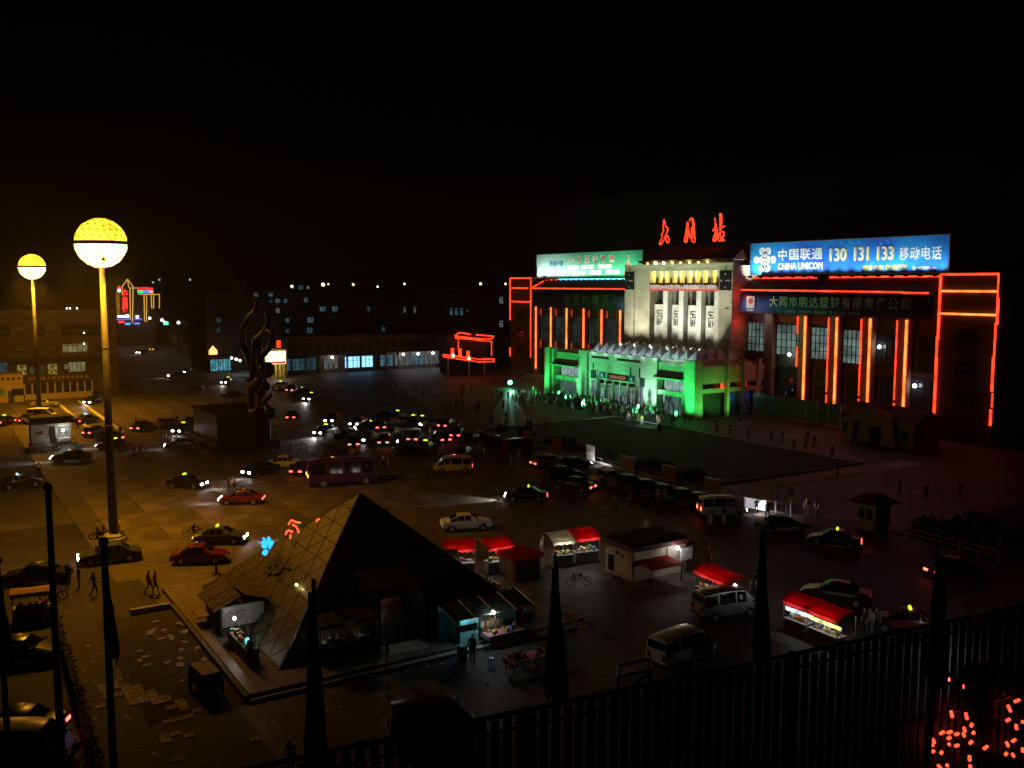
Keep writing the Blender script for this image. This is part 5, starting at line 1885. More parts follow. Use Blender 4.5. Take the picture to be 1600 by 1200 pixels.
for i in range(3):
    a, b = Vector((*cor[i], 0)), Vector((*cor[i + 1], 0))
    n_ = int((b - a).length / 2)
    for k in range(n_ + 1):
        p = a.lerp(b, k / n_)
        MB().tube((p.x, p.y, 0), (p.x, p.y, 1.1), .05, 6).build('post', DARKM, fr)
    MB().tube(a + Vector((0, 0, 1.05)), b + Vector((0, 0, 1.05)), .04, 5).build('rail', DARKM, fr)
    MB().tube(a + Vector((0, 0, .5)), b + Vector((0, 0, .5)), .03, 5).build('rail', DARKM, fr)

# ------------------------------------------------------------------ glass pyramid on its platform
PX, PY, PZ, HB, HH = 73.7, -93.2, .36, 8.2, 7.1
pf_ = thing('pyramid_platform', 'pale paved platform that the glass pyramid stands on', 'platform', (PX, PY, 0))
MB().box(-10, 10.4, -10.5, 9.6, 0, .34).build('deck', paving('deck_stone', (.24, .21, .16), (.21, .185, .14), (.13, .11, .09), .9, .9, .4, .35, .015), pf_)
MB().box(10.403, 10.8, -10.5, 9.6, 0, .18).build('step', KERB, pf_)
py_ = thing('glass_pyramid', 'big dark glass pyramid kiosk with one face lit amber by the globe lamp', 'pyramid', (PX, PY, PZ))
FRM = mat('pyramid_frame', (.03, .026, .014), .6, .2, 2, spec=.2)
BOXM = mat('booth_black', (.012, .011, .01), .6, .2, 2, spec=.2)
MB().add([(-HB, -HB, 0), (HB, -HB, 0), (HB, HB, 0), (-HB, HB, 0), (0, 0, HH)], [(0, 1, 4), (1, 2, 4), (2, 3, 4), (3, 0, 4), (0, 3, 2, 1)]).build('frame', FRM, py_)
PANE = [mat('pyramid_pane_%d' % i, tuple(v * k for v in (.085, .075, .034)), .45, .35, .7, spec=.25) for i, k in enumerate((1, .93, 1.05))]
NR = 9
for face, (c0, c1, nrm) in enumerate((((-HB, -HB), (HB, -HB), (0, -1)), ((HB, -HB), (HB, HB), (1, 0)))):
    A, B, T = Vector((*c0, 0)), Vector((*c1, 0)), Vector((0, 0, HH))
    n3 = (B - A).cross(T - A).normalized()
    if n3.dot(Vector((*nrm, .5))) < 0:
        n3 = -n3
    u = (B - A) / NR
    v = (T - A) / NR
    for ud in (0, 1):
        tri = [Vector((0, 0, 0)), u, v] if ud == 0 else [u, u + v, v]
        c = sum(tri, Vector()) / 3
        t_ = [c + (p - c) * .93 for p in tri]
        ms = [MB().add([p + n3 * .05 for p in t_] + [p - n3 * .02 for p in t_], [(0, 1, 2), (0, 1, 4, 3), (1, 2, 5, 4), (2, 0, 3, 5)]).mesh('glass_pane', PANE[i]) for i in range(3)]
        for i in range(NR):
            for j in range(NR - i - ud):
                if face == 1 and i < 3 and 2 < j < 8 - i and (i < 2):
                    continue
                obj('glass_pane', ms[R.choice((0, 0, 1, 2))], py_, A + u * j + v * i + n3 * R.uniform(0, .008))
for a, b in (((-HB, -HB), 0), ((HB, -HB), 0), ((HB, HB), 0)):
    MB().tube((a[0], a[1], 0), (0, 0, HH + .03), .07, 6).build('hip_rail', STEEL, py_)
DP = mat('faded_print', (.07, .05, .015), .7)
text('dark_lettering', '名吃', 1.5, DP, py_, (-1.1, -5.35, 2.72), bold=.03).rotation_euler = (rad(-48), 0, 0)
MB().ball((2.9, -5.35, 2.75), .09, 8).build('corner_lamp', emit('corner_bulb', (1, .85, .3), 10, sample=False), py_)
lamp(py_, 'POINT', (3.35, -5.3, 2.75), 5, (1, .8, .3), .06)
# doorway box and window boxes let into the front face
q = lambda px, py, x=82.6: (lambda v: (v.x - PX, v.y - PY, v.z - PZ))(onX(px, py, x))
(_, ya, _), (_, yb, _) = q(598, 1040), q(664, 1040)
X0 = 8.75
MB().box(5.2, X0, ya - .14, ya, 0, 3.0).build('door_jamb', BOXM, py_)
MB().box(5.2, X0, yb, yb + .14, 0, 3.0).build('door_jamb', BOXM, py_)
MB().box(4.9, X0, ya - .14, yb + .14, 3.003, 3.6).build('door_lintel', BOXM, py_)
o = MB().box(X0 + .003, X0 + .06, ya + .2, yb - .2, 3.08, 3.55).build('lintel_sign', mat('sign_dull_red', (.18, .04, .03), .7), py_)
text('lintel_text', '快餐 面食 酒水', .34, mat('print_dim_red', (.30, .10, .06), .7), o, (X0 + .08, (ya + yb) / 2, 3.3), bold=.02).rotation_euler = (0, 0, rad(90))
MB().box(5.0, X0 + .9, ya, yb, 0.002, .02).build('door_floor', mat('pale_floor_tile', (.45, .43, .36), .3, .2, 1.5), py_)
MB().box(5.0, 5.1, ya, yb, .03, 3.0).build('inner_wall', mat('inner_wall', (.16, .12, .09), .8, .3, 1.5), py_)
MB().box(6.4, 6.5, ya + 1.0, yb - .3, .03, 2.6).build('door_leaf', mat('door_red', (.12, .03, .02), .5, .3, 2), py_)
MB().box(5.2, 5.9, ya + .1, ya + 1.0, .03, 1.3).build('counter', mat('inner_counter', (.25, .22, .18), .5, .2, 3), py_)
lamp(py_, 'POINT', (7.2, (ya + yb) / 2 - .5, 2.6), 9, (.95, .95, .85), .1)
for pa, pb, w_ in ((502, 546, 1), (560, 593, .5)):
    (_, y0, _), (_, y1, _) = q(pa, 1015), q(pb, 1015)
    wb = MB().box(6.6, X0, y0, y1, 0, .8).box(6.6, X0, y0, y1, 1.9, 2.05).box(6.6, 6.7, y0, y1, .803, 1.897).build('window_box', BOXM, py_)
    MB().box(X0 - .04, X0, y0, y0 + .06, .803, 1.897).box(X0 - .04, X0, y1 - .06, y1, .803, 1.897).build('window_post', STEEL, wb)
    for k in range(4):
        yy = y0 + .25 + (y1 - y0 - .5) * k / 3
        MB().lathe([(.1, 0), (.14, .1), (.05, .2), (.05, .32)], 8).build('pot', mat('pot_white', (.6, .58, .5), .4), wb, (X0 - .5 - R.uniform(0, .8), yy, .81))
    MB().box(7.0, X0 - .2, y0 + .1, y0 + .5, .803, 1.05).build('steel_tray', STEEL, wb)
    lamp(wb, 'POINT', (7.6, (y0 + y1) / 2, 1.75), 2.5 * w_, (1, .9, .6), .06)
# neon figures standing behind the far edge
ns_ = thing('neon_script', 'small red neon script strokes with a blue neon flower beside the pyramid edge', 'neon sign', (68, -99.5, .36))
NB = emit('neon_flower_blue', (.012, .24, 1.0), 3.5)
NRS = emit('neon_script_red', (1, .06, .02), 3.5)
q = lambda px, py, y: tuple(onY(px, py, y) - Vector((68, -99.5, .36)))
for l, y in (([(451, 819), (455, 813), (456.5, 813.2), (463, 816), (469, 816.5)], -98.6), ([(457.5, 820), (463, 823), (465.5, 828), (466.5, 832.5)], -98.6),
             ([(446.5, 835), (448, 830.5), (451, 828.8), (457, 831)], -98.6), ([(453.8, 835), (453.4, 841.5)], -98.6), ([(494.5, 814.5), (496, 811.8), (499, 811)], -96.6)):
    MB().path([q(a, b, y) for a, b in l], .055, 6).build('neon_stroke', NRS, ns_)
fl = [[(412, 841), (414, 845), (409, 848)], [(409, 848), (413, 852), (416, 848)], [(420, 840), (422, 844), (419, 848)], [(420, 840), (418.5, 842), (419, 848)], [(419, 848), (426, 847), (424, 852)], [(410, 853), (414, 850), (416, 855)],
      [(410, 853), (413, 855.5), (416, 855)], [(420, 851), (422, 857), (421, 851)], [(412, 862), (414, 860.5), (417, 860.5), (417, 863), (414, 866.5), (411, 864), (412, 862)], [(416, 848), (421, 850)]]
MB().box(-.5, -.42, -.4, .4, 1, 1.1)
for l in fl:
    MB().path([q(a, b, -100.4) for a, b in l], .07, 6).build('neon_petal', NB, ns_)
a, b = q(414, 868, -100.4), q(453, 843, -98.6)
MB().tube((a[0], a[1], a[2]), (a[0] + .2, a[1] + .3, a[2] - .5), .02, 5).build('bracket', DARKM, ns_)
MB().tube((b[0], b[1], b[2]), (b[0] + .2, b[1] + .3, b[2] - .5), .02, 5).build('bracket', DARKM, ns_)

# plank roofed hut against the lit side
g = G(366, 925, 2.4)
hk = thing('plank_hut', 'small hut with a slatted plank roof leaning beside the lit pyramid face', 'hut', (g.x, g.y, .34))
HW = mat('hut_timber', (.17, .13, .07), .8, .3, 3)
MB().box(-1.7, 1.7, -1.3, 1.3, 0, 1.85).build('body', mat('hut_body', (.07, .06, .045), .8, .3, 2), hk)
MB().add([(-1.9, 0, 2.5), (1.9, 0, 2.5), (1.9, 1.7, 1.95), (-1.9, 1.7, 1.95), (-1.9, 0, 2.44), (1.9, 0, 2.44), (1.9, 1.7, 1.89), (-1.9, 1.7, 1.89)], [(0, 1, 2, 3), (4, 7, 6, 5), (0, 4, 5, 1), (1, 5, 6, 2), (2, 6, 7, 3), (3, 7, 4, 0)]).build('roof_panel', HW, hk)
for i in range(8):
    x = -1.9 + i * .48
    MB().add([(x, -.12, 2.40), (x + .40, -.12, 2.40), (x + .40, -1.75, 1.72), (x, -1.75, 1.72), (x, -.12, 2.34), (x + .40, -.12, 2.34), (x + .40, -1.75, 1.66), (x, -1.75, 1.66)], [(0, 1, 2, 3), (4, 7, 6, 5), (0, 4, 5, 1), (1, 5, 6, 2), (2, 6, 7, 3), (3, 7, 4, 0)]).build('roof_plank', HW, hk, (0, 0, R.uniform(-.02, .02)))
o = MB().box(1.72, 1.77, -1.2, 1.25, .6, 1.8).build('white_board', mat('hut_white_board', (.42, .42, .38), .7, .2, 2), hk)
text('board_text', '冷饮', .7, mat('hut_print', (.2, .2, .2), .7), o, (1.79, -.5, 1.2), bold=.01).rotation_euler = (0, 0, rad(90))
MB().box(-2.2, -.7, -2.0, -1.32, .55, .62).build('shelf', mat('shelf_wood', (.35, .26, .12), .7), hk)

# glowing snack stand at the foot of the lit face
st_ = thing('snack_stand', 'glass snack counter with a bare bulb at the foot of the lit pyramid face', 'stall', (78.6, -102.4, .34))
MB().box(-1.8, 1.8, -.35, .35, 0, .8).build('counter', mat('stand_counter', (.12, .09, .05), .7, .3, 2), st_)
for s_ in (-1, 1):
    MB().tube((-1.8, s_ * .34, .8), (1.8, s_ * .34, .8), .025, 5).build('edge_rail', STEEL, st_)
for x in (-1.75, 0, 1.75):
    MB().tube((x, .3, .8), (x, .3, 1.5), .02, 5).build('post', STEEL, st_)
for i in range(14):
    x = -1.6 + i * .24
    c = R.choice(((.5, .3, .1), (.4, .08, .05), (.5, .5, .4), (.1, .35, .35), (.45, .4, .1)))
    MB().box(-.08, .08, -.12, .12, 0, R.uniform(.08, .28)).build('snack_box', mat('snack_%d%d' % (int(c[0] * 100), int(c[1] * 100)), c, .5), st_, (x, R.uniform(-.15, .15), .803))
MB().ball((-1.6, .0, 1.55), .09, 8).build('bulb', emit('bare_bulb', (1, .97, .9), 45, sample=False), st_)
lamp(st_, 'POINT', (-1.5, -.05, 1.42), 11, (1, .95, .82), .06)
MB().box(.9, 1.2, -.1, .1, .85, 1.2).build('teal_lamp', emit('teal_light', (.1, .7, .75), 3, sample=False), st_)

# dark covered cart and debris on the left of the platform
g = G(325, 1085)
ct = thing('covered_cart', 'black covered handcart parked at the platform kerb', 'cart', (g.x - .4, g.y, 0), .1)
MB().box(-1.1, 1.1, -.6, .6, .45, 1.3, taper=.08).build('cover', BLACK, ct, bevel=.06)
for x in (-.6, .6):
    for y in (-.62, .62):
        MB().tube((x, y - .03, .3), (x, y + .03, .3), .3, 12).build('wheel', RUBBER, ct)
MB().tube((-1.1, 0, .9), (-1.7, 0, 1.1), .03, 5).build('handle', STEEL, ct)

# sunken bed with its broken tiling left of the platform
bed = struct('soil_bed', MB().quad((67.8, -108.6, .004), (84.4, -108.6, .004), (84.4, -103.9, .004), (67.8, -103.9, .004)), SOIL)
struct('kerb_strip', MB().box(67.3, 67.6, -106.4, -103.9, 0, .32), KERB)
struct('kerb_strip', MB().box(67.6, 84.2, -103.98, -103.72, 0, .30), mat('dark_kerb', (.12, .11, .09), .8, .3, 1))
yard = struct('tiled_yard', MB().quad((60, -118, .0035), (110, -118, .0035), (110, -104.4, .0035), (60, -104.4, .0035)), COURT)
tm = [MB().box(-.235, .235, -.235, .235, 0, .03).mesh('paving_tile', mat('tile_cream_%d' % i, tuple(v * k for v in (.34, .28, .17)), .75, .45, 2.5)) for i, k in enumerate((1, .75, .55))]
c0 = G(245, 1098)
nt_ = 0
for i in range(-11, 14):
    for j in range(-6, 7):
        x, y = c0.x + i * .5, c0.y + j * .5
        # an S shaped strip of surviving tiles, worn away elsewhere
        d = min(abs((y - c0.y) - (1.2 * math.sin((x - c0.x) * .55 + .4) - .4)), 9)
        keep = d < .9 and R.random() < .8 and -4 < x - c0.x < 4.8
        if i > 2 and j > -1:
            keep = keep and R.random() < .5
        if (not keep and R.random() < .025) or keep:
            o = obj('paving_tile', R.choice(tm), yard, (x, y, .008 + R.uniform(0, .012)), R.gauss(0, .03))
            nt_ += 1
for i in range(26):
    g = G(R.uniform(215, 330), R.uniform(965, 1050))
    o = MB().box(-.25, .25, -.16, .16, 0, .06, taper=.04).build('rubble', KERB, bed, (min(max(g.x, 68.3), 83.8), min(max(g.y, -108.2), -104.2), .005), R.uniform(0, 3))

lt = MB()
for i in range(150):
    px, py = R.uniform(120, 1000), R.uniform(1000, 1195)
    g = G(px, py)
    if 60 < g.x < 84.8 and -103.9 < g.y < -83:
        continue
    a, s_ = R.uniform(0, 3.14), R.uniform(.05, .16)
    ca, sa = math.cos(a) * s_, math.sin(a) * s_
    z = .006
    lt.add([(g.x - ca, g.y - sa, z), (g.x + sa, g.y - ca, z + R.uniform(.01, .05)), (g.x + ca, g.y + sa, z), (g.x - sa, g.y + ca, z + R.uniform(0, .04))], [(0, 1, 2, 3)])
lt = lt.build('litter', mat('litter_paper', (.5, .48, .42), .8, .3, 3))
lt['kind'] = 'stuff'

# ------------------------------------------------------------------ vehicles (pixel on the ground, heading: 0 right, 90 away, 180 left, 270 towards us)
V = vehicle
V('sedan', 728, 827, 10, 'white', 'white saloon car parked alone on open ground right of the pyramid tip')
V('sedan', 313, 878, 6, 'red', 'dark red taxi standing below the blue taxi, a blue mark on its door', 'taxi', sign='off', tails=0)
V('sedan', 172, 877, 205, 'blue', 'blue saloon with both headlamps lit, just right of the shorter flagpole tip', lamps=1, beam=500)
V('sedan', 58, 910, 192, 'black', 'black saloon parked behind the awning cart at the left edge')
V('sedan', 292, 762, -14, 'black', 'dark taxi with a yellow roof sign driving right, above the red taxi', lamps=1, sign='yellow', beam=500)
V('sedan', 378, 787, 184, 'red', 'red taxi driving left just above the pyramid shoulder', lamps=1, tails=1, sign='off', beam=300)
V('sedan', 345, 848, 2, 'blue', 'dark blue taxi driving right with amber tail lamps and a yellow roof sign', lamps=1, tails=2, sign='yellow', beam=500)
V('sedan', 32, 762, 38, 'black', 'taxi with a pale blue roof sign at the left edge, its red tail lamps lit', lamps=0, tails=1, sign='white')
V('sedan', 112, 721, 194, 'black', 'black saloon driving left, headlamps lit, left of the big lamp pole', lamps=1, beam=700)
V('sedan', 178, 702, 178, 'darkred', 'dark red taxi passing behind the big lamp pole, yellow roof sign lit', lamps=1, sign='yellow', beam=300)
V('sedan', 170, 689, 150, 'black', 'black saloon half hidden behind the big lamp pole with red tail lamps', tails=1)
V('hatch', 149, 681, 75, 'grey', 'small grey hatchback seen from behind left of the big lamp pole', tails=1)
V('sedan', 136, 661, 72, 'black', 'taxi with a white roof sign between the two white kerbs', tails=1, sign='white')
V('sedan', 71, 636, 8, 'silver', 'silver saloon lit yellow, parked before the arcade shop')
V('van', 66, 656, 4, 'white', 'white minivan whose roof shows above the kiosk roof')
V('sedan', 49, 660, 60, 'darkred', 'dark red car beside the white minivan behind the kiosk', tails=1)
V('sedan', 9, 663, 85, 'black', 'black taxi with a yellow roof sign at the far left edge', tails=1, sign='yellow')
V('van', -2, 622, 5, 'white', 'white van cut by the left edge before the white shop')
V('sedan', 145, 631, 268, 'black', 'dark car facing us with two white headlamps beside the second white kerb', lamps=1, beam=300)
V('sedan', 223, 672, 82, 'darkred', 'dark red taxi seen from behind, first in the row right of the big pole', tails=1)
V('sedan', 260, 668, 255, 'red', 'red car with one people group around it in the row right of the big pole')
V('sedan', 286, 676, 262, 'black', 'taxi facing us with lit headlamps and yellow sign, in the row left of the plinth', lamps=1, sign='yellow', beam=60)
V('sedan', 300, 665, 240, 'darkred', 'pinkish red car just behind the taxi that faces us by the plinth', tails=1)
V('van', 322, 665, 100, 'black', 'tall black van at the right end of the row left of the plinth')
V('sedan', 286, 701, 196, 'grey', 'grey car driving left with bright headlamps, left of the plinth railing', lamps=1, beam=160)
V('sedan', 279, 590, 215, 'black', 'lower of two cars coming from the street with white headlamps', lamps=1, beam=300)
V('sedan', 295, 584, 250, 'black', 'upper of two cars coming from the street with white headlamps', lamps=1, beam=300)
V('sedan', 223, 553, 255, 'black', 'far car with twin white headlamps at the top of the road', lamps=1, beam=300)
V('sedan', 243, 548, 80, 'black', 'far car with amber tail lamps at the top of the road', tails=2)
V('sedan', 356, 600, 262, 'black', 'taxi facing us with lit headlamps just left of the sculpture', lamps=1, sign='yellow', beam=300)
V('sedan', 318, 573, 100, 'darkred', 'small dark car with a red tail lamp near the blue shop', tails=1)
V('sedan', 408, 741, 238, 'black', 'black car facing us with two pinkish headlamps below the plinth', lamps=1)
V('sedan', 440, 731, 190, 'white', 'white car streaming past behind the black car below the plinth', tails=2, sign='off')
V('sedan', 474, 739, 80, 'darkred', 'small dark red car seen from behind at the bus tail', tails=1)
V('bus', 535, 757, 18, 'purple', 'dark purple bus driving right across the middle of the square', 'bus', tails=2)
V('sedan', 541, 718, 70, 'darkred', 'dark red car seen from behind just above the purple bus', tails=2)
V('sedan', 550, 697, 105, 'black', 'black car with two bright red tail lamps, above the dark red car over the bus', tails=1)
V('sedan', 508, 679, 250, 'grey', 'taxi coming at us with two bright headlamps and yellow sign right of the plinth', lamps=1, sign='yellow', beam=1100)
V('sedan', 521, 660, 262, 'black', 'dark car with two headlamps behind the brightest oncoming taxi', lamps=1, beam=200)
V('sedan', 486, 626, 258, 'grey', 'taxi with white headlamps and yellow sign right of the sculpture foot', lamps=1, sign='yellow', beam=500)
V('sedan', 438, 607, 250, 'white', 'white taxi close under the lit restaurant sign', sign='yellow')
V('sedan', 456, 612, 90, 'darkred', 'dark car with red tail lamps next to the white taxi by the restaurant', tails=1)
V('sedan', 470, 617, 200, 'black', 'dark taxi with a yellow sign third from the restaurant corner', sign='yellow')
V('sedan', 457, 655, 95, 'darkred', 'dark red car alone right of the sculpture plinth', tails=1)
V('sedan', 577, 673, 200, 'black', 'dark taxi with green yellow sign at the left of the jam', sign='yellow', lamps=1, beam=100)
V('sedan', 590, 671, 110, 'darkred', 'dark red car in the jam with a red lamp near the green yellow sign', tails=1)
V('sedan', 613, 682, 70, 'silver', 'silver car seen from behind in the middle of the jam', tails=1)
V('sedan', 545, 686, 60, 'darkred', 'dark red car at the left of the jam with a faint amber lamp')
V('sedan', 632, 664, 190, 'white', 'white car behind the silver car in the jam')
V('sedan', 651, 689, 80, 'grey', 'grey car left of the taxi with the cyan boot', tails=1)
V('sedan', 666, 705, 76, 'teal', 'taxi with a bright cyan boot and yellow roof sign in the jam', tails=1, sign='yellow')
V('sedan', 646, 663, 90, 'black', 'taxi with a yellow sign at the back of the jam', sign='yellow')
V('sedan', 660, 664, 95, 'black', 'second taxi with a yellow sign at the back of the jam', sign='yellow')
V('sedan', 714, 683, 85, 'black', 'dark car with red tail lamps at the right end of the jam', tails=1)
V('sedan', 724, 714, 78, 'black', 'dark car braking with very bright tail lamps above the cream minivan', tails=1)
V('van', 708, 738, 186, 'cream', 'cream minivan driving left in the middle of the square', 'minivan', tails=1)
V('sedan', 822, 782, 178, 'black', 'black taxi with a yellow roof sign driving left in the dark centre', lamps=1, tails=1, sign='yellow', beam=1100)
V('sedan', 896, 766, 150, 'black', 'black car with one red tail lamp right of the taxi in the dark centre', tails=1)
for i, (px, py, hd, c, ln, tl, sg, lab) in enumerate(((600, 694, 95, 'black', 0, 1, None, 'black car low in the jam, between two red lamped cars'), (575, 690, 250, 'grey', 1, 0, None, 'grey car facing us low in the left of the jam'),
        (620, 656, 240, 'black', 0, 0, 'yellow', 'taxi with a dim yellow sign at the top left of the jam'), (700, 668, 70, 'darkred', 0, 1, None, 'dark red car at the top right of the jam'),
        (560, 665, 260, 'black', 1, 0, None, 'black car with headlamps at the top left corner of the jam'), (736, 692, 60, 'black', 0, 0, None, 'black car under the blue lit sign right of the jam'),
        (690, 690, 110, 'grey', 0, 1, None, 'grey car right of the cyan booted taxi'), (640, 712, 40, 'black', 0, 0, None, 'black car at the bottom of the jam, above the walkers'),
        (680, 668, 200, 'silver', 1, 0, None, 'silver car with headlamps at the top right of the jam'), (600, 655, 190, 'black', 0, 1, None, 'black car in the topmost row of the jam'))):
    V('sedan', px, py, hd, c, lab, lamps=ln, tails=tl, sign=sg, beam=80)
# the parked row along the fence
row = [(745, 690, 'black', 0, 'black car, far left end of the row parked along the fence'), (774, 697, 'darkred', 0, 'dark red car near the far end of the fence row'),
       (812, 708, 'darkred', 0, 'dark red van like car before the second sign board'), (859, 729, 'silver', 1, 'silver car with red tail lamps on, in the fence row'),
       (878, 748, 'black', 0, 'black car just below of the silver car with red lamps'), (895, 733, 'blue', -2, 'dark blue car nose on to the white board'),
       (951, 754, 'white', 0, 'dull white car in the middle of the fence row'), (981, 762, 'grey', 0, 'grey car right of the dull white one in the fence row'),
       (1008, 770, 'black', 0, 'black car with a pale roof glint in the fence row'), (1036, 778, 'black', 0, 'black car fourth from the white hatch in the fence row'),
       (1066, 785, 'green', 0, 'dark green car near the right end of the fence row'), (1092, 792, 'darkred', 0, 'dark car at the near right end of the fence row')]
for px, py, c, tl, lab in row:
    V('van' if 'van like' in lab else 'sedan', px, py, 32 + R.uniform(-5, 5), c, lab, tails=max(tl, 0), group='cars parked along the fence', lamps=1 if tl == -2 else 0, beam=500 if tl == -2 else 0)
V('van', 1127, 806, 8, 'white', 'white minivan with red tail lamps and headlamps on, lighting the railing', 'minivan', lamps=1, tails=1, beam=1300)
V('sedan', 1222, 830, 14, 'green', 'green and white taxi waiting by the no parking sign', low='white')
V('sedan', 1303, 853, 160, 'black', 'black taxi with a bright yellow sign near the small sentry booth', tails=1, sign='yellow')
V('sedan', 1306, 940, 155, 'darkred', 'dark red car parked behind the two red stalls at the right')
V('sedan', 1492, 900, 20, 'black', 'black car with a red tail lamp by the long rail at the right', tails=1)
V('sedan', 1414, 985, 165, 'red', 'red taxi with a yellow roof sign behind the dark slat fence', sign='yellow', tails=1)
V('van', 1133, 962, 22, 'silver', 'silver minivan parked left of the drooping dark flag', 'minivan')
V('van', 1064, 1033, 40, 'white', 'white van seen from behind with its side door open', 'van')
V('van', 680, 1155, 14, 'darkred', 'dark red minivan nearly black, bottom centre by the fence', 'minivan')
V('van', 38, 1192, 4, 'white', 'white van cut by the bottom left corner', 'van')
V('sedan', 25, 1150, 182, 'black', 'black car just behind the white van at the bottom left', tails=1)
V('sedan', 34, 1032, 4, 'black', 'black car below the awning cart at the left edge')
V('sedan', 1044, 857, 30, 'blue', 'taxi with a yellow sign half hidden behind the small flat roofed building', sign='yellow')
V('sedan', 365, 622, 20, 'black', 'dark car in shadow between the plinth and the street')
V('sedan', 300, 612, 190, 'black', 'dark parked car in the shade before the street mouth')
V('van', 200, 606, 20, 'black', 'black van in the shade at the corner of the wide dim building')
V('sedan', 1545, 1075, 20, 'black', 'black car seen through the gaps of the slat fence', tails=1)
# a swung open door on the white van
vd = [o for o in col.objects if o.get('label') == 'white van seen from behind with its side door open'][0]
MB().box(-.55, .55, 0, .05, .45, 1.7, taper=.02).build('open_door', PAINT['white'], vd, (.75, -1.0, 0), -1.2)


# ------------------------------------------------------------------ two wheelers
def bike(px, py, head, label, motor=False, loc=None):
    p = loc if loc is not None else G(px, py)
    t = thing('motorbike' if motor else 'bicycle', label, 'motorbike' if motor else 'bicycle', (p[0], p[1], 0), rad(head + 58.2), 'bikes in the square')
    r = .3 if motor else .33
    for x in (-.55, .55):
        b = MB()
        for k in range(14):
            a0, a1 = 2 * math.pi * k / 14, 2 * math.pi * (k + 1) / 14
            b.tube((x + r * math.cos(a0), 0, r + r * math.sin(a0) * .97), (x + r * math.cos(a1), 0, r + r * math.sin(a1) * .97), .05 if motor else .022, 4)
        for k in range(6):
            a0 = math.pi * k / 6
            b.tube((x - r * math.cos(a0), 0, r - r * math.sin(a0) * .97), (x + r * math.cos(a0), 0, r + r * math.sin(a0) * .97), .008, 3)
        b.build('wheel', RUBBER, t)
    f = MB()
    f.tube((-.55, 0, r), (-.1, 0, .75), .03, 5).tube((-.1, 0, .75), (.42, 0, .8), .03, 5).tube((.0, 0, .32), (.42, 0, .8), .03, 5).tube((-.1, 0, .75), (.0, 0, .32), .03, 5).tube((.55, 0, r), (.38, 0, 1.0), .03, 5)
    if motor:
        f.box(-.2, .25, -.12, .12, .3, .62)
    f.build('frame', PAINT['darkred'] if motor else DARKM, t)
    MB().box(-.35 if motor else -.22, .05, -.1, .1, .78, .86).build('saddle', BLACK, t, bevel=.02)
    MB().tube((.36, -.28, 1.02), (.36, .28, 1.02), .018, 5).build('handlebar', STEEL, t)
    return t


bike(157, 842, 30, 'motorbike standing at the foot of the big globe lamp with two people', True)
bike(176, 848, 20, 'bicycle leaning at the big lamp base, left of the pole')
bike(190, 846, 165, 'bicycle on the right side of the big lamp base')
b_ = bike(627, 700, 200, 'motorbike with one white headlamp in the jam', True)
MB().ball((.48, 0, .92), .13, 8).build('headlamp', HEADON, b_)
bike(212, 716, 15, 'motorbike passing between the big pole and the plinth', True)
bike(92, 700, 40, 'motorbike parked right of the small kiosk', True)
bike(108, 690, 200, 'bicycle by the kiosk side')
bike(84, 938, 20, 'motorbike parked right of the awning cart', True)
bike(960, 920, 15, 'bicycle in the dark below the small flat roofed building')
bike(905, 915, 190, 'bicycle left of the small flat roofed building')
bike(302, 838, 10, 'bicycle ridden left of the dark blue taxi')

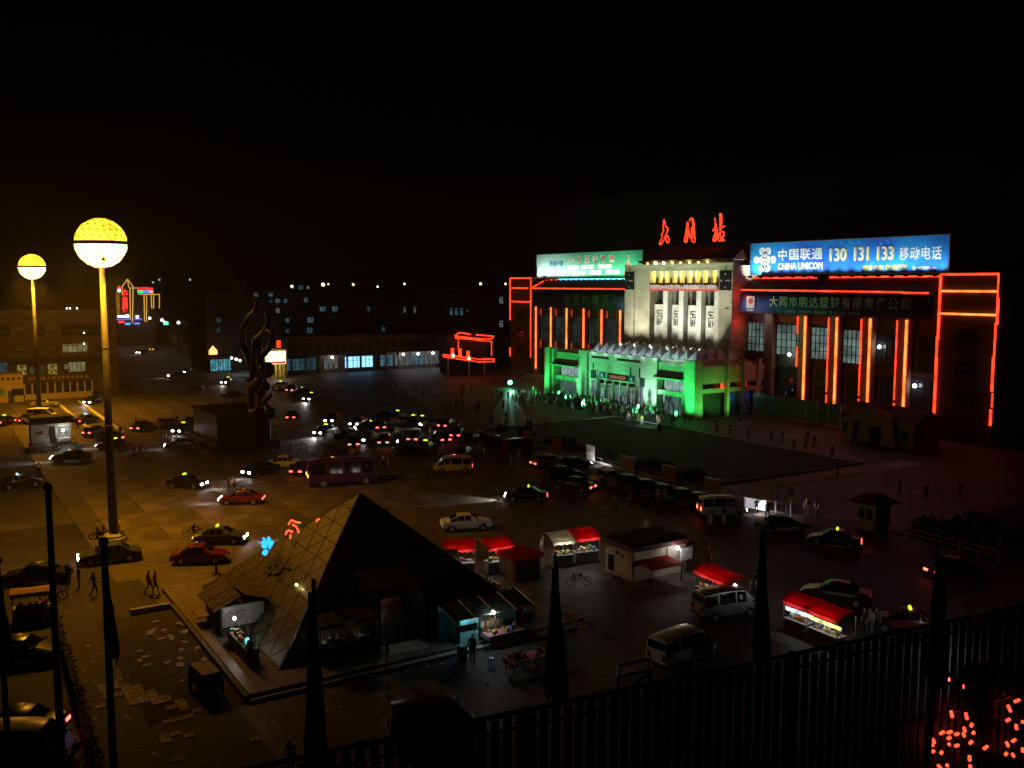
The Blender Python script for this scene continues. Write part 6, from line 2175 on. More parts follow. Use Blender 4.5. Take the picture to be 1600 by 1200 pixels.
# ------------------------------------------------------------------ people with a place of their own
PP = person
for a in ((107, 916, 250, 'stand', 'black', 'black', 'person in black standing at the tail of the black saloon'),
          (124, 919, 200, 'stand', 'brown', 'grey', 'slim person in brown just right of the person in black'),
          (147, 931, 40, 'walk', 'brown', 'black', 'person walking alone below the blue saloon'),
          (233, 928, 15, 'walk', 'khaki', 'brown', 'left one of a pair walking right across the amber ground'),
          (243, 928, 15, 'walk_other', 'pink', 'grey', 'right one of the walking pair, in a pinkish top'),
          (357, 770, 250, 'stand', 'brown', 'brown', 'left person of a dark pair above the red taxi'),
          (366, 769, 200, 'walk', 'tan', 'black', 'right person of the dark pair above the red taxi'),
          (62, 744, 260, 'stand', 'white', 'black', 'person in a white shirt alone at the left, above the taxi'),
          (153, 842, 20, 'stand', 'white', 'black', 'person in white beside the motorbike at the lamp base'),
          (162, 840, 200, 'arms_bent', 'cream', 'black', 'person in cream on the right of the motorbike at the lamp base'),
          (187, 840, 200, 'stand_wide', 'cream', 'grey', 'person in cream behind the bicycle right of the lamp pole'),
          (209, 712, 10, 'arms_bent', 'grey', 'black', 'person in grey riding past the big pole'),
          (219, 712, 10, 'walk', 'brown', 'black', 'person in brown following behind the rider'),
          (188, 684, 250, 'stand', 'black', 'black', 'dark person standing right of the big pole, above the cars'),
          (213, 668, 10, 'stand', 'black', 'brown', 'dark person left of the first taxi in the row'),
          (249, 667, 300, 'stand', 'cream', 'black', 'person in cream with a lit face in the row left of the plinth'),
          (272, 663, 200, 'stand', 'black', 'black', 'dark person left of the taxi facing us'),
          (277, 664, 240, 'stand', 'brown', 'black', 'brown clad person touching the taxi facing us'),
          (315, 665, 250, 'stand', 'white', 'black', 'person in white at the tall black van'),
          (115, 668, 200, 'stand', 'black', 'brown', 'dark person by the kiosk, left of the two'),
          (121, 672, 30, 'walk', 'brown', 'black', 'brown clad person by the kiosk, right of the two'),
          (88, 614, 200, 'stand', 'tan', 'black', 'person before the arcade shop'),
          (97, 615, 30, 'walk', 'red', 'black', 'person in red before the arcade shop'),
          (508, 728, 250, 'stand', 'black', 'black', 'dark person left of the dark red car above the bus'),
          (514, 727, 210, 'stand', 'brown', 'black', 'second dark person left of the dark red car above the bus'),
          (594, 722, 30, 'stand', 'grey', 'black', 'person in grey at the front of the purple bus'),
          (599, 731, 210, 'walk', 'white', 'black', 'person in white at the front of the purple bus'),
          (607, 736, 190, 'stand_wide', 'tan', 'tan', 'person in tan lowest of the group before the bus'),
          (669, 752, 260, 'stand', 'black', 'black', 'dark person standing left of the cream minivan'),
          (680, 684, 200, 'walk', 'black', 'white', 'person with bright white trousers right of the cyan taxi'),
          (688, 711, 200, 'walk_other', 'black', 'white', 'second person with bright white trousers right of the cyan taxi'),
          (672, 682, 250, 'stand', 'tan', 'tan', 'person in tan above the cyan taxi'),
          (750, 715, 200, 'walk', 'cream', 'grey', 'left person of the pale pair right of the braking car'),
          (757, 718, 30, 'walk_other', 'white', 'khaki', 'right person of the pale pair right of the braking car'),
          (811, 719, 250, 'stand', 'red', 'cream', 'person with a red top and pale trousers by the fence row'),
          (758, 656, 250, 'stand', 'blue', 'blue', 'person in pale blue on the lit ground, left of the crowd'),
          (766, 660, 200, 'walk', 'white', 'grey', 'tall pale person on the lit ground beside the one in blue'),
          (790, 660, 30, 'walk', 'blue', 'grey', 'person in blue walking on the lit ground before the crowd'),
          (824, 672, 200, 'stand', 'black', 'black', 'left half of a black pair in front of the planted bed'),
          (829, 673, 240, 'stand', 'black', 'black', 'right half of a black pair in front of the planted bed'),
          (850, 664, 220, 'walk', 'white', 'cream', 'pale walker right of the black pair'),
          (812, 632, 220, 'stand', 'cream', 'grey', 'pale person at the far left end of the crowd'),
          (806, 633, 100, 'stand', 'white', 'white', 'white clad person at the far left tip of the crowd'),
          (962, 800, 250, 'stand', 'grey', 'black', 'grey person alone in the dark centre, left of the pair'),
          (985, 797, 220, 'walk', 'brown', 'black', 'brown person alone in the dark centre'),
          (1028, 788, 250, 'stand', 'pink', 'grey', 'person in a pink top standing at the fence row'),
          (1038, 788, 220, 'stand', 'khaki', 'grey', 'person in khaki standing at the fence row'),
          (1110, 822, 250, 'stand', 'grey', 'cream', 'person with pale trousers at the white minivan side'),
          (1131, 820, 220, 'stand', 'black', 'cream', 'dark topped person at the middle of the white minivan'),
          (1154, 824, 250, 'stand', 'brown', 'brown', 'brown person at the nose of the white minivan'),
          (1182, 806, 80, 'stand', 'black', 'black', 'black silhouette before the lit railing'),
          (1199, 812, 80, 'stand_wide', 'black', 'black', 'large black silhouette before the lit post'),
          (1010, 840, 250, 'stand', 'cream', 'grey', 'pale person standing behind the small flat roofed building'),
          (1108, 888, 200, 'stand', 'red', 'black', 'person in a red top behind the long red stall'),
          (1068, 880, 240, 'stand', 'brown', 'black', 'person in brown at the small building corner'),
          (1178, 930, 200, 'stand', 'black', 'black', 'person with a pale cap beside the dark flag'),
          (1350, 992, 200, 'stand', 'black', 'black', 'dark person left in the group at the stall end'),
          (1359, 992, 220, 'stand', 'white', 'grey', 'person in white in the group at the stall end'),
          (1368, 992, 250, 'stand', 'brown', 'black', 'brown person right in the group at the stall end'),
          (1260, 806, 250, 'stand', 'brown', 'black', 'brown person by the dark path right of the sign'),
          (1276, 806, 200, 'stand', 'black', 'black', 'dark person by the path right of the sign'),
          (455, 1212, 250, 'stand', 'white', 'black', 'person in a white shirt at the very bottom, left of centre'),
          (846, 872, 200, 'stand', 'white', 'grey', 'person in white by the cream canopy stall'),
          (392, 1040, 60, 'arms_bent', 'tan', 'black', 'person at the glowing snack stand by the pyramid'),
          (605, 1048, 200, 'arms_bent', 'black', 'white', 'person standing in the lit pyramid doorway'),
          (304, 846, 0, 'arms_bent', 'black', 'black', 'dark rider on the bicycle beside the dark blue taxi'),
          (738, 1036, 60, 'stand', 'brown', 'black', 'person in brown at the canopy stall crates'),
          (1562, 872, 230, 'stand', 'grey', 'black', 'grey person beyond the long rail at the right edge')):
    px, py, fc, pose, sh_, tr_, lab = a
    z = .36 if lab.endswith('by the pyramid') or 'doorway' in lab else 0
    PP(px, py, fc, pose, sh_, tr_, lab, loc=G(px, py, z) if z else None)
for i, (px, py) in enumerate(((1170, 684), (1205, 690), (1222, 692), (1240, 705), (1258, 702), (1262, 688), (1272, 700), (1300, 716), (1308, 744), (1405, 772), (1446, 782), (1500, 778), (1120, 676), (1140, 680))):
    PP(px, py, R.uniform(0, 360), R.choice(('stand', 'walk', 'stand_wide')), R.choice(('black', 'brown', 'grey')), 'black', 'dark figure standing on the unlit pavement right of the entrance', 'figures on the unlit pavement')
# the crowd
rr = random.Random(21)
n = 0
pos = []
while n < 205:
    x = rr.gauss(2.5, 10) if n < 165 else rr.uniform(-24, 23)
    y = -16.8 - abs(rr.gauss(0, 3.6)) if n < 165 else rr.uniform(-29, -17)
    if x < -27 or x > 25 or y < -31 - (x < 0) * 6:
        continue
    if x > 17 and y > -18:
        continue
    if any((x - a) ** 2 + (y - b) ** 2 < .36 for a, b in pos):
        continue
    if any((x - a) ** 2 + (y - b) ** 2 < .9 for a, b in ((-22.8, -19), (-12.5, -19.2), (9.6, -18.6), (1.5, -23.5), (-6.5, -22), (14.6, -23.5), (20, -19.2))):
        continue
    pos.append((x, y))
    sh_ = rr.choice(('white', 'white', 'white', 'grey', 'black', 'navy', 'blue', 'red', 'cream', 'yellow', 'khaki', 'pink', 'green'))
    person(0, 0, rr.uniform(0, 360), rr.choice(('stand', 'stand', 'walk', 'walk_other', 'arms_bent', 'stand_wide')), sh_, rr.choice(('black', 'navy', 'grey', 'khaki', 'black')),
           'person standing in the dense crowd before the green lit station entrance', 'crowd before the station entrance', loc=(x, y), sc_=rr.uniform(.93, 1.06))
    n += 1
for i in range(22):
    x, y = rr.uniform(-48, -12), rr.uniform(-58, -22)
    person(0, 0, rr.uniform(0, 360), rr.choice(('stand', 'walk', 'walk_other')), rr.choice(('black', 'brown', 'grey', 'navy', 'green', 'khaki')), rr.choice(('black', 'navy', 'grey')),
           'dark figure in the unlit part of the square left of the crowd', 'figures in the dark left of the crowd', loc=(x, y))
for i in range(9):
    px, py = rr.uniform(690, 800), rr.uniform(636, 664)
    person(px, py, rr.uniform(0, 360), rr.choice(('stand', 'walk')), rr.choice(('black', 'blue', 'white', 'green')), 'black', 'figure on the greenish pavement between the jam and the crowd', 'figures on the greenish pavement')

# ------------------------------------------------------------------ stalls, huts, boards
def awning_mat(name, c):
    m = mat(name, c, .8, .15, 2)
    n = m.node_tree
    b = n.nodes['Principled BSDF']
    tr = n.nodes.new('ShaderNodeBsdfTranslucent')
    tr.inputs[0].default_value = (*[min(1, v * 1.7) for v in c], 1)
    ms = n.nodes.new('ShaderNodeMixShader')
    ms.inputs[0].default_value = .55
    n.links.new(b.outputs[0], ms.inputs[1])
    n.links.new(tr.outputs[0], ms.inputs[2])
    n.links.new(ms.outputs[0], n.nodes['Material Output'].inputs[0])
    return m


AWN = {'red': awning_mat('awning_red', (.48, .025, .025)), 'cream': awning_mat('awning_cream', (.52, .46, .34)), 'orange': mat('awning_orange', (.40, .22, .06), .8, .25, 2)}
TUBEL = emit('fluorescent_tube', (.9, .97, 1), 9, sample=False)
SBULB = emit('stall_bulb', (1, .97, .9), 40, sample=False)
GOODS = [mat('goods_%d' % i, c, .5, .2, 4) for i, c in enumerate(((.55, .45, .1), (.5, .06, .05), (.55, .55, .5), (.08, .3, .1), (.4, .2, .06), (.1, .2, .45), (.6, .3, .08)))]


def stall(pa, pb, depth, colr, counter, label, z=2.0, tube=12, bulb=None, val=None, name='food_stall', goods=10, warm=(.95, .97, 1), rise=.35):
    a, b = G(*pa, z), G(*pb, z)
    L = (b - a).length
    rz = math.atan2(b.y - a.y, b.x - a.x)
    t = thing(name, label, 'stall', (a.x, a.y, 0), rz, 'night stalls')
    n = 6
    vs, fs = [], []
    for k in range(2):
        for i in range(n + 1):
            u = i / n
            zz = z + rise * math.sin(u * 2.6) - k * .04
            vs += [(-.1, u * depth, zz), (L / 2, u * depth, zz - .05), (L + .1, u * depth, zz)]
    for k in range(2):
        o = k * 3 * (n + 1)
        for i in range(n):
            for j in range(2):
                q_ = o + i * 3 + j
                fs.append((q_, q_ + 1, q_ + 4, q_ + 3))
    MB().add(vs, fs).build('awning', AWN[colr], t)
    m_ = max(4, int(L / .35))
    vb = MB()
    for i in range(m_):
        x0, x1 = -.1 + (L + .2) * i / m_, -.1 + (L + .2) * (i + 1) / m_
        vb.add([(x0, -.01, z), (x1, -.01, z), (x1, -.02, z - .22), ((x0 + x1) / 2, -.02, z - .3), (x0, -.02, z - .22)], [(0, 1, 2, 3, 4)])
    vb.build('valance', AWN[colr] if not val else val, t)
    for x in (0, L):
        for y in (.05, depth - .05):
            MB().tube((x, y, 0), (x, y, z - .03), .03, 5).build('post', STEEL, t)
    MB().box(.05, L - .05, .12, .75, 0, .85).build('counter', counter, t)
    MB().box(.0, L, .05, .85, .853, .90).build('counter_top', mat('counter_steel', (.4, .4, .4), .35, .2, 3), t)
    for i in range(goods):
        x = .2 + (L - .4) * (i + .5) / goods
        h_ = R.uniform(.1, .35)
        (MB().box(-.09, .09, -.13, .13, 0, h_) if R.random() < .5 else MB().lathe([(.09, 0), (.11, h_ * .6), (.05, h_)], 8)).build('goods', R.choice(GOODS), t, (x, R.uniform(.3, .6), .905))
    if tube:
        MB().tube((.2, .25, z - .18), (L - .2, .25, z - .18), .035, 6).build('tube_lamp', TUBEL, t)
        for k in range(2):
            lamp(t, 'POINT', (L * (.28 + .44 * k), .3, z - .3), tube, warm, .12)
    if bulb:
        p = G(*bulb, z - .2)
        d = Vector((p.x - a.x, p.y - a.y))
        lx = d.x * math.cos(rz) + d.y * math.sin(rz)
        ly = -d.x * math.sin(rz) + d.y * math.cos(rz)
        MB().ball((lx, ly, z - .25), .12, 8).build('bulb', SBULB, t)
        lamp(t, 'POINT', (lx, ly - .16, z - .25), 30, (1, .97, .9), .08)
    return t


CGR = mat('counter_blue_grey', (.22, .23, .27), .6, .2, 2)
CBR = mat('counter_brown', (.12, .08, .05), .8, .3, 2)
stall((694, 858), (742, 857), 2.4, 'red', CGR, 'red awning stall with a yellow left valance right of the pyramid tip', tube=9, warm=(1, .85, .6))
o = MB().box(-.1, 1.0, -.06, -.03, -.35, .02).build('yellow_valance', mat('valance_yellow', (.6, .42, .02), .7), [q for q in col.objects if q.get('label') == 'red awning stall with a yellow left valance right of the pyramid tip'][0], (0, 0, 2.0))
stall((764, 857), (803, 851), 2.2, 'red', CGR, 'red awning stall with a bright fluorescent counter above the striped shed', tube=14, warm=(.95, 1, .75))
stall((866, 847), (897, 844), 2.3, 'cream', CGR, 'cream canopy stall left of the brightest bulb', tube=10, warm=(1, .93, .8))
stall((901, 842), (938, 838), 2.3, 'red', CGR, 'red awning stall with the brightest bulb left of the flat roofed building', tube=8, bulb=(912, 833))
stall((1084, 890), (1140, 914), 1.7, 'red', CBR, 'long red awning stall with a bulb at its near end, middle right', tube=5, bulb=(1152, 903), goods=16, warm=(1, .85, .6))
stall((1224, 937), (1258, 949), 1.6, 'red', CBR, 'left of the two red stalls with lit signs behind the slat fence', tube=5, warm=(.8, .95, 1))
stall((1261, 951), (1308, 969), 1.6, 'red', CBR, 'right and larger of the two red stalls with lit signs', tube=6, warm=(1, .95, .6))
for lab, px, py, w_, c in (('left of the two red stalls with lit signs behind the slat fence', 0, 0, 2.0, (.7, .9, 1)), ('right and larger of the two red stalls with lit signs', 0, 0, 2.4, (.9, .9, .35))):
    s_ = [q for q in col.objects if q.get('label') == lab][0]
    MB().box(.2, .2 + w_, -.04, -.03, 1.45, 1.68).build('lit_sign', emit('stall_sign_%d' % int(c[2] * 100), c, 1.6, sample=False, nz=.6, nsc=3), s_)
g = stall((17, 930), (78, 923), 1.2, 'orange', mat('cart_body', (.06, .055, .06), .6, .3, 2), 'handcart stall with a pale orange scalloped awning at the left edge', z=1.9, tube=0, name='cart_stall', rise=.15)
for i in range(6):
    MB().ball((1.9 + (i % 3) * .22, -.2 - .25 * (i // 3), .95 + .06 * (i % 2)), .13, 8).build('fruit', GOODS[(0, 1, 6)[i % 3]], g)
MB().box(1.7, 2.6, -.6, .0, .0, .84).build('fruit_box', mat('fruit_crate', (.3, .22, .12), .8), g)

# flat roofed little building
sb = thing('small_building', 'small pale building with an oversailing dark red flat roof, right of centre', 'building', (77.5, -72.0, 0))
PW = mat('pale_render', (.55, .47, .36), .8, .15, .6)
MB().box(-1.6, 1.6, -2.9, 2.0, 0, 2.2).build('wall', PW, sb)
MB().box(-1.95, 1.95, -3.15, 2.4, 2.203, 2.55).build('roof', mat('roof_edge_red', (.10, .02, .02), .6, .2, 1), sb)
MB().box(-1.6, 1.6, -2.8, 2.1, 2.553, 2.7).build('roof_top', mat('roof_felt', (.02, .018, .018), .9), sb)
for x, z, w_, h_ in ((-.9, .8, .35, 1.0), (-.2, 1.7, .14, .22), (.35, 1.55, .14, .16), (-1.2, 2.0, .2, .12)):
    w__ = MB().box(x - w_, x + w_, -2.93, -2.903, z - h_ * .6, z + h_ * .6).build('window', mat('unlit_window', (.02, .022, .025)), sb)
    if w_ > .3:
        MB().box(x - .02, x + .02, -2.96, -2.931, z - .6, z + .6).build('mullion', FRAME, w__)
MB().tube((1.62, -2.92, 0), (1.62, -2.92, 2.19), .05, 6).build('downpipe', DARKM, sb)
MB().box(1.603, 1.66, .2, 1.8, .9, 2.0).build('serving_hatch', mat('hatch_inner', (.3, .28, .24), .7), sb)
MB().box(1.9, 2.0, 1.2, 2.3, 1.0, 1.9).build('white_board', mat('white_board', (.7, .7, .7), .5), sb)
MB().tube((1.95, 1.75, 0), (1.95, 1.75, 1.0), .04, 5).build('board_post', STEEL, sb)
MB().ball((2.15, .75, 2.05), .12, 8).build('bulb', SBULB, sb)
lamp(sb, 'POINT', (2.3, .75, 1.95), 16, (1, .97, .92), .08)
MB().add([(1.61, -2.7, 1.5), (3.4, -2.7, 1.25), (3.4, .2, 1.25), (1.61, .2, 1.5), (1.61, -2.7, 1.46), (3.4, -2.7, 1.21), (3.4, .2, 1.21), (1.61, .2, 1.46)], [(0, 1, 2, 3), (4, 7, 6, 5), (0, 4, 5, 1), (1, 5, 6, 2), (2, 6, 7, 3)]).build('lean_to_roof', AWN['red'], sb)
for y in (-2.6, .1):
    MB().tube((3.3, y, 0), (3.3, y, 1.24), .04, 5).build('post', DARKM, sb)

# striped shed, tables and clutter by the stalls
g = G(812, 899)
sd = thing('striped_shed', 'low corrugated shed with a red roof edge below the fluorescent stall', 'shed', (g.x, g.y, 0))
MB().box(-1.0, 1.0, -1.1, 1.1, 0, 1.5).build('wall', mat('shed_wall', (.2, .13, .11), .7, .2, 2), sd)
for i in range(11):
    MB().box(1.003, 1.05, -1.1 + i * .2, -1.0 + i * .2, 0, 1.5).build('rib', mat('shed_rib', (.28, .2, .17), .7), sd)
    if i < 10:
        MB().box(-1.0 + i * .2, -.9 + i * .2, -1.15, -1.103, 0, 1.5).build('rib', mat('shed_rib', (.28, .2, .17)), sd)
MB().box(-1.2, 1.2, -1.3, 1.3, 1.503, 1.8).build('roof', AWN['red'], sd)


def table(px, py, L, W, h, cloth, label, goods=8, rz=0.0, cat='table', under=None):
    g = G(px, py, h)
    t = thing('market_table', label, cat, (g.x, g.y, 0), rz, 'market tables')
    MB().box(-L / 2, L / 2, -W / 2, W / 2, h - .05, h).build('table_top', cloth, t)
    MB().box(-L / 2 - .02, L / 2 + .02, -W / 2 - .02, -W / 2 - .003, h - .25, h - .003).build('cloth_edge', cloth, t)
    for x in (-L / 2 + .1, L / 2 - .1):
        for y in (-W / 2 + .1, W / 2 - .1):
            MB().tube((x, y, 0), (x, y, h - .05), .03, 5).build('leg', STEEL, t)
    for i in range(goods):
        hh = R.uniform(.08, .3)
        (MB().box(-.1, .1, -.1, .1, 0, hh) if R.random() < .5 else MB().lathe([(.07, 0), (.1, hh * .6), (.04, hh)], 8)).build('goods', R.choice(GOODS), t, (R.uniform(-L / 2 + .15, L / 2 - .15), R.uniform(-W / 2 + .12, W / 2 - .12), h + .003))
    return t


PINK = mat('cloth_pale_pink', (.55, .24, .30), .7, .15, 2)
table(826, 1024, 1.1, 2.6, .75, PINK, 'long table with a pink cloth and goods at the right of the pyramid', 12)
table(786, 985, 1.0, 2.4, .85, PINK, 'pink clothed counter under the canopy stall bulb', 9)
table(772, 914, 1.6, .9, .7, mat('table_white', (.5, .5, .48), .6), 'white table of small goods behind the pyramid right edge', 10)
table(808, 924, 2.2, .8, .6, mat('table_grey', (.25, .26, .28), .6), 'long grey table leaning in the dark behind the pyramid', 3)
table(905, 967, 2.6, .8, .65, mat('table_brown', (.18, .12, .08), .8), 'brown table of goods right of the first dark drooping flag', 9)
table(760, 908, .9, .9, .9, mat('table_white', (.5, .5, .48)), 'small white table nearest the pyramid right edge', 5)
table(815, 950, 1.6, 1.0, .8, mat('table_red', (.35, .1, .06), .7), 'table with a red bundle beside the dark flag', 8)
BL = mat('stool_blue', (.03, .08, .40), .4, .1, 3)
sm = []
for i, (px, py) in enumerate(((768, 1040), (794, 1037), (821, 1042), (838, 1040), (812, 1041), (850, 1036))):
    g = G(px, py, 0)
    lab = ['blue plastic stool, leftmost before the pink table', 'blue plastic stool second from the left by the pink table', 'blue plastic stool at the middle of the pink table', 'blue plastic stool right of the middle of the pink table',
           'blue plastic stool between two others at the pink table', 'blue plastic stool nearest the dark drooping flag'][i]
    if i == 0:
        s0 = thing('stool', lab, 'stool', g, .3, 'blue stools at the pink table')
        MB().lathe([(.17, .42), (.19, .44), (.17, .46)], 12).build('seat', BL, s0)
        for k in range(4):
            a_ = k * math.pi / 2 + .78
            MB().tube((.13 * math.cos(a_), .13 * math.sin(a_), .43), (.2 * math.cos(a_), .2 * math.sin(a_), 0), .025, 5).build('leg', BL, s0)
    else:
        copy_tree(s0, g, i * .7, lab)
# crates beside the canopy stall
g0 = G(722, 1034)
for i in range(3):
    c = MB().box(-.22, .22, -.2, .2, 0, .30).box(-.23, .23, -.21, .21, .26, .31)
    o = c.build('crate', mat('crate_blue', (.05, .14, .42), .5, .2, 3), None, (g0.x, g0.y, i * .315), .1 * i)
    tag(o, ['blue plastic crate at the bottom of the pile by the canopy stall', 'blue plastic crate in the middle of the pile by the canopy stall', 'blue plastic crate on top of the pile by the canopy stall'][i], 'crate', 'blue crates by the canopy stall')
# canopy stall leaning on the pyramid
g = G(760, 1012)
cs = thing('canopy_stall', 'glass roofed canopy stall with a bare bulb against the right side of the pyramid', 'stall', (g.x, g.y, .0))
TG = mat('canopy_glass', (.07, .13, .125), .25, .3, 1.2)
for i in range(4):
    y0 = -2.3 + i * 1.35
    MB().add([(-1.6, y0, 2.55), (-1.6, y0 + 1.3, 2.55), (.35, y0 + 1.3, 2.15), (.35, y0, 2.15), (-1.6, y0, 2.51), (-1.6, y0 + 1.3, 2.51), (.35, y0 + 1.3, 2.11), (.35, y0, 2.11)], [(0, 1, 2, 3), (4, 7, 6, 5), (0, 4, 5, 1), (1, 5, 6, 2), (2, 6, 7, 3), (3, 7, 4, 0)]).build('roof_pane', TG, cs)
for y in (-2.32, -.97, .38, 1.73, 3.05):
    MB().tube((-1.65, y, 2.57), (.45, y, 2.14), .035, 5).build('roof_bar', STEEL, cs)
    MB().tube((.35, y, 0), (.35, y, 2.14), .03, 5).build('post', STEEL, cs)
MB().tube((.42, -2.4, 2.13), (.42, 3.1, 2.13), .045, 6).build('front_bar', mat('bar_wood', (.45, .36, .25), .6), cs)
MB().box(-1.7, -1.6, -2.3, 3.0, 0.35, 2.4).build('back_wall', mat('stall_back', (.13, .25, .24), .7, .4, 1.5), cs)
MB().box(-.5, -.42, -1.5, -.3, .35, 2.0).build('teal_door', mat('teal_panel', (.25, .55, .55), .5, .2, 1), cs)
o = MB().box(.5, .55, -2.3, -.9, 1.45, 1.85).build('sign_box', mat('stall_sign_blue', (.2, .45, .55), .5), cs)
text('sign_text', '小吃', .36, mat('print_navy', (.02, .03, .12), .6), o, (.56, -1.6, 1.65), bold=.02).rotation_euler = (0, 0, rad(90))
MB().box(-1.3, -.3, -.1, 1.4, .35, 1.1).build('counter', CBR, cs)
for i in range(12):
    MB().box(-.12, .12, -.09, .09, 0, R.uniform(.1, .35)).build('goods', R.choice(GOODS), cs, (R.uniform(-1.2, -.4), -.05 + i * .12, 1.103))
for y in (-.1, 1.0, 2.2):
    MB().tube((-.3, y, 1.1), (.1, y - .3, 2.0), .02, 4).build('strut', STEEL, cs)
p = G(785, 965, 2.25)
MB().ball((.55, p.y - g.y, 2.25), .11, 8).build('bulb', SBULB, cs)
lamp(cs, 'POINT', (.3, p.y - g.y, 1.95), 20, (.85, .98, 1), .08)
lamp(cs, 'POINT', (-.1, -1.2, 1.9), 10, (.4, .9, 1), .08)

# kiosk at the far left
kg = G(66, 697)
kk = thing('newspaper_kiosk', 'small white kiosk with a dark overhanging roof and a bright window, far left', 'kiosk', (kg.x - 1.5, kg.y + 1.2, 0))
KW = mat('kiosk_white', (.42, .38, .32), .7, .2, 1)
MB().box(-1.9, 1.7, -2.6, 2.9, 0, .15).build('base', KERB, kk)
MB().box(-1.5, 1.3, -2.4, 2.3, .153, 2.9).build('wall', KW, kk)
MB().box(-2.3, 2.1, -3.0, 3.2, 2.903, 3.3).build('roof', mat('kiosk_roof', (.04, .02, .015), .7), kk)
MB().box(-1.7, 1.5, -2.4, 2.6, 3.303, 3.7).build('roof_top', mat('kiosk_roof', (.04, .02, .015)), kk)
MB().box(1.303, 1.36, -.25, .45, .2, 2.4).build('door', BLACK, kk)
MB().box(1.303, 1.35, .8, 2.1, 1.1, 2.3).build('window', emit('kiosk_window', (.9, .95, .85), .35, sample=False, nz=.6, nsc=2), kk)
MB().ball((1.5, 1.35, 1.9), .17, 8).build('bulb', SBULB, kk)
lamp(kk, 'POINT', (1.9, 1.35, 1.9), 60, (.95, 1, .95), .1)
MB().box(1.365, 1.75, -2.4, -.3, .5, .95).build('ice_box', mat('icebox_white', (.7, .7, .68), .4), kk)
MB().box(1.365, 1.75, .6, 2.2, .4, .9).build('ice_box', mat('icebox_white', (.7, .7, .68)), kk)
MB().box(1.303, 1.34, -1.9, -1.0, 1.5, 1.9).build('red_notice', mat('notice_red', (.3, .05, .04), .7), kk)
t = thing('round_signpost', 'thin post with a small round dark sign left of the kiosk', 'sign post', G(22, 690))
MB().tube((0, 0, 0), (0, 0, 2.6), .04, 5).build('post', DARKM, t)
MB().tube((0, -.03, 2.5), (0, .03, 2.5), .35, 12).build('sign_face', BLACK, t)
g = G(338, 897)
t = thing('post', 'short dark post with a small foot right of the red taxi', 'post', g)
MB().tube((0, 0, 0), (0, 0, 1.15), .09, 8).build('shaft', DARKM, t)
MB().box(-.3, .3, -.3, .3, 0, .06).build('foot', DARKM, t)

# low fence with sign boards along the parked row
fn = thing('low_fence', 'low metal fence carrying boards between the parked row and the planted bed', 'fence', (12, -50.6, 0))
for i in range(26):
    MB().tube((i * 1.96, 0, 0), (i * 1.96, 0, .95), .035, 5).build('post', STEEL, fn)
for z in (.45, .9):
    MB().tube((0, 0, z), (49, 0, z), .028, 5).build('rail', STEEL, fn)
BO = mat('board_ochre', (.22, .12, .05), .7, .2, 1)
BWH = mat('board_white', (.7, .7, .7), .6, .1, 1)
for i, (px, py, w_, h_, m) in enumerate(((824, 686, 2.2, 1.5, BO), (870, 700, 1.9, 1.5, BO), (923, 721, 1.6, 1.7, BWH), (982, 737, 2.2, 1.4, BO), (1045, 758, 2.2, 1.5, BO), (1113, 776, 2.2, 1.3, BO), (1192, 796, 1.8, 1.2, BO))):
    p = onY(px, py, -50.9)
    t = thing('sign_board', ['ochre sign board at the far left end of the low fence', 'ochre sign board second along the low fence', 'white sign board lit by car headlamps on the low fence', 'ochre sign board just right of the white one',
                             'ochre sign board above the near end of the parked row', 'ochre sign board behind the last parked cars', 'ochre board near the lit railing'][i], 'sign board', (p.x, -50.9, 0), 0, 'sign boards on the low fence')
    MB().box(-w_ / 2, w_ / 2, -.04, .04, .5, .5 + h_).build('panel', m, t)
    MB().box(-w_ / 2 - .06, w_ / 2 + .06, -.05, .05, .503 + h_, .56 + h_).build('top_edge', STEEL, t)
    for x in (-w_ / 2 + .1, w_ / 2 - .1):
        MB().tube((x, .07, 0), (x, .07, .5 + h_), .035, 5).build('post', STEEL, t)
    if m is BWH:
        ln = MB()
        for k in range(6):
            ln.box(-.6, .5 - .1 * (k % 3), -.05, -.041, .75 + k * .2, .80 + k * .2)
        ln.build('print_lines', mat('print_grey', (.5, .5, .45)), t)
g = G(1180, 801)
rl = thing('lit_railing', 'white railing panel glowing in the minivan headlamps', 'railing', (g.x, g.y, 0), rad(18))
MB().box(-1.0, 1.0, -.03, .03, .35, 1.3).build('panel', mat('board_white', (.7, .7, .7)), rl)
for x in (-1.05, 0, 1.05, 2.0, 3.0):
    MB().tube((x, 0, 0), (x, 0, 1.4), .04, 6).build('post', STEEL, rl)
for z in (.4, 1.3):
    MB().tube((1.0, 0, z), (3.0, 0, z), .035, 5).build('rail', STEEL, rl)
for px, py, top in ((1158, 793, 752), (1210, 815, 757)):
    g = G(px, py)
    r_ = onY(px, top, g.y)
    t = thing('lane_post', 'slim metal post left of the lit railing' if px < 1200 else 'bright slim metal post right of the lit railing', 'post', g, 0, 'posts by the lit railing')
    MB().tube((0, 0, 0), (0, 0, r_.z), .05, 6).build('shaft', STEEL, t)
    MB().ball((0, 0, r_.z + .06), .09, 8).build('knob', STEEL, t)
g = G(1235, 808)
t = thing('no_parking_sign', 'round red no parking sign over a yellow plate on a post', 'road sign', g, rad(40))
MB().tube((0, .05, 0), (0, .05, 2.7), .04, 6).build('post', STEEL, t)
o = MB().tube((0, -.02, 2.35), (0, .0, 2.35), .36, 20).build('sign_face', mat('sign_red', (.45, .02, .02), .5), t)
MB().tube((0, -.03, 2.35), (0, -.021, 2.35), .27, 18).build('sign_disc', mat('sign_blue', (.03, .06, .3), .5), o)
MB().box(-.04, .04, -.04, -.031, -.36, .36).build('sign_bar', mat('sign_red', (.45, .02, .02)), o, (0, 0, 2.35)).rotation_euler = (0, rad(45), 0)
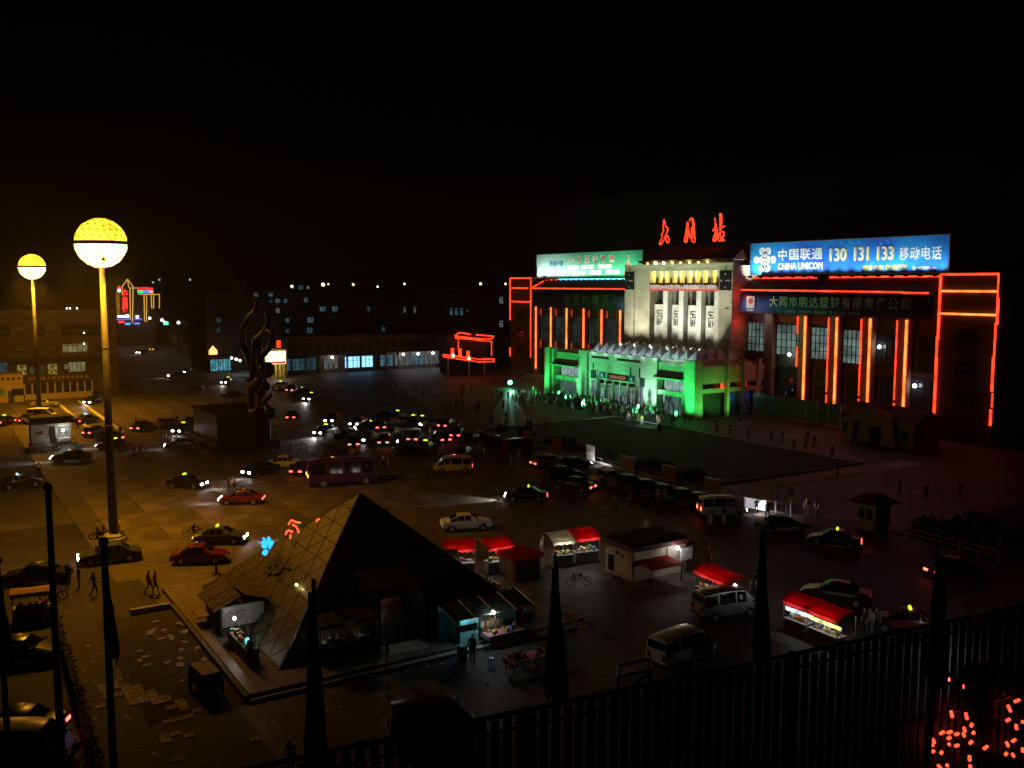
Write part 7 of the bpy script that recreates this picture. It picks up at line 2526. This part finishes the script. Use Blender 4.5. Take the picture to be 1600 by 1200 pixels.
MB().box(-.3, .3, -.02, .0, 1.45, 1.9).build('plate', mat('sign_yellow', (.55, .38, .03), .5), t)
# sentry booth
g = G(1348, 828)
bt = thing('sentry_booth', 'small sentry booth with a dark hipped roof at the right', 'booth', (g.x, g.y + 1.3, 0))
MB().box(-1.0, 1.0, -1.0, 1.0, 0, 2.3).build('wall', YW, bt)
MB().add([(-1.6, -1.6, 2.303), (1.6, -1.6, 2.303), (1.6, 1.6, 2.303), (-1.6, 1.6, 2.303), (-.5, -.5, 3.0), (.5, -.5, 3.0), (.5, .5, 3.0), (-.5, .5, 3.0)], [(0, 1, 5, 4), (1, 2, 6, 5), (2, 3, 7, 6), (3, 0, 4, 7), (4, 5, 6, 7), (3, 2, 1, 0)]).build('roof', TILER, bt)
for s_ in (0, 1):
    w_ = (MB().box(-.7, .7, -1.04, -1.003, .9, 1.9) if s_ else MB().box(1.003, 1.04, -.7, .7, .9, 1.9)).build('window', mat('unlit_window', (.02, .022, .025)), bt)
    (MB().box(-.04, .04, -1.08, -1.041, .9, 1.9) if s_ else MB().box(1.041, 1.08, -.04, .04, .9, 1.9)).build('mullion', KW, w_)
# long rail at the right
fr = thing('long_rail', 'long low rail catching an amber glint at the right edge', 'railing', (79, -48.8, 0))
for i in range(16):
    MB().tube((i * 1.6, 0, 0), (i * 1.6, 0, 1.0), .04, 5).build('post', STEEL, fr)
for z in (1.0, .6):
    MB().tube((0, 0, z), (24, 0, z), .035, 6).build('rail', mat('rail_brass', (.5, .36, .12), .25, .1, 2, metal=.9), fr)

# ------------------------------------------------------------------ flagpoles close to the hotel
FD = mat('flag_dark', (.015, .012, .014), .9, .3, 2)
FB = mat('flag_blue', (.03, .07, .10), .9, .2, 2)


def along(px, py, d):
    "point on the line of sight at the horizontal distance d"
    r = ray(px, py)
    k = d / (r[0] * _v[0] + r[1] * _v[1])
    return Vector((CX + r[0] * k, CY + r[1] * k, CZ + r[2] * k))


def flagpole(px, py, d, label, ball=True, flag=None, r=.10, lean=0):
    t_ = along(px, py, d)
    t = thing('flagpole', label, 'flagpole', (t_.x, t_.y, 0), rad(58.2), 'flagpoles before the hotel')
    MB().tube((0, 0, 0), (0, 0, t_.z), r * 1.5, 10, 0, r * .75).build('pole', DARKM, t, smooth=True)
    if ball:
        MB().ball((0, 0, t_.z + r * .8), r * 1.25, 12).build('ball', DARKM, t, smooth=True)
    if flag:
        wtop, wbot, h, side, m = flag
        n, k = 14, 9
        vs, fs = [], []
        for i in range(n + 1):
            u = i / n
            w_ = (wtop + (wbot - wtop) * min(1, u * 1.15) ** 1.1)
            if u > .86:
                w_ *= 1 - (u - .86) * 2.2
            for j in range(k + 1):
                v = j / k
                x = side * (r * 1.2 + v * w_) if side else (v - .5) * w_
                y = -.22 + .09 * math.sin(v * 14 + u * 3) * (.4 + u)
                z = t_.z - .25 - u * h - (.5 * v if side else .35 * abs(v - .35)) * (u > .05)
                vs.append((x, y, z))
        for i in range(n):
            for j in range(k):
                a = i * (k + 1) + j
                fs.append((a, a + 1, a + k + 2, a + k + 1))
        f = MB().add(vs, fs).build('flag', m, t, smooth=True)
        s = f.modifiers.new('thick', 'SOLIDIFY')
        s.thickness = .02
    return t


flagpole(75, 766, 26, 'left flagpole with a ball top, the taller of two in front of the amber ground', r=.105)
flagpole(162, 852, 20.5, 'second flagpole with a ball top, its bluish flag furled along it', r=.09, flag=(.05, .22, 1.9, 1, FB))
flagpole(-4, 880, 22, 'flagpole at the very left edge with a hanging blue flag', flag=(.1, .30, 1.9, 1, FB), r=.08)
flagpole(490, 905, 22, 'flagpole hidden by a broad black hanging flag, left of centre', ball=False, flag=(.15, .62, 4.6, 0, FD), r=.07)
flagpole(868, 868, 22, 'flagpole with a black drooping flag in the middle of the view', ball=False, flag=(.12, .62, 3.1, 0, FD), r=.06)
flagpole(1190, 832, 22, 'flagpole with a narrow black drooping flag right of the silver minivan', ball=False, flag=(.14, .42, 2.7, 0, FD), r=.06)
flagpole(1466, 850, 22, 'flagpole with a black hanging flag above the slat fence, far right', ball=False, flag=(.25, .5, 3.0, 0, FD), r=.07)

# boundary wall at the lower left
a, b = G(92, 990), G(150, 1203)
w_ = thing('boundary_wall', 'low dark wall with a ragged hedge top running down at the lower left', 'wall', a, math.atan2(b.y - a.y, b.x - a.x))
L = (b - a).length
MB().box(0, L + 6, -.15, .15, 0, .8).build('wall', mat('dark_wall', (.03, .028, .025), .9, .3, 1), w_)
leaf_cloud(500, lambda q: (q.uniform(0, L + 6), q.uniform(-.25, .25), q.uniform(.75, 1.15)), .06, .14, 77).build('hedge_top', LEAFS, w_)

# ------------------------------------------------------------------ slat screen on the hotel's lower roof, neon beyond it
ZT = 12.0
fa, fb = G(430, 1190, ZT), G(1600, 945, ZT)
dr = (fb - fa).normalized()
L = (fb - fa).length
rz = math.atan2(dr.y, dr.x)
ff = thing('slat_fence', 'dark vertical slat screen with long rails crossing the bottom right corner', 'fence', (fa.x, fa.y, ZT), rz)
SL = mat('slat_dark_blue', (.014, .018, .024), .55, .3, 1)
RL = mat('slat_rail', (.02, .02, .02), .4, .3, 2)
x = -2.4
i = 0
sm_ = MB().box(-.085, .085, -.03, .03, -5.6, -.12).mesh('slat', SL)
while x < L + 3:
    obj('slat', sm_, ff, (x, R.uniform(-.01, .01), R.uniform(-.02, .02)), R.uniform(-.04, .04))
    x += .29
for z, t in ((0, .055), (-.34, .03), (-2.6, .035), (-5.0, .035)):
    MB().box(-2.6, L + 3, -.07, -.035, z - t, z + t).build('rail', RL, ff)
x = -2.0
while x < L + 3:
    MB().box(x - .07, x + .07, -.15, -.073, -5.8, .12).build('post', RL, ff)
    x += 3.6
# small welded frame standing on the rail
bf = G(990, 1090, ZT)
lx = (bf - fa).dot(dr) + .35
bx = MB()
for q_ in ((lx - .45, .0), (lx + .45, .0), (lx - .1, .55), (lx + .75, .55)):
    bx.tube((q_[0], q_[1], -.2), (q_[0], q_[1], .3), .035, 4)
bx.tube((lx - .45, 0, .3), (lx + .45, 0, .3), .035, 4).tube((lx - .1, .55, .3), (lx + .75, .55, .3), .035, 4).tube((lx - .45, 0, .3), (lx - .1, .55, .3), .035, 4).tube((lx + .45, 0, .3), (lx + .75, .55, .3), .035, 4).tube((lx - .45, 0, -.2), (lx + .45, 0, .3), .03, 4)
bx.build('bracket_frame', RL, ff)
# lower roof that carries the screen
nrm = Vector((-dr.y, dr.x, 0))
if nrm.dot(Vector((CX, CY, 0)) - Vector((fa.x, fa.y, 0))) < 0:
    nrm = -nrm
rb_ = thing('hotel_podium', 'low hotel wing whose roof carries the slat screen, below the frame', 'building', (fa.x, fa.y, 0), rz)
sgn = 1 if nrm.dot(Vector((-math.sin(rz), math.cos(rz), 0))) > 0 else -1
MB().box(-3, L + 3.2, min(-.25 * sgn, sgn * 6.5), max(-.25 * sgn, sgn * 6.5), 0, ZT - 5.85).build('wall', WALLD, rb_)
# neon script beyond the slats
np_ = thing('roof_neon_script', 'broken red neon script in short lit pieces on the slat screen at the bottom right', 'neon sign', (fa.x + nrm.x * .22, fa.y + nrm.y * .22, ZT), rz)


def onF(px, py):
    r = Vector(ray(px, py))
    o = Vector((fa.x + nrm.x * .22, fa.y + nrm.y * .22, ZT))
    k = (o - Vector((CX, CY, CZ))).dot(nrm) / r.dot(nrm)
    p = Vector((CX, CY, CZ)) + r * k - o
    return (p.dot(dr), 0, p.z)


NSC = emit('neon_script_roof', (1.0, .06, .022), 3.0)
dots = [(1487, 1116, 9, -2), (1510, 1119, 9, -2), (1518, 1133, 6, 3), (1507, 1140, 6, -2), (1506, 1148, 5, -2), (1472, 1145, 3, 6), (1484, 1144, 2, 6), (1495, 1147, 2, 5), (1459, 1158, 6, -2), (1457, 1164, 3, -1), (1483, 1153, 3, 4), (1483, 1163, 3, 2), (1495, 1165, 2, 5),
        (1458, 1174, 3, 3), (1471, 1176, 4, 3), (1517, 1160, 4, 4), (1540, 1168, 4, 6), (1589, 1095, 3, 7), (1577, 1107, 9, -4), (1575, 1125, 3, 5), (1588, 1136, 7, -1), (1574, 1163, 6, -3), (1584, 1157, 3, 5), (1572, 1178, 4, 3), (1583, 1180, 4, -2), (1598, 1128, 4, 1),
        (1468, 1198, 4, -4), (1480, 1196, 4, 1), (1515, 1185, 8, 0), (1516, 1198, 5, 0), (1598, 1172, 6, 0), (1521, 1145, 3, 3)]
for x_, y_, hy, hx in dots:
    MB().tube(onF(x_ - hx * .5, y_ + hy * .5), onF(x_ + hx * .5, y_ - hy * .5), .042, 8).build('neon_stroke', NSC, np_)
bk = MB()
for px in (1484, 1515, 1580):
    p = onF(px, 1100)
    q_ = onF(px, 1203)
    bk.tube((p[0], .06 * sgn * -1, p[2]), (q_[0], .06 * sgn * -1, q_[2]), .015, 4)
bk.build('sign_frame', DARKM, np_)
# small lamp low behind the screen
p = G(1470, 1016)
t = thing('yard_lamp', 'small bluish white lamp glowing behind the slat screen', 'lamp', p)
MB().tube((0, 0, 0), (0, 0, 1.8), .04, 5).build('post', DARKM, t)
MB().ball((0, 0, 1.95), .13, 8).build('bulb', emit('yard_bulb', (.85, .88, 1), 25, sample=False), t)
lamp(t, 'POINT', (.2, 0, 1.85), 60, (.8, .9, 1), .1)

# ------------------------------------------------------------------ the night haze of the square
hz = MB().box(-960, 320, -560, 760, -1.2, 38.0)
me = hz.mesh('haze', bpy.data.materials.new('night_haze'))
hm = me.materials[0]
hm.use_nodes = True
hn = hm.node_tree
hn.nodes.clear()
ho = hn.nodes.new('ShaderNodeOutputMaterial')
hv = hn.nodes.new('ShaderNodeVolumePrincipled')
hv.inputs['Color'].default_value = (.85, .85, .85, 1)
hv.inputs['Density'].default_value = 0.0004
hv.inputs['Anisotropy'].default_value = 0.2
hn.links.new(hv.outputs[0], ho.inputs['Volume'])
ho_ = obj('haze', me)
ho_['kind'] = 'stuff'
sc.cycles.volume_step_rate = 4
sc.cycles.volume_max_steps = 64
